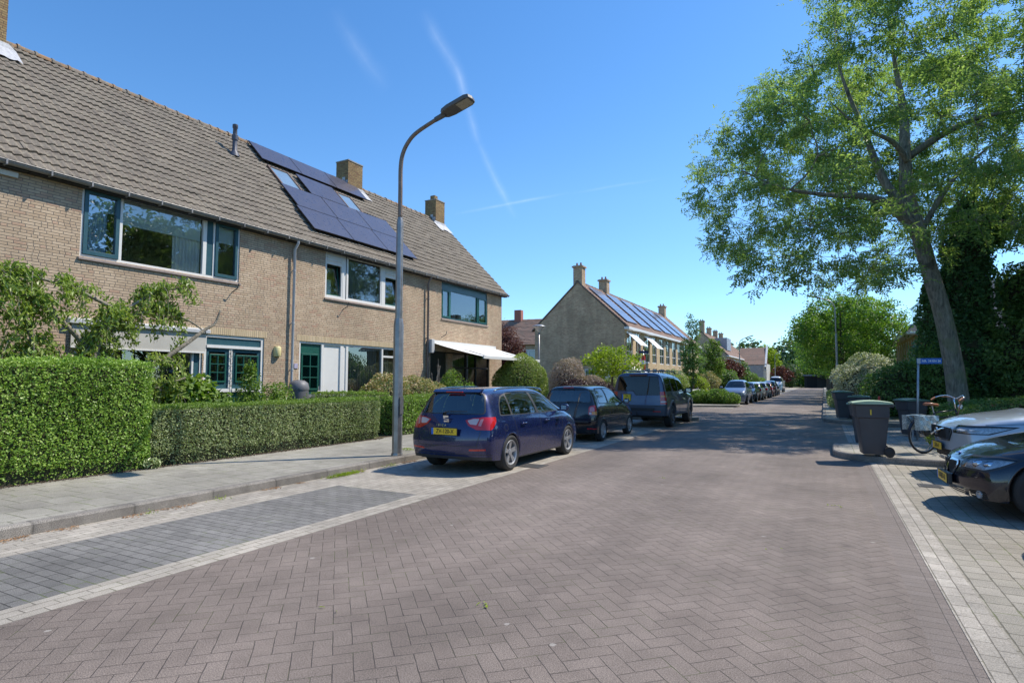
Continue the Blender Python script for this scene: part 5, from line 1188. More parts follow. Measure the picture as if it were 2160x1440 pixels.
def small_tree(name, label, x, y, z, rx, ry, rz, mat, size, n=45, crad=0.5, nl=160, zt=None, bark=None, trunk_r=0.07, aspect=0.55, group=None, flat=0.8, cone=False):
    P = rng.uniform(-1, 1, (3000, 3)); q = np.sum(P**2, 1) < 1
    if cone: q = np.hypot(P[:, 0], P[:, 1]) < 0.15+0.85*(1-P[:, 2])/2*np.where(P[:, 2] < -0.6, (P[:, 2]+1)/0.4, 1)
    P = P[q]*np.array([rx, ry, rz])+np.array([0, 0, z]); C = pick(P, crad*1.05, n)
    return tree(name, label, (x, y, 0.05), [(0,0,0,trunk_r*1.2),(0,0,(z-rz)*0.6,trunk_r),(0.03,0,z-rz*0.4,trunk_r*0.85),(0,0,z+rz*0.3,trunk_r*0.5)], C, crad, nl, size, mat, bark or M_bark2, aspect, twigs=4, group=group, flat=flat)
small_tree('lime_tree_small', 'small lime-green spreading tree in front of the brown gable wall', -11.2, 33.5, 2.6, 1.7, 1.9, 0.75, L_lime, 0.14, 40, 0.5, 110, aspect=0.7)
bush('dark_shrub', 'dark mottled bush under the lime-green tree by the silver off-roader', 'shrub', (-9.2, 31.4, 0.1), [(0,0,1.1,0.75,0.9,1.1)], L_hedge2, 0.08, 700, 40, 0.7)
bush('yellow_hedge', 'low yellow-green bush along the foot of the brown gable', 'shrub', (-12.5, 36, 0.1), [(0,0,0.9,2.0,0.8,0.8),(2.6,-0.5,0.8,1.4,0.8,0.8)], L_olive, 0.09, 500, 41, 0.7)
small_tree('street_tree', 'slim dark green street tree right of the white awnings', -8.6, 44.5, 4.0, 1.0, 1.0, 2.5, L_dark, 0.14, 55, 0.42, 140, cone=True, group='young street trees')
small_tree('street_tree', 'bushy green tree in front of the far brown gable', -8.9, 55, 3.3, 0.85, 0.85, 2.0, L_green, 0.15, 45, 0.42, 130, group='young street trees')
small_tree('copper_tree', 'red-purple tree left of the parked far cars', -9.2, 67, 2.3, 1.4, 1.4, 1.7, L_purple, 0.2, 50, 0.5, 150, group='far garden trees')
small_tree('dark_conifer', 'dark bush-like tree behind the far lamp post', -8.9, 74, 2.1, 1.0, 1.1, 1.6, L_dark, 0.2, 40, 0.5, 150, group='far garden trees')
small_tree('pollard_tree', 'tall yellow-green upright tree right of the distant house', -11.0, 136, 5.0, 2.6, 2.6, 3.6, L_lime, 0.40, 60, 0.95, 130, trunk_r=0.2, group='far garden trees')
small_tree('copper_tree', 'small distant dark red tree near the white van', -7.6, 132, 2.7, 1.6, 2.0, 1.5, L_purple, 0.4, 24, 0.7, 100, group='far garden trees')
for i, (x, y, z, r, m, lab) in enumerate([(-8.6, 38.6, 0.9, 0.9, L_olive, 'yellow-green shrub behind the white garden fence'), (-9.3, 41.0, 1.1, 1.1, L_hedge2, 'grey-green shrub left of the slim street tree'), (-8.7, 45.5, 1.0, 1.1, L_lime, 'bright lime shrub right of the slim street tree'), (-8.4, 49, 1.1, 1.1, L_pieris, 'reddish yellow shrub behind the parked grey car'), (-10.2, 59, 1.2, 1.2, L_green, 'tall green shrub among the far front gardens'), (-8.4, 60, 1.3, 1.2, L_dark, 'dark shrub left of the copper tree'), (-9.2, 85, 1.3, 2.0, L_green, 'distant green shrub left of the white van'), (-9.0, 98, 1.0, 1.5, L_green, 'distant lime shrub behind the white van')]):
    bush('garden_shrub', lab, 'shrub', (x, y, 0.1), [(0,0,z,r,r,z)], m, 0.10 if y < 55 else 0.18, 450 if y < 55 else 200, 50+i, 0.7, group='far garden shrubs')
bush('verge_shrub', 'low leafy green planting at the pavement corner before the grey car', 'shrub', (-6.2, 38.6, 0.1), [(-0.9,0,0.4,0.9,0.8,0.5),(0.2,0.2,0.45,0.9,0.9,0.5),(1.0,0.1,0.35,0.6,0.8,0.42)], L_green, 0.10, 800, 60, 0.6)
bush('verge_shrub', 'low green planting in front of the white van', 'shrub', (-5.6, 74, 0.1), [(0,0,0.4,1.0,2.5,0.5)], L_lime, 0.16, 250, 61, 0.6)
bush('kerb_weeds', 'small grey-green weeds on the pavement nose ahead of the off-roader', 'plants', (-5.6, 24.4, 0.12), [(0,0,0.05,0.8,0.5,0.12)], L_hedge2, 0.05, 600, 62, 0)
# far woodland closing the street
Ps, Ns = [], []
for x in np.arange(-60, 90, 7.0):
    P, d = blob((x, 190+rng.uniform(-12, 12), 5), (7, 6, 6.5+rng.uniform(-1.5, 2.5)), 1800, int(x)+100, 0.15, 0.3); Ps.append(P); Ns.append(d+rdir(len(P))*0.6)
wd = leaf_cloud('woodland', np.concatenate(Ps), np.concatenate(Ns), 1.1, L_far, None, 0.8); tag(wd, 'far green woodland closing the end of the street', 'woodland', kind='stuff')
for i, (x, y, r, h_) in enumerate([(3.5, 150, 5, 6.5), (-9, 150, 4, 5), (-1.5, 160, 5, 7), (9, 140, 5, 7)]):
    small_tree('far_tree', ['distant tree right of the road end', 'distant tree left of the road end', 'distant tree behind the flat dark building', 'distant tree far right behind the avenue'][i], x, y, h_*0.6, r, r, h_*0.45, L_far if i != 2 else L_maple, 0.6, 40, 1.8, 130, trunk_r=0.25, group='far trees')
# tufts of weeds and litter along the left kerb
Ps, Ns = [], []
for y, n, s in [(7.2, 420, 0.16), (7.5, 120, 0.1), (5.0, 30, 0.08), (4.1, 20, 0.05), (8.4, 60, 0.12)]:
    Ps.append(np.stack([-7.1+np.abs(rng.normal(0, 0.05, n)), y+rng.normal(0, s, n), 0.01+np.abs(rng.normal(0, 0.022, n))], 1)); Ns.append(rdir(n)+np.array([0, 0, 0.6]))
wd = leaf_cloud('kerb_weeds', np.concatenate(Ps), np.concatenate(Ns), 0.035, L_lime, None, 0.35); tag(wd, 'small green weeds growing along the left kerb', 'weeds', kind='stuff')
n = 2600; Y_ = rng.uniform(2.5, 9.3, n); P = np.stack([-7.18+np.abs(rng.normal(0, 0.07, n)), Y_, np.full(n, 0.006)+rng.uniform(0, 0.006, n)], 1); P = P[lump(P, 3, 5) > 0.0]
wd = leaf_cloud('leaf_litter', P, np.tile([0, 0, 1.0], (len(P), 1))+rng.normal(0, 0.2, (len(P), 3)), 0.022, plain('dry_litter', (0.30,0.16,0.07), 0.9, var=0.4, scale=12), None, 0.6); tag(wd, 'dry brown litter in the gutter along the left kerb', 'litter', kind='stuff')
n = 5000; P = np.stack([-9.95+np.abs(rng.normal(0, 0.06, n)), rng.uniform(0.5, 11.5, n), 0.12+rng.uniform(0, 0.012, n)], 1)
wd = leaf_cloud('hedge_litter', P, np.tile([0, 0, 1.0], (len(P), 1))+rng.normal(0, 0.3, (len(P), 3)), 0.03, plain('dark_litter', (0.10,0.07,0.045), 0.9, var=0.4, scale=12), None, 0.6); tag(wd, 'dark leaf litter along the foot of the hedges', 'litter', kind='stuff')
bush('plantain_weed', 'single rosette weed at the foot of the hedge joint', 'plants', (-9.85, 5.72, 0.12), [(0,0,0.08,0.10,0.12,0.1)], L_hedge2, 0.10, 900, 63, 0, 0.35)
bush('pavement_moss_tuft', 'little grass tuft at the foot of the near street lamp', 'plants', (-7.72, 9.72, 0.12), [(0,0,0.02,0.16,0.12,0.03)], L_lime, 0.03, 2500, 64, 0, 0.3, stems=False)
# ================================================================ cars
def paint(name, col, metal=0.55, rough=0.28):
    m, nt, b = newmat(name); g = nt.nodes.new('ShaderNodeNewGeometry')
    (x, y, z), _ = objxyz(nt); d = noise(nt, comb(nt, x, y, z), 6, 4).mr(0.35, 0.75, rough, rough+0.12)
    nt.links.new(d.k, b.inputs['Roughness'])
    b.inputs['Base Color'].default_value = (*col, 1); b.inputs['Metallic'].default_value = metal
    b.inputs['Coat Weight'].default_value = 1.0; b.inputs['Coat Roughness'].default_value = 0.02
    df = nt.nodes.new('ShaderNodeBsdfDiffuse'); df.inputs[0].default_value = (0.04,0.04,0.04,1)
    mx = nt.nodes.new('ShaderNodeMixShader'); nt.links.new(g.outputs['Backfacing'], mx.inputs[0]); nt.links.new(b.outputs[0], mx.inputs[1]); nt.links.new(df.outputs[0], mx.inputs[2])
    nt.links.new(mx.outputs[0], nt.nodes['Material Output'].inputs[0]); return m
def lens(name, col, rough=0.12, bs=1.0):
    m, nt, b = newmat(name); b.inputs['Base Color'].default_value = (*col, 1); b.inputs['Roughness'].default_value = rough
    b.inputs['Coat Weight'].default_value = 1.0; b.inputs['Coat Roughness'].default_value = 0.02; return m
M_redl = lens('red_lens', (0.50,0.012,0.015)); M_clearl = lens('clear_lens', (0.55,0.45,0.44)); M_ambl = lens('amber_lens', (0.75,0.26,0.02)); M_pinkl = lens('pink_lens', (0.62,0.25,0.25))
M_head = lens('headlight_inside', (0.30,0.32,0.34), 0.15); M_chrome = plain('chrome', (0.75,0.76,0.78), 0.12, 1.0, var=0.03)
M_alloy = plain('alloy_wheel', (0.42,0.42,0.43), 0.35, 0.6, var=0.08); M_tyre = plain('tyre', (0.035,0.034,0.033), 0.85, var=0.2, bmp=0.002, bs=90)
M_seat = plain('seat_cloth', (0.07,0.07,0.075), 0.9)
def cage(st, rcap, fcap, lvl):
    """st: stations rear to front of 8 points (x, y, z) on the left half; caps: {(col,row): (x,y,z)} for cols 0,1 rows 3..7"""
    verts, idx = [], {}
    def vid(p, side):
        y = p[1]*side
        if abs(y) < 1e-6: y = 0.0
        k = (round(p[0], 5), round(y, 5), round(p[2], 5))
        if k not in idx: idx[k] = len(verts); verts.append((p[0], y, p[2]))
        return idx[k]
    faces = []
    for side in (1, -1):
        for a, b in zip(st, st[1:]):
            for j in range(7):
                f = [vid(a[j], side), vid(b[j], side), vid(b[j+1], side), vid(a[j+1], side)]
                faces.append(f if side > 0 else f[::-1])
        for ring_, cap, rev in ((st[0], rcap, False), (st[-1], fcap, True)):
            def P(c, r):     # c 0..2, r 2..7 (row 2 = top edge row)
                if r == 2: return ring_[c]
                return ring_[r] if c == 2 else cap[(c, r)]
            for c in range(2):
                for r in range(2, 7):
                    f = [vid(P(c, r), side), vid(P(c+1, r), side), vid(P(c+1, r+1), side), vid(P(c, r+1), side)]
                    if (side > 0) == rev: f = f[::-1]
                    faces.append(f)
    me = bpy.data.meshes.new('cage'); me.from_pydata(verts, [], faces)
    o = bpy.data.objects.new('cage', me); S.collection.objects.link(o); m = o.modifiers.new('s', 'SUBSURF'); m.levels = lvl; m.subdivision_type = 'CATMULL_CLARK'
    bpy.context.view_layer.update(); dg = bpy.context.evaluated_depsgraph_get(); out = bpy.data.meshes.new_from_object(o.evaluated_get(dg)); bpy.data.objects.remove(o)
    bm = bmesh.new(); bm.from_mesh(out); bpy.data.meshes.remove(out); bmesh.ops.recalc_face_normals(bm, faces=bm.faces)
    return bm
def rnd_poly(pts, r, n=4):
    out = []; L = len(pts)
    for i in range(L):
        a, b, c = [Vector(pts[(i+k) % L]) for k in (-1, 0, 1)]
        d0, d1 = (a-b), (c-b); rr = min(r, d0.length*0.45, d1.length*0.45)
        p0, p1 = b+d0.normalized()*rr, b+d1.normalized()*rr
        for k in range(n+1):
            t = k/n; q = p0*(1-t)**2+b*2*t*(1-t)+p1*t*t; out.append((q.x, q.y))
    return out
def region(bm, poly, axis, flt, mi, r=0.0, mirror=False):
    """cut the surface along a polygon seen along an axis and give the inside a material index"""
    if r: poly = rnd_poly(poly, r)
    polys = [poly]+([[(-a, b) for a, b in poly]] if mirror else [])
    ia, ib = {'y': (0, 2), 'x': (1, 2), 'z': (0, 1)}[axis]
    for pl in polys:
        xs = [p[0] for p in pl]; ys = [p[1] for p in pl]; n = len(pl)
        for i in range(n):
            a, b = pl[i], pl[(i+1) % n]; L = math.hypot(b[0]-a[0], b[1]-a[1])
            if L < 1e-5: continue
            x0, x1 = min(a[0], b[0])-0.004, max(a[0], b[0])+0.004; y0, y1 = min(a[1], b[1])-0.004, max(a[1], b[1])+0.004
            fs = []
            for f in bm.faces:
                if not flt(f): continue
                us = [v.co[ia] for v in f.verts]; ws = [v.co[ib] for v in f.verts]
                if max(us) >= x0 and min(us) <= x1 and max(ws) >= y0 and min(ws) <= y1: fs.append(f)
            if not fs: continue
            no = [0, 0, 0]; no[ia] = (b[1]-a[1])/L; no[ib] = -(b[0]-a[0])/L; co = [0, 0, 0]; co[ia], co[ib] = a
            g = list({e for f in fs for e in f.edges})+list({v for f in fs for v in f.verts})+fs
            bmesh.ops.bisect_plane(bm, geom=g, dist=1e-5, plane_co=co, plane_no=no)
        P = [(f, f.calc_center_median()) for f in bm.faces if flt(f)]
        if not P: continue
        ins = inside(pl, np.array([c[ia] for _, c in P]), np.array([c[ib] for _, c in P]))
        for (f, c), q in zip(P, ins):
            if q: f.material_index = mi
def split_parts(bm, table, parent, L):
    """each material index becomes its own part; left/right of a paired part become two objects"""
    out = {}
    for mi, (nm, mat, paired, push) in table.items():
        fs = [f for f in bm.faces if f.material_index == mi]
        if not fs: continue
        groups = [fs] if not paired else [[f for f in fs if f.calc_center_median().y > 0], [f for f in fs if f.calc_center_median().y <= 0]]
        for g in groups:
            if not g: continue
            vm = {}; vs = []; ns = []; faces = []
            for f in g:
                q = []
                for v in f.verts:
                    if v.index not in vm: vm[v.index] = len(vs); vs.append(v.co+v.normal*push); ns.append(v.normal.copy())
                    q.append(vm[v.index])
                faces.append(q)
            me = bpy.data.meshes.new(nm); me.from_pydata(vs, [], faces); me.materials.append(mat)
            me.polygons.foreach_set('use_smooth', [True]*len(me.polygons))
            try: me.normals_split_custom_set_from_vertices(ns)
            except Exception: pass
            out.setdefault(nm, []).append(link(bpy.data.objects.new(nm, me), parent))
    return out
def wheel(parent, x, y, r, w, rimr, spokes, side, rimmat=None, steer=0.0, twin=False, hub=0.05):
    mb = MB(); t = r-rimr
    prof = [(rimr-0.005, -w/2+0.015), (rimr+0.012, -w/2+0.004), (rimr+t*0.55, -w/2-0.006), (r-0.012, -w/2+0.012), (r, -w/2+0.03)]
    for k in range(4): zc = -w*0.28+w*0.56*k/3; prof += [(r, zc-0.012), (r-0.008, zc-0.005), (r-0.008, zc+0.005), (r, zc+0.012)]
    prof += [(r, w/2-0.03), (r-0.012, w/2-0.012), (rimr+t*0.55, w/2+0.006), (rimr+0.012, w/2-0.004), (rimr-0.005, w/2-0.015)]
    mb.lathe([(a, b) for a, b in prof], 40, (0, 0, 0), 'y'); o = mb.build('wheel', M_tyre, parent, smooth=True, angle=R(35)); o.location = (x, y, r)
    mb = MB(); s = side; f = w/2-0.012
    mb.lathe([(rimr+0.008, f*s), (rimr-0.004, (f+0.008)*s), (rimr-0.022, (f-0.004)*s), (rimr-0.035, (f-0.05)*s), (rimr-0.05, -f*s*0.6)], 40, (0, 0, 0), 'y')
    for i in range(spokes):
        a = 2*math.pi*(i+0.25)/spokes
        for da in ((-0.14, 0.14) if twin else (0,)):
            c0, c1 = a+da*0.3, a+da
            wv = 0.5*(0.035 if twin else 0.055); ri, ro = hub*0.9, rimr-0.02
            def q(rad, ang, off, dep): return (rad*math.cos(ang)-off*math.sin(ang), (f-dep)*s, rad*math.sin(ang)+off*math.cos(ang))
            vs = [q(ri, c0, -wv*1.25, 0.02), q(ri, c0, wv*1.25, 0.02), q(ro, c1, wv, 0.006), q(ro, c1, -wv, 0.006), q(ri, c0, -wv*1.25, 0.05), q(ri, c0, wv*1.25, 0.05), q(ro, c1, wv, 0.045), q(ro, c1, -wv, 0.045)]
            mb.add(vs, [(0,1,2,3),(7,6,5,4),(0,4,5,1),(1,5,6,2),(2,6,7,3),(3,7,4,0)])
    mb.lathe([(hub*1.15, (f-0.05)*s), (hub*1.15, (f-0.012)*s), (hub*0.8, (f-0.006)*s), (0, (f-0.006)*s)], 20, (0, 0, 0), 'y')
    mb.build('rim', rimmat or M_alloy, o, smooth=True, angle=R(30), bevel=0)
    mb = MB(); mb.lathe([(rimr*0.62, (f-0.085)*s), (0, (f-0.085)*s)], 20, (0, 0, 0), 'y'); mb.lathe([(rimr-0.04, (f-0.12)*s), (0, (f-0.12)*s)], 20, (0, 0, 0), 'y'); mb.build('brake_disc', plain('brake_dark', (0.05,0.05,0.052), 0.5, 0.6), o)
    if steer: o.rotation_euler = (0, 0, steer)
    return o
def plate(parent, x, y, z, text, w=0.52, h=0.11, face=-1, size=0.085, lines=None, tilt=0.0, band=True, scale=0.9, sw=1.0):
    """face -1: rear of the car, +1: front"""
    o = bpy.data.objects.new('licence_plate', None)
    mb = MB(); mb.box((-0.006, -w/2-0.01, -h/2-0.01), (0.004, w/2+0.01, h/2+0.01), 1); mb.box((0.004, -w/2, -h/2), (0.007, w/2, h/2), 0)
    if band: mb.box((0.007, -w/2, -h/2), (0.0075, -w/2+0.042, h/2), 2)
    p = mb.build('licence_plate', [M_yel, M_black, M_bluep], parent)
    base = Matrix(((0,0,1,0.0095),(1,0,0,0.02 if band else 0),(0,1,0,0),(0,0,0,1)))
    for i, t in enumerate(lines or [text]):
        dz = 0 if not lines else (0.5-i)*h*0.46
        text_obj('plate_text', t, size, M_black, p, Matrix.Translation((0, 0, dz)) @ base, 0.0006, scale)
    p.location = (x, y, z); p.rotation_euler = (0, tilt, 0 if face > 0 else math.pi); return p
def seats(parent, xs, ys=(-0.36, 0.36), z=0.62, top=1.12):
    for i, x in enumerate(xs):
        for y in (ys if i == 0 or len(xs) < 2 else ys):
            mb = MB(); mb.box((x-0.06, y-0.23, z-0.1), (x+0.07, y+0.23, top-0.12)); mb.box((x-0.07, y-0.12, top-0.09), (x+0.03, y+0.12, top+0.08)); mb.box((x+0.07, y-0.23, z-0.22), (x+0.5, y+0.23, z-0.06)); mb.build('seat', M_seat, parent, bevel=0.035)
def inner_box(parent, x0, x1, hw, z0, zf):
    mb = MB(); mb.box((x0, -hw, z0), (x1, hw, zf)); return mb.build('underbody', M_rub, parent)
side_f = lambda f: abs(f.normal.y) > 0.42
def arches(bm, axles, rad, zc, lip_z=0.0):
    for x in axles:
        pl = [(x+rad*math.cos(R(t)), zc+rad*math.sin(R(t))) for t in range(0, 181, 9)]+[(x-rad, -0.2), (x+rad, -0.2)]
        region(bm, pl, 'y', lambda f: abs(f.normal.y) > 0.25 or f.calc_center_median().z < 0.35, 99)
    bmesh.ops.delete(bm, geom=[f for f in bm.faces if f.material_index == 99], context='FACES')
def arch_trim(parent, bmsrc, axles, rad, zc, mat, w=0.03, out=0.006, yfun=None):
    for x in axles:
        for s in (1, -1):
            mb = MB(); n = 22; vs = []
            for i in range(n+1):
                t = math.pi*(i/n*1.04-0.02); cx, cz = math.cos(t), math.sin(t)
                for rr, dy in ((rad-0.002, -0.07), (rad-0.002, out), (rad+w*0.5, out+0.004), (rad+w, 0.0)):
                    px, pz = x+rr*cx, zc+rr*cz; vs.append((px, s*(yfun(px, pz)+dy), pz))
            mb.add(vs, [(i*4+j, i*4+j+1, i*4+j+5, i*4+j+4) for i in range(n) for j in range(3)]); mb.build('wheel_arch', mat, parent, smooth=True)
        mb = MB(); mb.lathe([(rad+0.01, -0.8), (rad+0.01, 0.8)], 20, (x, 0, zc), 'y', a0=0, a1=math.pi); mb.build('arch_liner', M_rub, parent, smooth=True)
def mirror_(parent, x, y, z, mat, sx=0.17, sy=0.2, sz=0.15):
    for s in (1, -1):
        mb = MB(); bm = bmesh.new(); bmesh.ops.create_uvsphere(bm, u_segments=16, v_segments=10, radius=1)
        vs = []
        for v in bm.verts:
            c = v.co; q = Vector([math.copysign(abs(c[i])**0.75, c[i]) for i in range(3)]); vs.append((x+max(-0.35, q.x)*sx*0.5, s*(y+q.y*sy*0.5), z+q.z*sz*0.5))
        mb.add(vs, [tuple(v.index for v in f.verts) for f in bm.faces]); bm.free()
        mb.box((x-0.02, s*(y-sy*0.75) if s > 0 else s*(y-sy*0.3), z-sz*0.45), (x+0.05, s*(y-sy*0.3) if s > 0 else s*(y-sy*0.75), z-sz*0.2)); m = mb.build('wing_mirror', mat, parent, smooth=True)
        mb = MB(); mb.box((x-0.18*sx-0.006, s*y-sy*0.3, z-sz*0.28), (x-0.18*sx-0.001, s*y+sy*0.3, z+sz*0.28)); mb.build('mirror_glass', M_chrome, m)
def ring8(x, t0, t1, y2, z2, y3, z3, y4, z4, y5, z5, y6, z6, y7, z7, dx=(0,)*8):
    P = [(x, 0, t0), (x, y2*0.55, t1), (x, y2, z2), (x, y3, z3), (x, y4, z4), (x, y5, z5), (x, y6, z6), (x, y7, z7)]
    return [(p[0]+d, p[1], p[2]) for p, d in zip(P, dx)]
def capd(ring_, xs, zs=None):
    """xs: centre-line x for rows 3..7"""
    o = {}
    for r in range(3, 8):
        xr, yr, zr = ring_[r]; zc = zs[r-3] if zs else zr; xc = xs[r-3]
        o[(0, r)] = (xc, 0, zc); o[(1, r)] = (xc*0.72+xr*0.28, yr*0.55, zc*0.7+zr*0.3)
    return o
def ysurf(bm):
    co = np.array([v.co for v in bm.verts if v.co.y > 0.3])
    def f(x, z):
        d = (co[:, 0]-x)**2+(co[:, 2]-z)**2; k = np.argsort(d)[:3]; return float(co[k, 1].mean())
    return f
# ---------------- blue estate car
def blue_estate():
    c = empty('estate_car', 'dark blue estate car with silver roof rails, nearest of the parked cars', 'car', (-5.72, 8.20, 0), R(90), group='cars parked on the left')
    st = [ring8(0.36, 1.425, 1.42, .56, 1.385, .70, .985, .775, .87, .80, .64, .80, .44, .77, .25, dx=(0,0,.02,-.16,-.20,-.26,-.25,-.2)),
          ring8(0.46, 1.44, 1.43, .585, 1.395, .745, .99, .82, .87, .835, .62, .83, .42, .80, .23, dx=(0,0,.0,-.06,-.14,-.2,-.2,-.16)),
          ring8(0.80, 1.455, 1.445, .60, 1.405, .765, .985, .83, .86, .85, .62, .84, .40, .80, .20),
          ring8(1.35, 1.465, 1.455, .615, 1.415, .77, .975, .835, .85, .85, .62, .835, .38, .80, .19),
          ring8(1.95, 1.465, 1.455, .62, 1.41, .77, .965, .835, .84, .85, .62, .83, .36, .80, .19),
          ring8(2.45, 1.445, 1.435, .61, 1.385, .77, .955, .835, .83, .85, .62, .83, .36, .80, .19),
          ring8(2.70, 1.40, 1.385, .61, 1.33, .77, .95, .835, .825, .85, .62, .83, .36, .80, .19),
          ring8(3.02, 1.22, 1.20, .655, 1.15, .775, .945, .835, .81, .85, .62, .83, .36, .80, .19),
          ring8(3.33, 1.03, 1.02, .70, .985, .78, .92, .835, .79, .85, .62, .83, .36, .80, .19),
          ring8(3.46, .975, .97, .71, .945, .785, .885, .835, .77, .85, .60, .83, .38, .80, .20),
          ring8(3.85, .89, .885, .66, .86, .76, .81, .82, .70, .835, .56, .825, .38, .79, .21),
          ring8(4.08, .80, .79, .58, .765, .68, .72, .75, .62, .78, .50, .78, .36, .75, .20),
          ring8(4.14, .74, .735, .50, .715, .60, .66, .68, .57, .72, .47, .72, .34, .70, .20, dx=(0,0,-.02,-.05,-.08,-.1,-.1,-.12))]
    bm = cage(st, capd(st[0], (.13, .07, .0, .0, .06), (.99, .86, .62, .42, .25)), capd(st[-1], (4.2, 4.24, 4.25, 4.24, 4.18)), 3)
    ys = ysurf(bm)
    P = paint('dark_blue_paint', (0.008, 0.015, 0.082), 0.4, 0.22)
    rear = lambda f: f.normal.x < -0.25; front = lambda f: f.normal.x > 0.2 and f.normal.z > 0.1
    dlo = [(.56, .965), (.66, 1.17), (.80, 1.30), (1.15, 1.372), (1.7, 1.385), (2.3, 1.37), (2.62, 1.29), (2.95, 1.10), (3.16, .955), (2.4, .945)]
    region(bm, dlo, 'y', side_f, 1, 0.05)
    for q in ([(.60, .985), (.69, 1.17), (.82, 1.275), (.965, 1.315), (.965, .975)], [(1.02, .975), (1.02, 1.33), (1.35, 1.355), (1.90, 1.36), (2.0, .962)], [(2.09, .962), (1.99, 1.36), (2.28, 1.348), (2.60, 1.265), (2.90, 1.09), (3.10, .965)]):
        region(bm, q, 'y', side_f, 2, 0.035)
    region(bm, [(-.68, 1.0), (-.565, 1.36), (.565, 1.36), (.68, 1.0)], 'x', rear, 1, 0.07)
    region(bm, [(-.655, 1.015), (-.545, 1.345), (.545, 1.345), (.655, 1.015)], 'x', rear, 2, 0.07)
    region(bm, [(-.70, .985), (-.60, 1.37), (.60, 1.37), (.70, .985)], 'x', front, 2, 0.05)
    for a in ([(.35, .905), (.50, .945), (.95, .965), (.95, .745), (.58, .75), (.42, .82)],): region(bm, a, 'x', lambda f: f.normal.x < -0.35, 3, 0.02, True)
    region(bm, [(-.3, .965), (.42, .955), (.38, .87), (.24, .755), (-.3, .745)], 'y', lambda f: abs(f.normal.y) > 0.3 and f.calc_center_median().x < 0.6, 3, 0.02)
    region(bm, [(.39, .90), (.50, .93), (.60, .93), (.57, .83), (.45, .84)], 'x', lambda f: f.normal.x < -0.35, 4, 0.015, True)
    region(bm, [(.62, .925), (.67, .93), (.65, .81), (.60, .82)], 'x', lambda f: f.normal.x < -0.35, 5, 0.01, True)
    region(bm, [(-1, -1), (-1, .30), (1, .30), (1, -1)], 'x', lambda f: f.normal.x < -0.2, 6)
    region(bm, [(.46, .40), (.46, .43), (.74, .44), (.74, .41)], 'x', lambda f: f.normal.x < -0.3, 9, 0, True)
    for x in (1.0, 2.07, 3.12):
        l = [(x-.006, .93), (x-.006 if x != 1.0 else 1.18, .28), (x+.006 if x != 1.0 else 1.192, .28), (x+.006, .93)]; region(bm, l, 'y', side_f, 1)
    region(bm, [(.655, .74), (.665, .74), (.60, .47), (.59, .47)], 'x', rear, 1, 0, True); region(bm, [(-.60, .47), (-.60, .48), (.60, .48), (.60, .47)], 'x', rear, 1)
    region(bm, [(-.2, -1), (-.2, .215), (4.4, .215), (4.4, -1)], 'y', side_f, 6); region(bm, [(-.9, .335), (-.9, .345), (.9, .345), (.9, .335)], 'x', rear, 1)
    region(bm, [(3.64, .84), (3.70, .84), (3.70, .79), (3.64, .79)], 'y', side_f, 10); region(bm, [(.62, .82), (.62, .70), (.74, .70), (.74, .82)], 'y', lambda f: f.normal.y < -.5, 11, .05); region(bm, [(.63, .81), (.63, .71), (.73, .71), (.73, .81)], 'y', lambda f: f.normal.y < -.5, 0, .045)
    arches(bm, (.86, 3.44), .335, .315)
    split_parts(bm, {0: ('body', P, 0, 0), 1: ('window_seal', M_blackp, 0, -0.001), 2: ('window', M_cglass, 0, -0.006), 3: ('tail_light', M_redl, 1, 0.004), 4: ('reversing_light', M_clearl, 1, 0.006), 5: ('indicator_light', M_pinkl, 1, 0.006), 6: ('lower_trim', M_blackp, 0, 0), 9: ('rear_reflector', M_redl, 1, .002), 10: ('side_repeater', M_clearl, 1, .002), 11: ('fuel_flap_gap', M_blackp, 0, .0005)}, c, 4.24); bm.free()
    arch_trim(c, None, (.86, 3.44), .335, .315, P, 0.025, 0.004, ys)
    inner_box(c, .25, 4.0, .66, .22, .50)
    for x in (.86, 3.44):
        for s in (1, -1): wheel(c, x, s*(.845-.115), .315, .215, .215, 5, s, twin=True)
    seats(c, (2.1, 1.15)); mirror_(c, 2.98, .94, 1.02, P)
    mb = MB(); mb.box((2.2, .28, .9), (2.25, .5, 1.0)); mb.lathe([(0.19, -0.012), (0.19, 0.012), (0.165, 0.012), (0.165, -0.012)], 20, (0, 0, 0), 'x'); mb.v[8:] = [(v[0]+2.62, v[1]+.36, v[2]+.98) for v in mb.v[8:]]; mb.v = mb.v[8:]; mb.f = [tuple(i-8 for i in f) for f in mb.f[6:]]; mb.m = mb.m[6:]; mb.build('steering_wheel', M_rub, c)
    mb = MB(); mb.box((2.75, -.7, .6), (3.3, .7, .95)); mb.build('dashboard', M_seat, c, bevel=0.05)
    for s in (1, -1):
        mb = MB(); pts = [(0.66, s*.595, 1.395), (0.78, s*.60, 1.425), (1.2, s*.615, 1.442), (1.9, s*.618, 1.441), (2.4, s*.612, 1.418), (2.55, s*.61, 1.375)]; mb.tube(trunk_smooth(pts, 6), 0.016, 8); mb.build('roof_rail', M_chrome, c, smooth=True)
        for x in (1.32, 2.32):
            mb = MB(); mb.tube([(x-.1, s*.842, .80), (x-.07, s*.868, .805), (x+.07, s*.868, .805), (x+.1, s*.842, .80)], 0.014, 6); mb.build('door_handle', P, c, smooth=True)
    mb = MB(); mb.prism([(.335, 1.375), (.42, 1.425), (.50, 1.432), (.44, 1.39), (.35, 1.362)], -.50, .50, 'y'); mb.build('spoiler', P, c, bevel=0.012)
    mb = MB(); mb.box((.286, -.17, 1.368), (.315, .17, 1.385)); mb.build('brake_light', M_redl, c)
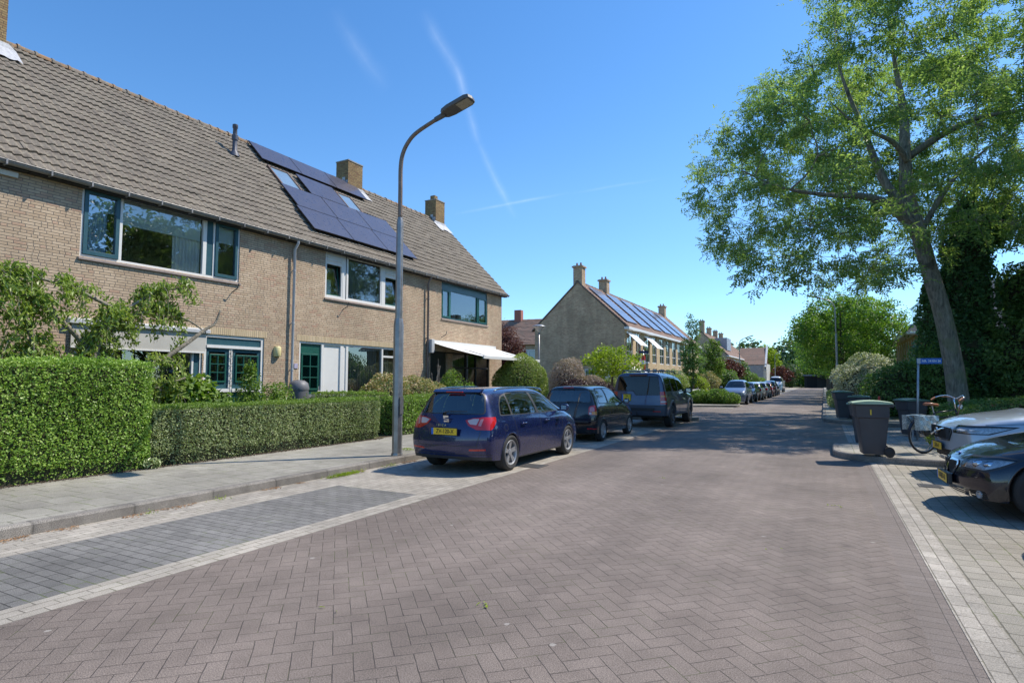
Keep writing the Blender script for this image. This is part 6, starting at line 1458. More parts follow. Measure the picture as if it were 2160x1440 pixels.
    mb = MB(); mb.tube([(.075, .06, 1.02), (.10, .0, 1.045), (.118, -.38, 1.052)], [0.02, 0.012, 0.007], 6); mb.lathe([(.035, -.02), (.035, .0), (.0, .01)], 12, (.10, .06, 1.0), 'x'); mb.build('rear_wiper', M_rub, c)
    mb = MB(); mb.tube([(.62, 0, 1.45), (.55, 0, 1.60)], [0.006, 0.003], 5); mb.build('aerial', M_rub, c)
    plate(c, -0.012, 0.0, .715, 'ZV-120-X', size=0.098)
    mb = MB(); q = 0.055   # stylised chrome badge
    for a in ([(-q, q), (q*.9, q), (q*.9, q*.45), (-q*.35, q*.45), (-q*.35, q*.2), (-q, q*.2)], [(-q, q*.12), (q, q*.02), (q, -q*.2), (-q, -q*.02)], [(q, -q*.28), (q*.35, -q*.28), (q*.35, -q*.5), (-q*.9, -q*.5), (-q*.9, -q), (q, -q)]):
        mb.prism([(-y, z) for y, z in a], 0, -0.012, 'x')
    b = mb.build('badge', M_chrome, c); b.location = (.058, 0, .925); b.rotation_euler = (0, R(-8), 0)
    text_obj('lettering', 'I B I Z A', 0.05, M_chrome, c, Matrix.Translation((0.025, 0.08, .815)) @ Matrix(((0,0,-1,0),(-1,0,0,0),(0,1,0,0),(0,0,0,1))), 0.002, 1.15)
    return c
blue_estate()
# ---------------- small black hatchback
def black_hatch():
    c = empty('hatchback', 'small black hatchback with yellow plate parked behind the blue estate car', 'car', (-5.93, 13.97, 0), R(90), group='cars parked on the left')
    st = [ring8(0.22, 1.415, 1.41, .56, 1.375, .71, .99, .775, .86, .795, .62, .79, .42, .76, .24, dx=(0,0,.02,-.10,-.14,-.17,-.17,-.12)),
          ring8(0.32, 1.43, 1.42, .58, 1.385, .745, .99, .80, .86, .815, .62, .81, .42, .78, .22, dx=(0,0,0,-.04,-.08,-.12,-.1,-.05)),
          ring8(0.65, 1.445, 1.435, .595, 1.395, .755, .985, .805, .86, .82, .60, .81, .38, .78, .20),
          ring8(1.2, 1.455, 1.445, .60, 1.40, .755, .975, .805, .85, .82, .60, .81, .36, .78, .20),
          ring8(1.75, 1.45, 1.44, .60, 1.39, .755, .965, .805, .84, .82, .60, .81, .36, .78, .20),
          ring8(2.05, 1.41, 1.40, .60, 1.34, .755, .96, .805, .83, .82, .60, .81, .36, .78, .20),
          ring8(2.38, 1.22, 1.21, .64, 1.15, .755, .95, .805, .82, .82, .60, .81, .36, .78, .20),
          ring8(2.70, 1.02, 1.01, .68, .97, .76, .91, .80, .80, .82, .60, .81, .36, .78, .20),
          ring8(2.85, .97, .965, .68, .93, .76, .87, .80, .77, .82, .58, .81, .36, .78, .20),
          ring8(3.25, .89, .885, .64, .86, .74, .79, .79, .68, .80, .54, .80, .36, .77, .21),
          ring8(3.44, .80, .79, .56, .77, .68, .71, .74, .60, .76, .48, .76, .34, .74, .21),
          ring8(3.50, .74, .735, .50, .71, .62, .65, .69, .56, .71, .46, .72, .34, .70, .22, dx=(0,0,-.02,-.04,-.06,-.08,-.08,-.1))]
    bm = cage(st, capd(st[0], (.07, .04, .0, -.01, .06), (.99, .86, .62, .42, .24)), capd(st[-1], (3.54, 3.56, 3.57, 3.56, 3.5)), 3)
    ys = ysurf(bm)
    P = paint('black_paint', (0.006, 0.007, 0.012), 0.2, 0.2); rear = lambda f: f.normal.x < -0.25
    for mi, e in ((1, 0), (2, .018)):
        region(bm, [(.42+e, .975+e), (.50+e, 1.30-e), (.62, 1.375-e), (1.22, 1.39-e), (1.16, .965+e)] if e == 0 else [(.46, .995), (.53, 1.29), (.64, 1.35), (1.13, 1.365), (1.10, .98)], 'y', side_f, mi, 0.05)
        region(bm, [(1.18, .965+e), (1.20, 1.39-e), (1.75, 1.375-e), (2.02, 1.28-e), (2.35, 1.07-e), (2.52-e*2, .955+e)], 'y', side_f, mi, 0.04)
        region(bm, [(-.66+e, 1.0+e), (-.58+e, 1.345-e), (.58-e, 1.345-e), (.66-e, 1.0+e)], 'x', rear, mi, 0.07)
    region(bm, [(-.66, .98), (-.58, 1.37), (.58, 1.37), (.66, .98)], 'x', lambda f: f.normal.x > 0.2 and f.normal.z > 0.1, 2, 0.05)
    lf = lambda f: f.normal.x < -0.3
    region(bm, [(.60, .90), (.66, .94), (.9, .94), (.9, .70), (.60, .70)], 'x', lf, 3, 0.04, True); region(bm, [(-.2, .94), (.15, .92), (.12, .70), (-.2, .70)], 'y', lambda f: abs(f.normal.y) > 0.3 and f.calc_center_median().x < 0.4, 3, 0.02)
    region(bm, [(.63, .78), (.63, .90), (.72, .91), (.75, .80)], 'x', lf, 5, 0.04, True); region(bm, [(.62, .71), (.62, .77), (.68, .77), (.68, .71)], 'x', lf, 4, 0.01, True); region(bm, [(.69, .71), (.69, .79), (.9, .79), (.9, .71)], 'x', lf, 7, 0.01, True)
    region(bm, [(-.80, .335), (-.80, .36), (-.56, .37), (-.56, .335)], 'x', lf, 9, 0, True); region(bm, [(-.9, .545), (-.9, .56), (.9, .56), (.9, .545)], 'x', lf, 1)
    for x in (1.16, 2.55): region(bm, [(x-.005, .95), (x-.005, .26), (x+.005, .26), (x+.005, .95)], 'y', side_f, 1)
    region(bm, [(1.18, .49), (1.18, .53), (2.45, .53), (2.45, .49)], 'y', side_f, 1)
    arches(bm, (.62, 2.94), .30, .28)
    split_parts(bm, {0: ('body', P, 0, 0), 1: ('window_seal', M_blackp, 0, .001), 2: ('window', M_cglass, 0, -.005), 3: ('tail_light', M_redl, 1, .003), 4: ('reversing_light', M_clearl, 1, .005), 5: ('lamp_ring', M_pinkl, 1, .005), 7: ('indicator_light', M_ambl, 1, .005), 9: ('rear_reflector', M_redl, 1, .002)}, c, 3.5); bm.free()
    arch_trim(c, None, (.62, 2.94), .30, .28, P, 0.02, 0.003, ys); inner_box(c, .15, 3.3, .62, .2, .5)
    for x in (.62, 2.94):
        for s in (1, -1): wheel(c, x, s*(.82-.10), .28, .175, .185, 7, s)
    seats(c, (1.55, .75), (-.33, .33)); mirror_(c, 2.38, .89, 1.0, P, .14, .17, .12)
    mb = MB(); mb.box((2.3, -.65, .6), (2.65, .65, .93)); mb.build('dashboard', M_seat, c, bevel=.05)
    mb = MB(); mb.box((.17, -.14, 1.385), (.2, .14, 1.405)); mb.build('brake_light', M_redl, c)
    mb = MB(); mb.tube([(.0, .0, 1.01), (.04, -.03, 1.03), (.055, -.45, 1.035)], [.02, .01, .006], 6); mb.build('rear_wiper', M_rub, c)
    mb = MB(); mb.tube([(.42, 0, 1.43), (.34, 0, 1.52)], [.008, .004], 5); mb.build('aerial', M_rub, c)
    mb = MB(); mb.box((-.025, -.62, .50), (.02, .62, .545)); mb.build('bumper_strip', M_blackp, c, bevel=.01)
    plate(c, -.03, .0, .45, '-PF', size=.098, band=True, scale=.9).children[0].location = (0, .13, 0)
    mb = MB(); q = .05; mb.box((0, -q, -q), (-.01, q, -q*.5)); mb.box((0, -q, -.2*q), (-.01, q, .2*q)); mb.box((0, -q, .5*q), (-.01, q, q)); b = mb.build('badge', M_chrome, c); b.location = (.012, 0.02, .885)
    return c
black_hatch()
# ---------------- big boxy off-roader
def offroader():
    c = empty('off_roader', 'tall boxy dark blue-grey off-roader, furthest of the three near parked cars', 'car', (-5.52, 19.15, 0), R(90), group='cars parked on the left')
    st = [ring8(0.14, 1.82, 1.815, .74, 1.79, .82, 1.20, .86, 1.02, .89, .80, .90, .60, .88, .42, dx=(0,0,.02,-.04,-.05,-.06,-.08,-.06)),
          ring8(0.17, 1.835, 1.83, .765, 1.805, .86, 1.20, .90, 1.02, .92, .80, .925, .60, .91, .42),
          ring8(0.26, 1.85, 1.845, .775, 1.815, .875, 1.20, .915, 1.02, .935, .80, .935, .60, .92, .42),
          ring8(0.8, 1.865, 1.86, .785, 1.825, .88, 1.20, .92, 1.02, .94, .80, .94, .58, .92, .40),
          ring8(1.6, 1.865, 1.86, .785, 1.825, .88, 1.19, .92, 1.02, .94, .80, .94, .58, .92, .38),
          ring8(2.4, 1.815, 1.81, .775, 1.775, .88, 1.18, .92, 1.02, .94, .80, .94, .56, .92, .38),
          ring8(2.95, 1.785, 1.78, .765, 1.73, .88, 1.17, .92, 1.02, .94, .80, .94, .56, .92, .38),
          ring8(3.12, 1.72, 1.715, .76, 1.67, .88, 1.17, .92, 1.02, .94, .80, .94, .56, .92, .38),
          ring8(3.58, 1.25, 1.24, .78, 1.21, .88, 1.15, .92, 1.0, .94, .80, .94, .56, .92, .38),
          ring8(3.70, 1.18, 1.175, .80, 1.16, .88, 1.11, .92, .98, .94, .80, .94, .56, .92, .38),
          ring8(4.5, 1.12, 1.115, .78, 1.10, .86, 1.05, .90, .94, .92, .80, .92, .56, .90, .40),
          ring8(4.74, 1.06, 1.055, .74, 1.04, .83, .98, .87, .88, .89, .76, .89, .56, .87, .42),
          ring8(4.80, .99, .985, .70, .97, .80, .92, .84, .84, .86, .72, .86, .56, .84, .44, dx=(0,0,0,-.02,-.02,-.02,-.02,-.04))]
    bm = cage(st, capd(st[0], (.07, .04, .02, -.02, .02)), capd(st[-1], (4.83, 4.84, 4.85, 4.85, 4.82)), 3); ys = ysurf(bm)
    P = paint('blue_grey_paint', (0.035, 0.055, 0.115), 0.5, 0.3); rear = lambda f: f.normal.x < -0.4
    region(bm, [(.26, 1.20), (.30, 1.74), (2.9, 1.70), (3.05, 1.64), (3.42, 1.24), (3.42, 1.16)], 'y', side_f, 1, .04)
    for a in ([(.32, 1.22), (.36, 1.72), (1.10, 1.72), (1.10, 1.22)], [(1.16, 1.22), (1.16, 1.72), (2.0, 1.70), (2.03, 1.21)], [(2.10, 1.21), (2.07, 1.70), (2.85, 1.67), (3.0, 1.61), (3.34, 1.24), (3.34, 1.20)]): region(bm, a, 'y', side_f, 2, .03)
    region(bm, [(-.74, 1.10), (-.67, 1.73), (.68, 1.73), (.75, 1.22), (.18, 1.22), (.08, 1.08)], 'x', rear, 1, .03)
    region(bm, [(-.72, 1.12), (-.65, 1.71), (.66, 1.71), (.72, 1.245), (.17, 1.245), (.06, 1.10)], 'x', rear, 2, .03)
    region(bm, [(-.74, 1.2), (-.64, 1.70), (.64, 1.70), (.74, 1.2)], 'x', lambda f: f.normal.x > .3 and f.normal.z > .15, 2, .05)
    lf = lambda f: f.normal.x < -0.25
    region(bm, [(.74, .80), (.72, 1.21), (1, 1.21), (1, .80)], 'x', lf, 3, .01, True); region(bm, [(-.2, .80), (-.2, 1.21), (.20, 1.21), (.20, .80)], 'y', lambda f: abs(f.normal.y) > .3 and f.calc_center_median().x < .4, 3)
    region(bm, [(.75, .86), (.75, .90), (1, .90), (1, .86)], 'x', lf, 4, 0, True); region(bm, [(.75, 1.03), (.75, 1.09), (1, 1.09), (1, 1.03)], 'x', lf, 5, 0, True)
    region(bm, [(-1, .30), (-1, .76), (1, .76), (1, .30)], 'x', lf, 6); region(bm, [(-.75, .545), (-.75, .575), (-.5, .575), (-.5, .545)], 'x', lf, 9, 0, True)
    region(bm, [(-.9, .74), (-.9, .765), (.9, .765), (.9, .74)], 'x', lf, 1)
    region(bm, [(-.2, .1), (-.2, .46), (5, .46), (5, .1)], 'y', side_f, 6)
    for x in (1.13, 2.06, 3.2): region(bm, [(x-.006, 1.15), (x-.006, .45), (x+.006, .45), (x+.006, 1.15)], 'y', side_f, 1)
    arches(bm, (1.0, 3.885), .44, .40)
    split_parts(bm, {0: ('body', P, 0, 0), 1: ('window_seal', M_blackp, 0, .001), 2: ('window', M_cglass_d, 0, -.004), 3: ('tail_light', M_redl, 1, .004), 4: ('reversing_light', M_clearl, 1, .006), 5: ('indicator_light', M_ambl, 1, .006), 6: ('lower_trim', plain('grey_blue_plastic', (0.045,0.055,0.075), .5), 0, 0), 9: ('rear_reflector', M_redl, 1, .002)}, c, 4.8); bm.free()
    arch_trim(c, None, (1.0, 3.885), .44, .40, plain('grey_arch_plastic', (0.07,0.08,0.095), .5), .09, .02, ys); inner_box(c, .2, 4.6, .75, .35, .75)
    for x in (1.0, 3.885):
        for s in (1, -1): wheel(c, x, s*(.94-.13), .375, .25, .235, 6, s, plain('dark_alloy', (0.11,0.11,0.12), .4, .6), hub=.07)
    mirror_(c, 3.22, 1.02, 1.22, M_blackp, .15, .26, .2); seats(c, (2.2, 1.3), (-.4, .4), .9, 1.45)
    for s in (1, -1):
        mb = MB(); mb.tube([(.35, s*.62, 1.83), (.45, s*.62, 1.925), (2.6, s*.63, 1.90), (2.8, s*.63, 1.80)], .018, 6); mb.build('roof_rail', M_blackp, c)
    for x in (.6, 1.6):
        mb = MB(); mb.tube([(x, -.62, 1.915), (x, .62, 1.915)], .016, 6); mb.build('roof_bar', M_zinc, c)
    mb = MB(); mb.box((.07, -.3, 1.74), (.13, .3, 1.78)); mb.build('brake_light', plain('dark_red_lens', (0.12,0.01,0.01), .3), c)
    mb = MB(); mb.tube([(.0, 0, .44), (-.10, 0, .44), (-.13, 0, .50)], .022, 8); mb.lathe([(0, -.03), (.03, 0), (0, .03)], 10, (-.13, 0, .53)); mb.build('tow_bar', M_rub, c)
    mb = MB(); mb.box((-.02, -.55, .59), (.03, .55, .68)); mb.build('bumper_step', M_blackp, c, bevel=.01)
    plate(c, .035, .40, 1.01, '', w=.30, h=.22, size=.085, lines=['54', 'JRS-9'], band=True, scale=.8)
    return c
offroader()
# ---------------- fronts on the right: black saloon and grey SUV (facing the street)
def saloon():
    c = empty('saloon_car', 'black saloon car with twin kidney grille at the right edge of the photo', 'car', (5.95, 9.43, 0), R(182), group='cars parked nose-on at the right')
    # local x: front at 4.62
    st = [ring8(0.05, 1.05, 1.045, .62, 1.02, .74, .95, .84, .80, .86, .60, .86, .42, .82, .24, dx=(0,0,0,0,-.02,-.04,-.04,0)),
          ring8(0.6, 1.14, 1.13, .64, 1.10, .78, .98, .88, .82, .90, .58, .89, .36, .84, .20),
          ring8(1.2, 1.36, 1.35, .56, 1.31, .78, .98, .88, .82, .90, .58, .89, .34, .84, .18),
          ring8(1.9, 1.43, 1.425, .58, 1.38, .78, .97, .88, .82, .90, .58, .89, .34, .84, .18),
          ring8(2.6, 1.40, 1.395, .58, 1.35, .78, .95, .88, .80, .90, .58, .89, .34, .84, .18),
          ring8(3.0, 1.20, 1.195, .64, 1.15, .79, .93, .88, .79, .90, .58, .89, .34, .84, .18),
          ring8(3.35, 1.00, .995, .72, .97, .80, .90, .88, .77, .90, .58, .89, .34, .84, .18),
          ring8(3.5, .965, .96, .76, .935, .82, .88, .88, .76, .90, .58, .89, .34, .85, .18),
          ring8(3.95, .915, .905, .72, .885, .81, .82, .875, .70, .89, .55, .88, .34, .85, .19),
          ring8(4.25, .84, .83, .64, .80, .755, .745, .83, .655, .86, .52, .86, .34, .84, .20),
          ring8(4.45, .735, .73, .50, .71, .66, .665, .76, .60, .80, .50, .80, .34, .79, .20, dx=(0,0,0,-.03,-.06,-.08,-.08,-.08)),
          ring8(4.52, .69, .685, .42, .67, .56, .635, .67, .585, .71, .49, .71, .34, .70, .20, dx=(0,0,-.01,-.05,-.09,-.1,-.1,-.12))]
    bm = cage(st, capd(st[0], (0,0,0,0,.05)), capd(st[-1], (4.57, 4.60, 4.63, 4.63, 4.58), (.645, .59, .48, .34, .2)), 3); ys = ysurf(bm)
    for v in bm.verts:
        if v.co.x > 3.3: q = min(1, (v.co.x-3.3)/1.0); v.co.z -= 0.065*q*q*(3-2*q)*min(1, max(0, (v.co.z-.2)/.35))
    bm.normal_update(); P = paint('deep_black_blue_paint', (0.006, 0.009, 0.018), 0.3, 0.2)
    fr = lambda f: f.normal.x > 0.25
    region(bm, [(-1, .955), (-.62, 1.37), (.62, 1.37), (1, .955)], 'x', lambda f: f.normal.x > .2 and f.normal.z > .15 and f.calc_center_median().x < 3.45 and f.calc_center_median().z > .975, 2)
    region(bm, [(1.0, .96), (1.35, 1.30), (2.5, 1.32), (3.15, .95)], 'y', side_f, 2, .04)
    region(bm, [(4.03, .685), (4.22, .585), (4.36, .52), (4.68, .515), (4.7, .64), (4.48, .672), (4.22, .705)], 'y', lambda f: f.calc_center_median().x > 3.7 and abs(f.calc_center_median().y) > .37, 6, .015)
    hl = [(4.08, .678), (4.24, .60), (4.38, .54), (4.66, .535), (4.7, .625), (4.48, .655), (4.24, .69)]
    region(bm, hl, 'y', lambda f: f.calc_center_median().x > 3.7 and abs(f.calc_center_median().y) > .40, 3, .015)
    region(bm, [(4.16, .662), (4.36, .575), (4.56, .56), (4.56, .61), (4.3, .665)], 'y', lambda f: f.calc_center_median().x > 3.7 and abs(f.calc_center_median().y) > .45, 8, .015)
    region(bm, [(.05, .41), (.03, .54), (.06, .60), (.30, .60), (.34, .55), (.26, .41)], 'x', fr, 4, .03, True)
    region(bm, [(.075, .43), (.06, .54), (.085, .58), (.28, .58), (.31, .545), (.24, .43)], 'x', fr, 5, .03, True)
    region(bm, [(-.42, .205), (-.48, .29), (.48, .29), (.42, .205)], 'x', fr, 5, .02); region(bm, [(.50, .205), (.53, .29), (.76, .30), (.78, .205)], 'x', lambda f: f.normal.x > .1, 5, .02, True)
    for zz in (.225, .25, .272): region(bm, [(-.78, zz), (-.78, zz+.006), (.78, zz+.006), (.78, zz)], 'x', fr, 6)
    region(bm, [(3.3, .895), (3.9, .80), (4.2, .725), (4.2, .715), (3.9, .79), (3.3, .885)], 'y', lambda f: True, 6)
    region(bm, [(-1, -1), (-1, .195), (1, .195), (1, -1)], 'x', fr, 6)
    region(bm, [(2.9, .93), (3.12, .2), (3.13, .2), (2.91, .93)], 'y', side_f, 6)
    arches(bm, (.78, 3.83), .365, .325)
    split_parts(bm, {0: ('body', P, 0, 0), 2: ('window', M_cglass, 0, -.004), 3: ('headlight', M_clear, 1, .004), 4: ('grille_surround', M_chrome, 1, .012), 5: ('grille_mesh', M_rub, 0, -.012), 6: ('panel_gap', M_blackp, 0, .0), 8: ('headlight_glass', M_clear, 1, .004)}, c, 4.6)
    # reflectors behind the lamp glass
    fs = [f for f in bm.faces if f.material_index in (3, 8)]; vm = {}; vs = []; fc = []
    for f in fs:
        q = []
        for v in f.verts:
            if v.index not in vm: vm[v.index] = len(vs); vs.append(v.co-v.normal*0.035)
            q.append(vm[v.index])
        fc.append(q)
    mb = MB(); mb.add(vs, fc); mb.build('lamp_housing', plain('lamp_housing_grey', (0.70,0.72,0.74), .3, .2, var=.45, scale=34), c, recalc=False); bm.free()
    for s in (1, -1):
        for x, y, r in ((4.41, .55, .042), (4.33, .655, .042)):
            mb = MB(); mb.lathe([(r*1.2, -.05), (r*1.15, .0), (r, .004), (r*.8, .03), (0, .045)], 16, (0, 0, 0), 'x'); o = mb.build('projector_lamp', M_chrome, c, smooth=True); o.location = (x, s*y, .59)
        mb = MB(); mb.lathe([(.045, -.03), (.045, .006), (.036, .008), (.032, .0), (0, .006)], 18, (0, 0, 0), 'x'); o = mb.build('fog_lamp', M_head, c, smooth=True); o.location = (4.425, s*.66, .25); o.rotation_euler = (0, 0, s*.35)
        mb = MB()
        for k in range(9): mb.box((4.56-.0, s*(.085+.024*k)-.004, .43), (4.59-.004*k, s*(.085+.024*k)+.004, .58))
        mb.build('grille_bar', M_blackp, c)
    arch_trim(c, None, (.78, 3.83), .365, .325, P, .025, .004, ys); inner_box(c, .3, 4.4, .70, .2, .5)
    for x in (.78, 3.83):
        for s in (1, -1): wheel(c, x, s*(.90-.12), .325, .225, .235, 5, s, twin=True, rimmat=plain('bright_alloy', (0.62,0.62,0.63), .3, .6))
    mb = MB(); mb.box((4.60, -.29, .295), (4.645, .29, .425)); mb.build('plate_holder', M_blackp, c, bevel=.01)
    plate(c, 4.65, 0, .36, 'H-KBD-53', face=1, size=.095, band=True)
    mb = MB(); mb.lathe([(.036, 0), (.036, .006), (0, .010)], 16, (0, 0, 0)); mb.build('badge', M_bluep, c, smooth=True).location = (4.46, 0, .665)
    return c
saloon()
def suv():
    c = empty('suv_car', 'pale grey-blue car with big framed grille parked behind the black saloon', 'car', (6.35, 12.55, 0), R(186), group='cars parked nose-on at the right')
    st = [ring8(0.1, 1.2, 1.19, .62, 1.16, .80, 1.0, .90, .85, .92, .62, .92, .45, .88, .28),
          ring8(0.7, 1.60, 1.59, .62, 1.55, .80, 1.05, .92, .88, .93, .62, .92, .42, .88, .25),
          ring8(1.8, 1.66, 1.65, .64, 1.60, .82, 1.05, .92, .88, .94, .62, .93, .40, .88, .24),
          ring8(2.6, 1.60, 1.59, .64, 1.54, .82, 1.03, .92, .88, .94, .62, .93, .40, .88, .24),
          ring8(3.2, 1.25, 1.24, .74, 1.20, .86, 1.00, .92, .86, .94, .62, .93, .40, .88, .24),
          ring8(3.45, 1.12, 1.115, .80, 1.09, .88, 1.00, .92, .86, .94, .62, .93, .40, .88, .24),
          ring8(3.7, 1.08, 1.075, .80, 1.055, .88, .97, .92, .84, .94, .62, .93, .40, .88, .24),
          ring8(4.2, 1.02, 1.01, .76, .985, .86, .92, .90, .80, .92, .60, .92, .40, .88, .25),
          ring8(4.5, .915, .91, .66, .895, .79, .84, .84, .76, .87, .58, .88, .40, .85, .26),
          ring8(4.62, .845, .84, .56, .83, .70, .785, .76, .72, .79, .56, .80, .40, .78, .27, dx=(0,0,-.01,-.05,-.08,-.08,-.08,-.1))]
    bm = cage(st, capd(st[0], (0,0,0,0,.05)), capd(st[-1], (4.68, 4.71, 4.72, 4.72, 4.66), (.83, .72, .56, .4, .27)), 3); ys = ysurf(bm)
    P = paint('pale_blue_grey_paint', (0.44, 0.50, 0.55), 0.35, 0.3); fr = lambda f: f.normal.x > .25
    region(bm, [(-1, 1.10), (-.68, 1.56), (.68, 1.56), (1, 1.10)], 'x', lambda f: f.normal.x > .2 and f.normal.z > .15 and f.calc_center_median().x < 3.5 and f.calc_center_median().z > 1.12, 2)
    region(bm, [(.9, 1.06), (1.1, 1.52), (2.5, 1.52), (3.1, 1.08)], 'y', side_f, 2, .04)
    region(bm, [(-.40, .60), (-.46, .76), (-.38, .815), (.38, .815), (.46, .76), (.40, .60)], 'x', fr, 4, .03); region(bm, [(-.37, .63), (-.42, .755), (-.36, .79), (.36, .79), (.42, .755), (.37, .63)], 'x', fr, 5, .03)
    region(bm, [(3.90, .875), (4.28, .745), (4.7, .74), (4.7, .868), (4.3, .882)], 'y', lambda f: f.calc_center_median().x > 3.85 and abs(f.calc_center_median().y) > .48, 6, .01)
    region(bm, [(3.95, .865), (4.30, .76), (4.7, .755), (4.7, .86), (4.3, .87)], 'y', lambda f: f.calc_center_median().x > 3.9 and abs(f.calc_center_median().y) > .50, 3, .01)
    region(bm, [(-.6, .34), (-.55, .46), (.55, .46), (.6, .34)], 'x', fr, 5, .03); region(bm, [(-1, -1), (-1, .29), (1, .29), (1, -1)], 'x', fr, 6)
    region(bm, [(3.3, .96), (4.3, .895), (4.3, .888), (3.3, .953)], 'y', lambda f: True, 6)
    arches(bm, (.85, 3.72), .40, .36)
    split_parts(bm, {0: ('body', P, 0, 0), 2: ('window', M_cglass, 0, -.004), 3: ('headlight', M_clear, 1, .004), 4: ('grille_surround', M_chrome, 0, .012), 5: ('grille_mesh', M_rub, 0, -.015), 6: ('panel_gap', M_blackp, 0, .001)}, c, 4.7)
    fs = [f for f in bm.faces if f.material_index == 3]; vm = {}; vs = []; fc = []
    for f in fs:
        q = []
        for v in f.verts:
            if v.index not in vm: vm[v.index] = len(vs); vs.append(v.co-v.normal*0.03)
            q.append(vm[v.index])
        fc.append(q)
    mb = MB(); mb.add(vs, fc); mb.build('lamp_housing', plain('lamp_housing_grey', (0.70,0.72,0.74), .3, .2, var=.45, scale=34), c, recalc=False); bm.free()
    for s in (1, -1):
        mb = MB(); mb.box((4.30, s*.80-.01, .80), (4.50, s*.80+.01, .815)); mb.box((4.45, s*.66-.08, .79), (4.60, s*.66+.08, .81)); mb.build('daylight_strip', M_signw, c)
    mb = MB()
    for k in range(17): mb.box((4.66, -.40+.05*k-.006, .63), (4.705, -.40+.05*k+.006, .82))
    mb.build('grille_bar', M_blackp, c)
    mb = MB(); mb.tube([(4.722, -.34, .66), (4.735, .0, .735), (4.722, .34, .80)], .014, 6); mb.lathe([(.062, 0), (.062, .02), (.048, .024), (.046, .005), (0, .005)], 20, (4.722, 0, .735), 'x'); mb.build('grille_badge', M_chrome, c, smooth=True, angle=R(40))
    arch_trim(c, None, (.85, 3.72), .40, .36, P, .03, .004, ys); inner_box(c, .3, 4.4, .7, .26, .6)
    for x in (.85, 3.72):
        for s in (1, -1): wheel(c, x, s*(.93-.13), .36, .23, .25, 5, s)
    plate(c, 4.735, 0, .50, 'SZA-4', face=1, size=.095)
    return c
suv()
# ---------------- far parked cars: one small builder, own paint and own label each
def far_car(label, loc, rz, col, L=4.3, H=1.5, van=False, name='parked_car'):
    c = empty(name, label, 'van' if van else 'car', loc, rz, group='far parked cars'); k = L/4.3; h = H/1.5; w = .86 if not van else .98
    f = lambda x: x*k
    if van: tops = [(.1, 1.0, 1.0), (.2, 1.46, .98), (1.6, 1.5, .98), (3.1, 1.5, .96), (3.3, 1.44, .93), (3.75, 1.03, .93), (4.0, .88, .9), (4.2, .76, .86)]
    else: tops = [(.12, 1.05, .95), (.45, 1.43, .93), (1.3, 1.5, .93), (2.3, 1.48, .93), (2.6, 1.42, .93), (3.2, 1.06, .93), (3.4, .98, .93), (3.9, .88, .9), (4.15, .76, .84)]
    st = []
    for x, zt, wf in tops:
        gh = zt > 1.1; y2 = (w*.72 if gh else w*.80)*wf
        st.append(ring8(f(x), zt*h, (zt-.01)*h, y2, (zt-.05)*h if gh else (zt-.03)*h, w*.90*wf, min(zt-.07, .96)*h, w*.97*wf, min(zt-.15, .82)*h, w*wf, min(.6, zt-.25)*h, w*wf*.98, .38*h, w*wf*.93, .2*h))
    bm = cage(st, capd(st[0], (f(.06), f(.02), 0, 0, f(.05))), capd(st[-1], (f(4.22), f(4.26), f(4.28), f(4.28), f(4.24))), 2); ys = ysurf(bm)
    P = paint('far_paint_%d' % int(loc[1]), col, .4, .3)
    if van: region(bm, [(f(2.5), .98*h), (f(2.55), 1.38*h), (f(3.25), 1.36*h), (f(3.6), 1.0*h)], 'y', side_f, 2); ws = [(-.78, 1.0*h), (-.66, 1.38*h), (.66, 1.38*h), (.78, 1.0*h)]
    else: region(bm, [(f(.5), .98*h), (f(.7), 1.36*h), (f(2.4), 1.38*h), (f(3.0), 1.0*h)], 'y', side_f, 2); ws = [(-.68, 1.0*h), (-.58, 1.40*h), (.58, 1.40*h), (.68, 1.0*h)]
    region(bm, ws, 'x', lambda q: q.normal.x > .25 and q.normal.z > .2 and q.calc_center_median().z > .98*h, 2)
    if not van: region(bm, [(-.6, 1.0*h), (-.52, 1.36*h), (.52, 1.36*h), (.6, 1.0*h)], 'x', lambda q: q.normal.x < -.3, 2)
    region(bm, [(.5, .58*h), (.48, .70*h), (.9, .72*h), (.9, .60*h)], 'x', lambda q: q.normal.x > .2, 3, 0, True)
    region(bm, [(.55, .74*h), (.55, .92*h), (.95, .92*h), (.95, .74*h)], 'x', lambda q: q.normal.x < -.2, 4, 0, True)
    region(bm, [(-.45, .38*h), (-.5, .55*h), (.5, .55*h), (.45, .38*h)], 'x', lambda q: q.normal.x > .3, 5)
    arches(bm, (f(.8), f(3.45)), .34, .31)
    split_parts(bm, {0: ('body', P, 0, 0), 2: ('window', M_cglass_d, 0, -.002), 3: ('headlight', M_head, 1, .003), 4: ('tail_light', M_redl, 1, .003), 5: ('grille', M_rub, 0, 0)}, c, L); bm.free()
    inner_box(c, f(.3), f(4.0), .6, .22, .55)
    for x in (f(.8), f(3.45)):
        for s in (1, -1): wheel(c, x, s*(w-.11), .31, .2, .2, 7, s)
    mirror_(c, f(2.95), w+.08, 1.02*h, P, .14, .2, .14); return c
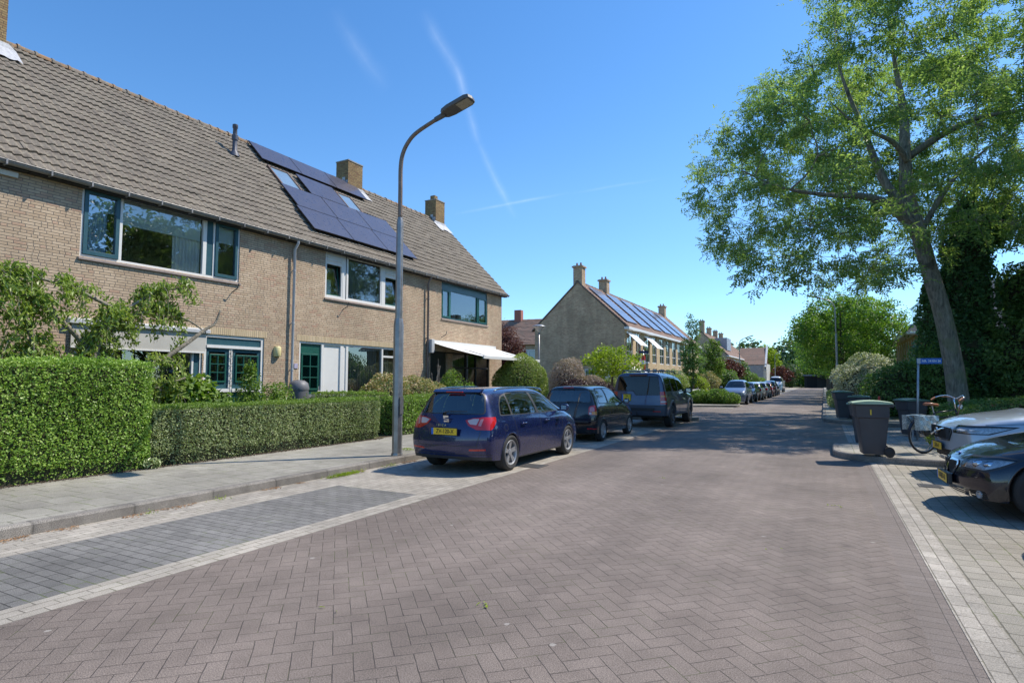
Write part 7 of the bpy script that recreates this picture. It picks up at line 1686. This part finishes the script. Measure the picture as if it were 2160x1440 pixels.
# facing the viewer: nose towards -Y (rz=-90); facing away: rz=+90
far_car('blue-grey people carrier facing the viewer, nearest of the far parked cars', (-5.35, 45.3, 0), R(-90), (0.14,0.17,0.24), 4.4, 1.66)
far_car('dark grey car second in the far row behind the people carrier', (-5.3, 50.6, 0), R(-90), (0.06,0.065,0.07), 4.2, 1.5)
far_car('white hatchback with its back to the viewer in the far row', (-5.3, 51.6, 0), R(90), (0.72,0.72,0.72), 4.0, 1.5)
far_car('silver car behind the white hatchback in the far row', (-5.25, 57, 0), R(90), (0.30,0.31,0.33), 4.2, 1.5)
far_car('dark red car in the far row between silver and black cars', (-5.25, 62.5, 0), R(90), (0.16,0.02,0.02), 4.1, 1.48)
far_car('black car, last of the far row before the white van', (-5.25, 68, 0), R(90), (0.015,0.016,0.02), 4.4, 1.62)
far_car('white delivery van facing the viewer at the far end of the parked row', (-5.9, 92, 0), R(-90), (0.75,0.75,0.74), 5.0, 2.2, True, 'delivery_van')
far_car('grey car just outside the right edge of the photo, nearest the viewer', (6.05, 6.75, 0), R(180), (0.2,0.21,0.22), 4.3, 1.5)
# ================================================================ street furniture and small things
def street_lamp(label, x, y, arm=1, H=6.0, z0=0.118, detail=True, group='tall curved street lamps'):
    """arm +1 reaches towards +X"""
    c = empty('street_lamp', label, 'street lamp', (x, y, z0), group=group)
    mb = MB(); mb.lathe([(.098, -.02), (.098, 2.55), (.082, 2.66), (.078, 2.68)], 8, (0,0,0)); mb.lathe([(.112, 0), (.112, .03), (.104, .05)], 8); mb.build('lower_pole', M_pole, c, smooth=True, angle=R(25))
    mb = MB(); mb.lathe([(.072, 2.66), (.068, 4.6), (.048, 4.72)], 12, (0,0,0)); mb.build('middle_pole', M_pole, c, smooth=True, angle=R(30))
    mb = MB(); k = H/6.0
    pts = [(0,0,4.7),(0,0,5.3*k),(0,0,5.75*k),(arm*.05,0,6.02*k),(arm*.19,0,6.24*k),(arm*.42,0,6.40*k),(arm*.95,0,6.58*k)]
    sp = trunk_smooth(pts, 6); mb.tube(sp, [.045-.008*i/len(sp) for i in range(len(sp))], 10); mb.build('arm', M_pole_r if detail else M_pole, c, smooth=True)
    ti = math.atan2(.18, .53)*0.8
    M_ = Matrix.Translation((arm*.93, 0, 6.575*k)) @ (Matrix.Identity(4) if arm > 0 else Matrix.Rotation(math.pi, 4, 'Z')) @ Matrix.Rotation(-ti, 4, 'Y')
    mb = MB(); mb.lathe([(.05, -.08), (.055, .14), (.045, .16)], 10, (0,0,0), 'x'); mb.v = [tuple(M_ @ Vector(p)) for p in mb.v]; mb.build('arm_socket', plain('lamp_dark_grey', (0.10,0.095,0.095), .5), c, smooth=True, angle=R(40))
    mb = MB(); out = [(.10,-.07),(.16,-.13),(.30,-.16),(.70,-.16),(.78,-.12),(.80,0),(.78,.12),(.70,.16),(.30,.16),(.16,.13),(.10,.07)]
    mb.prism(out, -.02, .06, 'z'); mb.v = [tuple(M_ @ Vector(p)) for p in mb.v]; h_ = mb.build('lamp_head', plain('lamp_dark_grey', (0.10,0.095,0.095), .5), c, bevel=.015)
    mb = MB(); mb.box((.48, -.12, -.028), (.75, .12, -.021)); mb.v = [tuple(M_ @ Vector(p)) for p in mb.v]; mb.build('lamp_glass', plain('led_lens', (0.40,0.36,0.28), .3, var=.3, scale=30), h_)
    if detail:
        mb = MB(); mb.box((.095, -.05, .8), (.107, .05, 1.15)); mb.build('service_door', M_pole, c)
    return c
street_lamp('tall grey street lamp with rust-brown curved arm beside the long low hedge', -7.39, 8.99, 1)
street_lamp('tall street lamp before the avenue trees, arm reaching over the road', .83, 45.6, -1, 6.6, detail=False)
street_lamp('distant street lamp standing by the far parked cars on the left', -9.3, 78, 1, 6.3, detail=False)
street_lamp('farthest street lamp, by the yellow-green pollard tree', -8.6, 128, 1, 6.6, detail=False)
p_ = campos(1.4, 30, 0); c = empty('park_lamp', 'slim lamp post with flat round shade before the brown gable', 'street lamp', (p_[0], p_[1], .1))
mb = MB(); mb.tube([(0,0,0),(0,0,2.0),(0,0,4.05)], [.06,.05,.04], 10); mb.build('pole', M_pole, c, smooth=True)
mb = MB(); mb.lathe([(.05, 4.0), (.10, 4.06), (.22, 4.22), (.30, 4.28)], 20); mb.build('diffuser', plain('milk_glass', (0.55,0.56,0.56), .3), c, smooth=True)
mb = MB(); mb.lathe([(.0, 4.40), (.14, 4.38), (.34, 4.31), (.35, 4.28), (.30, 4.275)], 20); mb.build('shade', M_zinc, c, smooth=True)
def wheelie(label, p, rz, lid, sticker=False):
    c = empty('wheelie_bin', label, 'wheelie bin', tuple(p), rz, group='grey wheelie bins with green lids'); c.scale = (.88, .94, 1.0)
    mb = MB()   # x forward, tapered body with rim
    def sec(z, x0, x1, w): return [(x0,-w,z),(x1,-w,z),(x1,w,z),(x0,w,z)]
    lv = [sec(.04,-.20,.22,.22), sec(.30,-.225,.25,.235), sec(.74,-.28,.295,.265), sec(.745,-.29,.33,.285), sec(.98,-.30,.36,.295), sec(.985,-.315,.375,.305), sec(1.01,-.315,.375,.305)]
    vs = [q for s_ in lv for q in s_]; fs = [(i*4+j, i*4+(j+1)%4, i*4+4+(j+1)%4, i*4+4+j) for i in range(len(lv)-1) for j in range(4)]+[(3,2,1,0)]+[tuple((len(lv)-1)*4+j for j in range(4))]
    mb.add(vs, fs); mb.build('body', M_bin, c, bevel=.018, smooth=True)
    mb = MB()
    vs = []
    for i in range(9):
        x = -.36+.76*i/8; z = 1.02+.045*math.sin(math.pi*min(1, (i+.6)/9))
        for j in range(7): y = -.315+.63*j/6; vs.append((x, y, z+.012*math.cos(y*5)))
    n = len(vs); vs += [(x, y, 1.008) for x, y, z in vs]
    fs = [(i*7+j, i*7+j+1, i*7+j+8, i*7+j+7) for i in range(8) for j in range(6)]
    fs += [tuple(n+q for q in f[::-1]) for f in fs]
    bd = [j for j in range(7)]+[i*7+6 for i in range(1, 9)]+[8*7+j for j in range(5, -1, -1)]+[i*7 for i in range(7, 0, -1)]
    fs += [(bd[i], bd[(i+1) % len(bd)], n+bd[(i+1) % len(bd)], n+bd[i]) for i in range(len(bd))]
    mb.add(vs, fs); mb.box((.34, -.2, 1.0), (.42, .2, 1.03)); mb.build('lid', lid, c, bevel=.004, smooth=True)
    mb = MB(); mb.tube([(-.38, -.27, .985), (-.38, .27, .985)], .018, 8); mb.box((-.38, -.25, .95), (-.29, -.2, .99)); mb.box((-.38, .2, .95), (-.29, .25, .99)); mb.build('handle', M_bin, c)
    for s in (1, -1):
        mb = MB(); mb.lathe([(.0, -.025), (.06, -.03), (.075, -.022), (.10, -.025), (.10, .025), (.075, .022), (.06, .03), (0, .025)], 24, (-.26, s*.27, .10), 'y'); mb.build('wheel', M_rub, c, smooth=True, angle=R(35))
    mb = MB(); mb.tube([(-.26, -.27, .10), (-.26, .27, .10)], .012, 6); mb.build('axle', M_zinc, c)
    if sticker: mb = MB(); mb.box((.05, .2985, .80), (.075, .3005, .90)); mb.build('sticker', M_yel, c)
    return c
A = campos(7.04, 11.4, .12)
wheelie('front wheelie bin with pale green lid and yellow sticker on the kerb corner', A, math.pi+R(6), M_binlid2, True)
wheelie('wheelie bin with dark green lid half hidden behind the front one', campos(8.48, 14.0, 0), math.pi+R(-4), M_binlid)
wheelie('wheelie bin standing apart to the right, in front of the blue street sign', campos(11.45, 16.65, 0), math.pi+R(28), M_binlid)
wheelie('wheelie bin in the rear pair, left one beside the tall lamp post', campos(12.75, 22.4, .12), math.pi+R(12), M_binlid)
wheelie('wheelie bin in the rear pair, right one before the pale shrubs', campos(12.1, 20.2, 0), math.pi+R(-8), M_binlid)
# bicycle
def bicycle():
    p = campos(8.28, 11.75, .12); hd = YAW+R(14)
    c = empty('bicycle', 'black city bicycle with tan saddle leaning by the kerb behind the bins', 'bicycle', tuple(p), hd); r = .345; wb = 1.10
    fr = plain('black_bike_frame', (0.02,0.02,0.022), .3)
    for x, ax in ((0, 0), (wb, R(-16))):
        mb = MB(); n = 36; pts = [(r*math.cos(2*math.pi*i/n), 0, r*math.sin(2*math.pi*i/n)) for i in range(n+1)]; mb.tube(pts, .019, 8, cap=False); w_ = mb.build('wheel', M_tyre, c, smooth=True); w_.location = (x, 0, r+.012); w_.rotation_euler = (0, 0, ax)
        mb = MB(); q = r-.025; mb.tube([(q*math.cos(2*math.pi*i/n), 0, q*math.sin(2*math.pi*i/n)) for i in range(n+1)], .011, 6, cap=False); mb.lathe([(.022,-.05),(.022,.05)], 8, (0,0,0), 'y')
        for i in range(20): a = 2*math.pi*i/20; mb.tube([(.02*math.cos(a+.5), .02*(-1)**i, .02*math.sin(a+.5)), (q*math.cos(a), 0, q*math.sin(a))], .0016, 3, cap=False)
        mb.build('rim', M_zinc, w_, smooth=True)
        mb = MB(); vs = []; m = 16
        for i in range(m+1):
            a = math.pi*(.02+.92*i/m) if x == 0 else math.pi*(.2+.62*i/m)
            for y in (-.032, 0, .032): rr = r+.03-(.008 if y else 0); vs.append((rr*math.cos(a), y, rr*math.sin(a)))
        mb.add(vs, [(i*3+j, i*3+j+1, i*3+j+4, i*3+j+3) for i in range(m) for j in range(2)]); g_ = mb.build('mudguard', fr, c, smooth=True); g_.location = (x, 0, r+.012); g_.rotation_euler = (0, 0, ax)
    R0 = r+.012; bb = (.46, 0, .29); st_ = (.30, 0, .80); hd_ = (.87, 0, .86); hb = (.90, 0, .72)
    mb = MB()
    for a, b_, t in ((bb, st_, .016), (bb, hb, .018), (st_, hd_, .014) , ((.33,0,.70), hb, .014), (hd_, hb, .018), (bb, (0,.05,R0), .009), (bb, (0,-.05,R0), .009), (st_, (0,.05,R0), .008), (st_, (0,-.05,R0), .008), (hb, (wb,.05,R0), .011), (hb, (wb,-.05,R0), .011)): mb.tube([a, b_], t, 8)
    mb.build('frame', fr, c, smooth=True)
    mb = MB(); mb.tube([st_, (.26, 0, .95)], .013, 8); mb.build('seat_post', M_zinc, c)
    mb = MB(); vs = []
    for x, w, z in ((.10,.0,.99), (.11,.08,1.0), (.18,.105,1.01), (.28,.06,.995), (.38,.028,.99), (.42,.012,.975)):
        vs += [(x, -w, z-.03), (x, -w*.7, z), (x, w*.7, z), (x, w, z-.03), (x, 0, z-.05)]
    mb.add(vs, [(i*5+j, i*5+(j+1) % 5, i*5+5+(j+1) % 5, i*5+5+j) for i in range(5) for j in range(5)]); mb.build('saddle', plain('tan_leather', (0.36,0.13,0.06), .5), c, smooth=True)
    mb = MB(); mb.tube([hd_, (.84, 0, 1.08)], .013, 8); sp = trunk_smooth([(.62, .30, 1.06), (.74, .29, 1.12), (.86, .16, 1.15), (.88, 0, 1.09), (.86, -.16, 1.15), (.74, -.29, 1.12), (.62, -.30, 1.06)], 4); mb.tube(sp, .012, 8); mb.build('handlebar', M_chrome, c, smooth=True)
    for s in (1, -1):
        mb = MB(); mb.tube([(.60, s*.30, 1.055), (.70, s*.295, 1.105)], .018, 8); mb.build('grip', plain('tan_leather', (0.36,0.13,0.06), .5), c)
        mb = MB(); mb.tube(trunk_smooth([(.80, s*.24, 1.12), (1.0, s*.1, 1.10), (.98, 0, .95), (.92, 0, .75)], 4), .005, 5); mb.build('brake_cable', plain('orange_cable', (0.40,0.16,0.10), .5), c)
    mb = MB(); mb.lathe([(.05, 0), (.05, .03), (.0, .05)], 12, (.98, 0, .92), 'x'); mb.build('headlamp', M_chrome, c, smooth=True)
    mb = MB()
    for y in (-.06, .0, .06): mb.tube([(-.32, y, .74), (.24, y, .74)], .006, 5)
    mb.tube([(-.3, .06, .74), (0, .06, R0)], .006, 5); mb.tube([(-.3, -.06, .74), (0, -.06, R0)], .006, 5); mb.build('luggage_rack', fr, c)
    for s in (-1, 1):
        mb = MB(); n = 7; vs = []
        for t in (0, 1):
            for i in range(n):
                for j in range(4): vs.append((-.30+.50*i/(n-1), s*(.09+.10*t+(.015*math.sin(i*2.1+j*1.7+t) if 0 < i < n-1 else 0)), .76-.29*j/3+random.uniform(-.006, .006)))
        fs = [(t*n*4+i*4+j, t*n*4+i*4+j+1, t*n*4+(i+1)*4+j+1, t*n*4+(i+1)*4+j) for t in (0, 1) for i in range(n-1) for j in range(3)]
        fs += [(i*4, (i+1)*4, n*4+(i+1)*4, n*4+i*4) for i in range(n-1)]+[(i*4+3, (i+1)*4+3, n*4+(i+1)*4+3, n*4+i*4+3) for i in range(n-1)]+[(j, j+1, n*4+j+1, n*4+j) for j in range(3)]+[((n-1)*4+j, (n-1)*4+j+1, n*4+(n-1)*4+j+1, n*4+(n-1)*4+j) for j in range(3)]
        mb.add(vs, fs); mb.build('pannier_bag', plain('silver_pannier', (0.46,0.55,0.56), .25, .3, var=.4, scale=9), c)
    mb = MB(); mb.box((-.02, -.05, .36), (.46, -.04, .42)); mb.lathe([(.09, -.055), (.09, -.035), (0, -.035)], 16, (.46, 0, .29), 'y'); mb.build('chain_case', fr, c)
    for s in (1, -1):
        mb = MB(); mb.tube([(.46, s*.06, .29), (.46+s*.12, s*.09, .29-s*.11)], .010, 6); mb.box((.46+s*.12-.04, s*.09 if s > 0 else -.18, .28-s*.11), (.46+s*.12+.04, .18 if s > 0 else -.09, .30-s*.11)); mb.build('pedal', M_rub, c)
    mb = MB(); mb.tube([(.40, .06, .28), (.30, .22, .01)], .008, 5); mb.build('kickstand', M_zinc, c)
    return c
bicycle()
# blue house-number sign on its pole
p_ = campos(10.8, 15.5, 0); c = empty('street_sign', 'small blue sign with white lettering on a thin grey pole', 'sign', tuple(p_), YAW-R(18))
mb = MB(); mb.tube([(-.03, 0, 0), (.08, 0, 2.16)], .028, 10); mb.build('pole', M_zinc, c, smooth=True)
mb = MB(); mb.box((.03, -.035, 2.02), (.60, -.025, 2.17)); s_ = mb.build('sign_plate', M_blue, c, bevel=.003)
mb = MB(); mb.box((.035, -.042, 2.03), (.115, -.036, 2.165)); mb.build('bracket', M_pvc, s_)
text_obj('lettering', 'NR. 34 EN 36', .082, M_signw, s_, Matrix.Translation((.36, -.0365, 2.094)) @ Matrix.Rotation(math.pi/2, 4, 'X'), .001, .92)
mb = MB(); mb.tube([(-.12, .02, 0), (-.12, .02, .55)], .02, 8); mb.build('stub_post', M_zinc, c)
# marker cone
p_ = campos(13.9, 22.0, .12); c = empty('marker_cone', 'red and white cone tip showing above the bins before the pale shrub', 'traffic cone', tuple(p_))
mb = MB(); mb.box((-.2,-.2,0),(.2,.2,.03)); mb.lathe([(.15,.03),(.10,.35)], 16); mb.lathe([(.066,.60),(.03,.86),(0,.87)], 16); mb.build('cone', M_red, c, smooth=True, angle=R(40))
mb = MB(); mb.lathe([(.10,.35),(.066,.60)], 16); mb.build('white_band', M_signw, c, smooth=True)
# red-white post with a street-name sign across the side street
p_ = campos(8.29, 36.5, 0); c = empty('street_name_post', 'post with red and white sleeve and blue name plate behind the off-roader', 'sign', tuple(p_), YAW)
mb = MB(); mb.tube([(0,0,0),(0,0,3.5)], .04, 10); mb.build('pole', M_zinc, c, smooth=True)
mb = MB(); mb.lathe([(.10,2.25),(.12,2.32),(.12,2.62)], 14); mb.lathe([(.12,2.86),(.12,3.08),(.08,3.2)], 14); mb.build('red_sleeve', M_red, c, smooth=True, angle=R(40))
mb = MB(); mb.lathe([(.12,2.62),(.12,2.86)], 14); mb.lathe([(.10,1.6),(.10,2.25)], 14); mb.build('white_sleeve', M_signw, c, smooth=True)
mb = MB(); mb.box((-.32, -.06, 3.30), (.30, -.045, 3.46)); mb.build('name_plate', plain('navy_sign', (0.02,0.035,0.12), .4), c)
mb = MB(); mb.box((-.30, -.064, 3.34), (-.24, -.061, 3.42)); mb.build('red_mark', M_red, c)
# garden things
c = empty('water_butt', 'dark grey plastic water butt at the foot of the white downpipe', 'water butt', (-13.55, 12.0, .1))
mb = MB(); mb.lathe([(0,0),(.26,0),(.30,.5),(.30,.9),(.27,1.22)], 24); mb.build('barrel', plain('grey_butt', (0.10,0.10,0.105), .55), c, smooth=True, angle=R(50))
mb = MB(); mb.lathe([(.285,1.2),(.295,1.25),(.26,1.40),(.16,1.48),(0,1.5)], 24); mb.build('lid', plain('grey_butt_lid', (0.15,0.15,0.16), .5), c, smooth=True, angle=R(50))
c = empty('garden_chair', 'pale wicker shell chair between the cream shrub and dark door', 'chair', (-12.3, 16.25, .1), R(-20))
mb = MB(); vs = []; n = 18
for i in range(n+1):
    a = -.3+2*math.pi*.85*i/n
    for j, (rr, z) in enumerate(((.18,.42),(.33,.50),(.42,.70),(.44,.92))): vs.append((rr*math.cos(a)*1.0, rr*math.sin(a), z+.12*(-math.cos(a))*(j/3)))
mb.add(vs, [(i*4+j, i*4+j+1, i*4+j+5, i*4+j+4) for i in range(n) for j in range(3)]); mb.build('shell', plain('wicker', (0.42,0.40,0.36), .8, var=.4, scale=40), c, smooth=True)
mb = MB(); mb.lathe([(0,.42),(.2,.42)], 16); mb.build('seat', M_cream, c)
for a in (.8, 2.3, 3.9, 5.4):
    mb = MB(); mb.tube([(.15*math.cos(a), .15*math.sin(a), .42), (.3*math.cos(a), .3*math.sin(a), 0)], .012, 6); mb.build('leg', M_pipe_d, c)
c = empty('picket_fence', 'low white slatted garden fence behind the front of the off-roader', 'fence', tuple(campos(14.2, 43.6, .1)), R(90))
for i in range(3):
    mb = MB(); x0 = -3.2+2.1*i
    for z in (.25, .5, .75): mb.box((x0, -.02, z), (x0+1.8, .02, z+.12))
    mb.build('slat_panel', M_white, c)
    mb = MB(); mb.box((x0+1.82, -.06, 0), (x0+2.0, .06, 1.0)); mb.build('post', plain('grey_wood', (0.22,0.2,0.17), .9), c)
# little leaves and specks on the road
Ps = []
for x, y, n in [(-2.15, 3.55, 9), (.05, 8.4, 8), (-3.1, 3.0, 3), (-1.6, 7.2, 3), (-.5, 6.0, 2), (-2.4, 9.5, 3)]: Ps.append(np.stack([x+rng.normal(0, .045, n), y+rng.normal(0, .03, n), np.full(n, .012)], 1))
P = np.concatenate(Ps); wd = leaf_cloud('fallen_leaves', P, np.tile([0, 0, 1.0], (len(P), 1))+rng.normal(0, .2, (len(P), 3)), .032, L_lime, None, .45); tag(wd, 'a few fallen yellow-green leaf scraps on the brown road', 'leaves', kind='stuff')
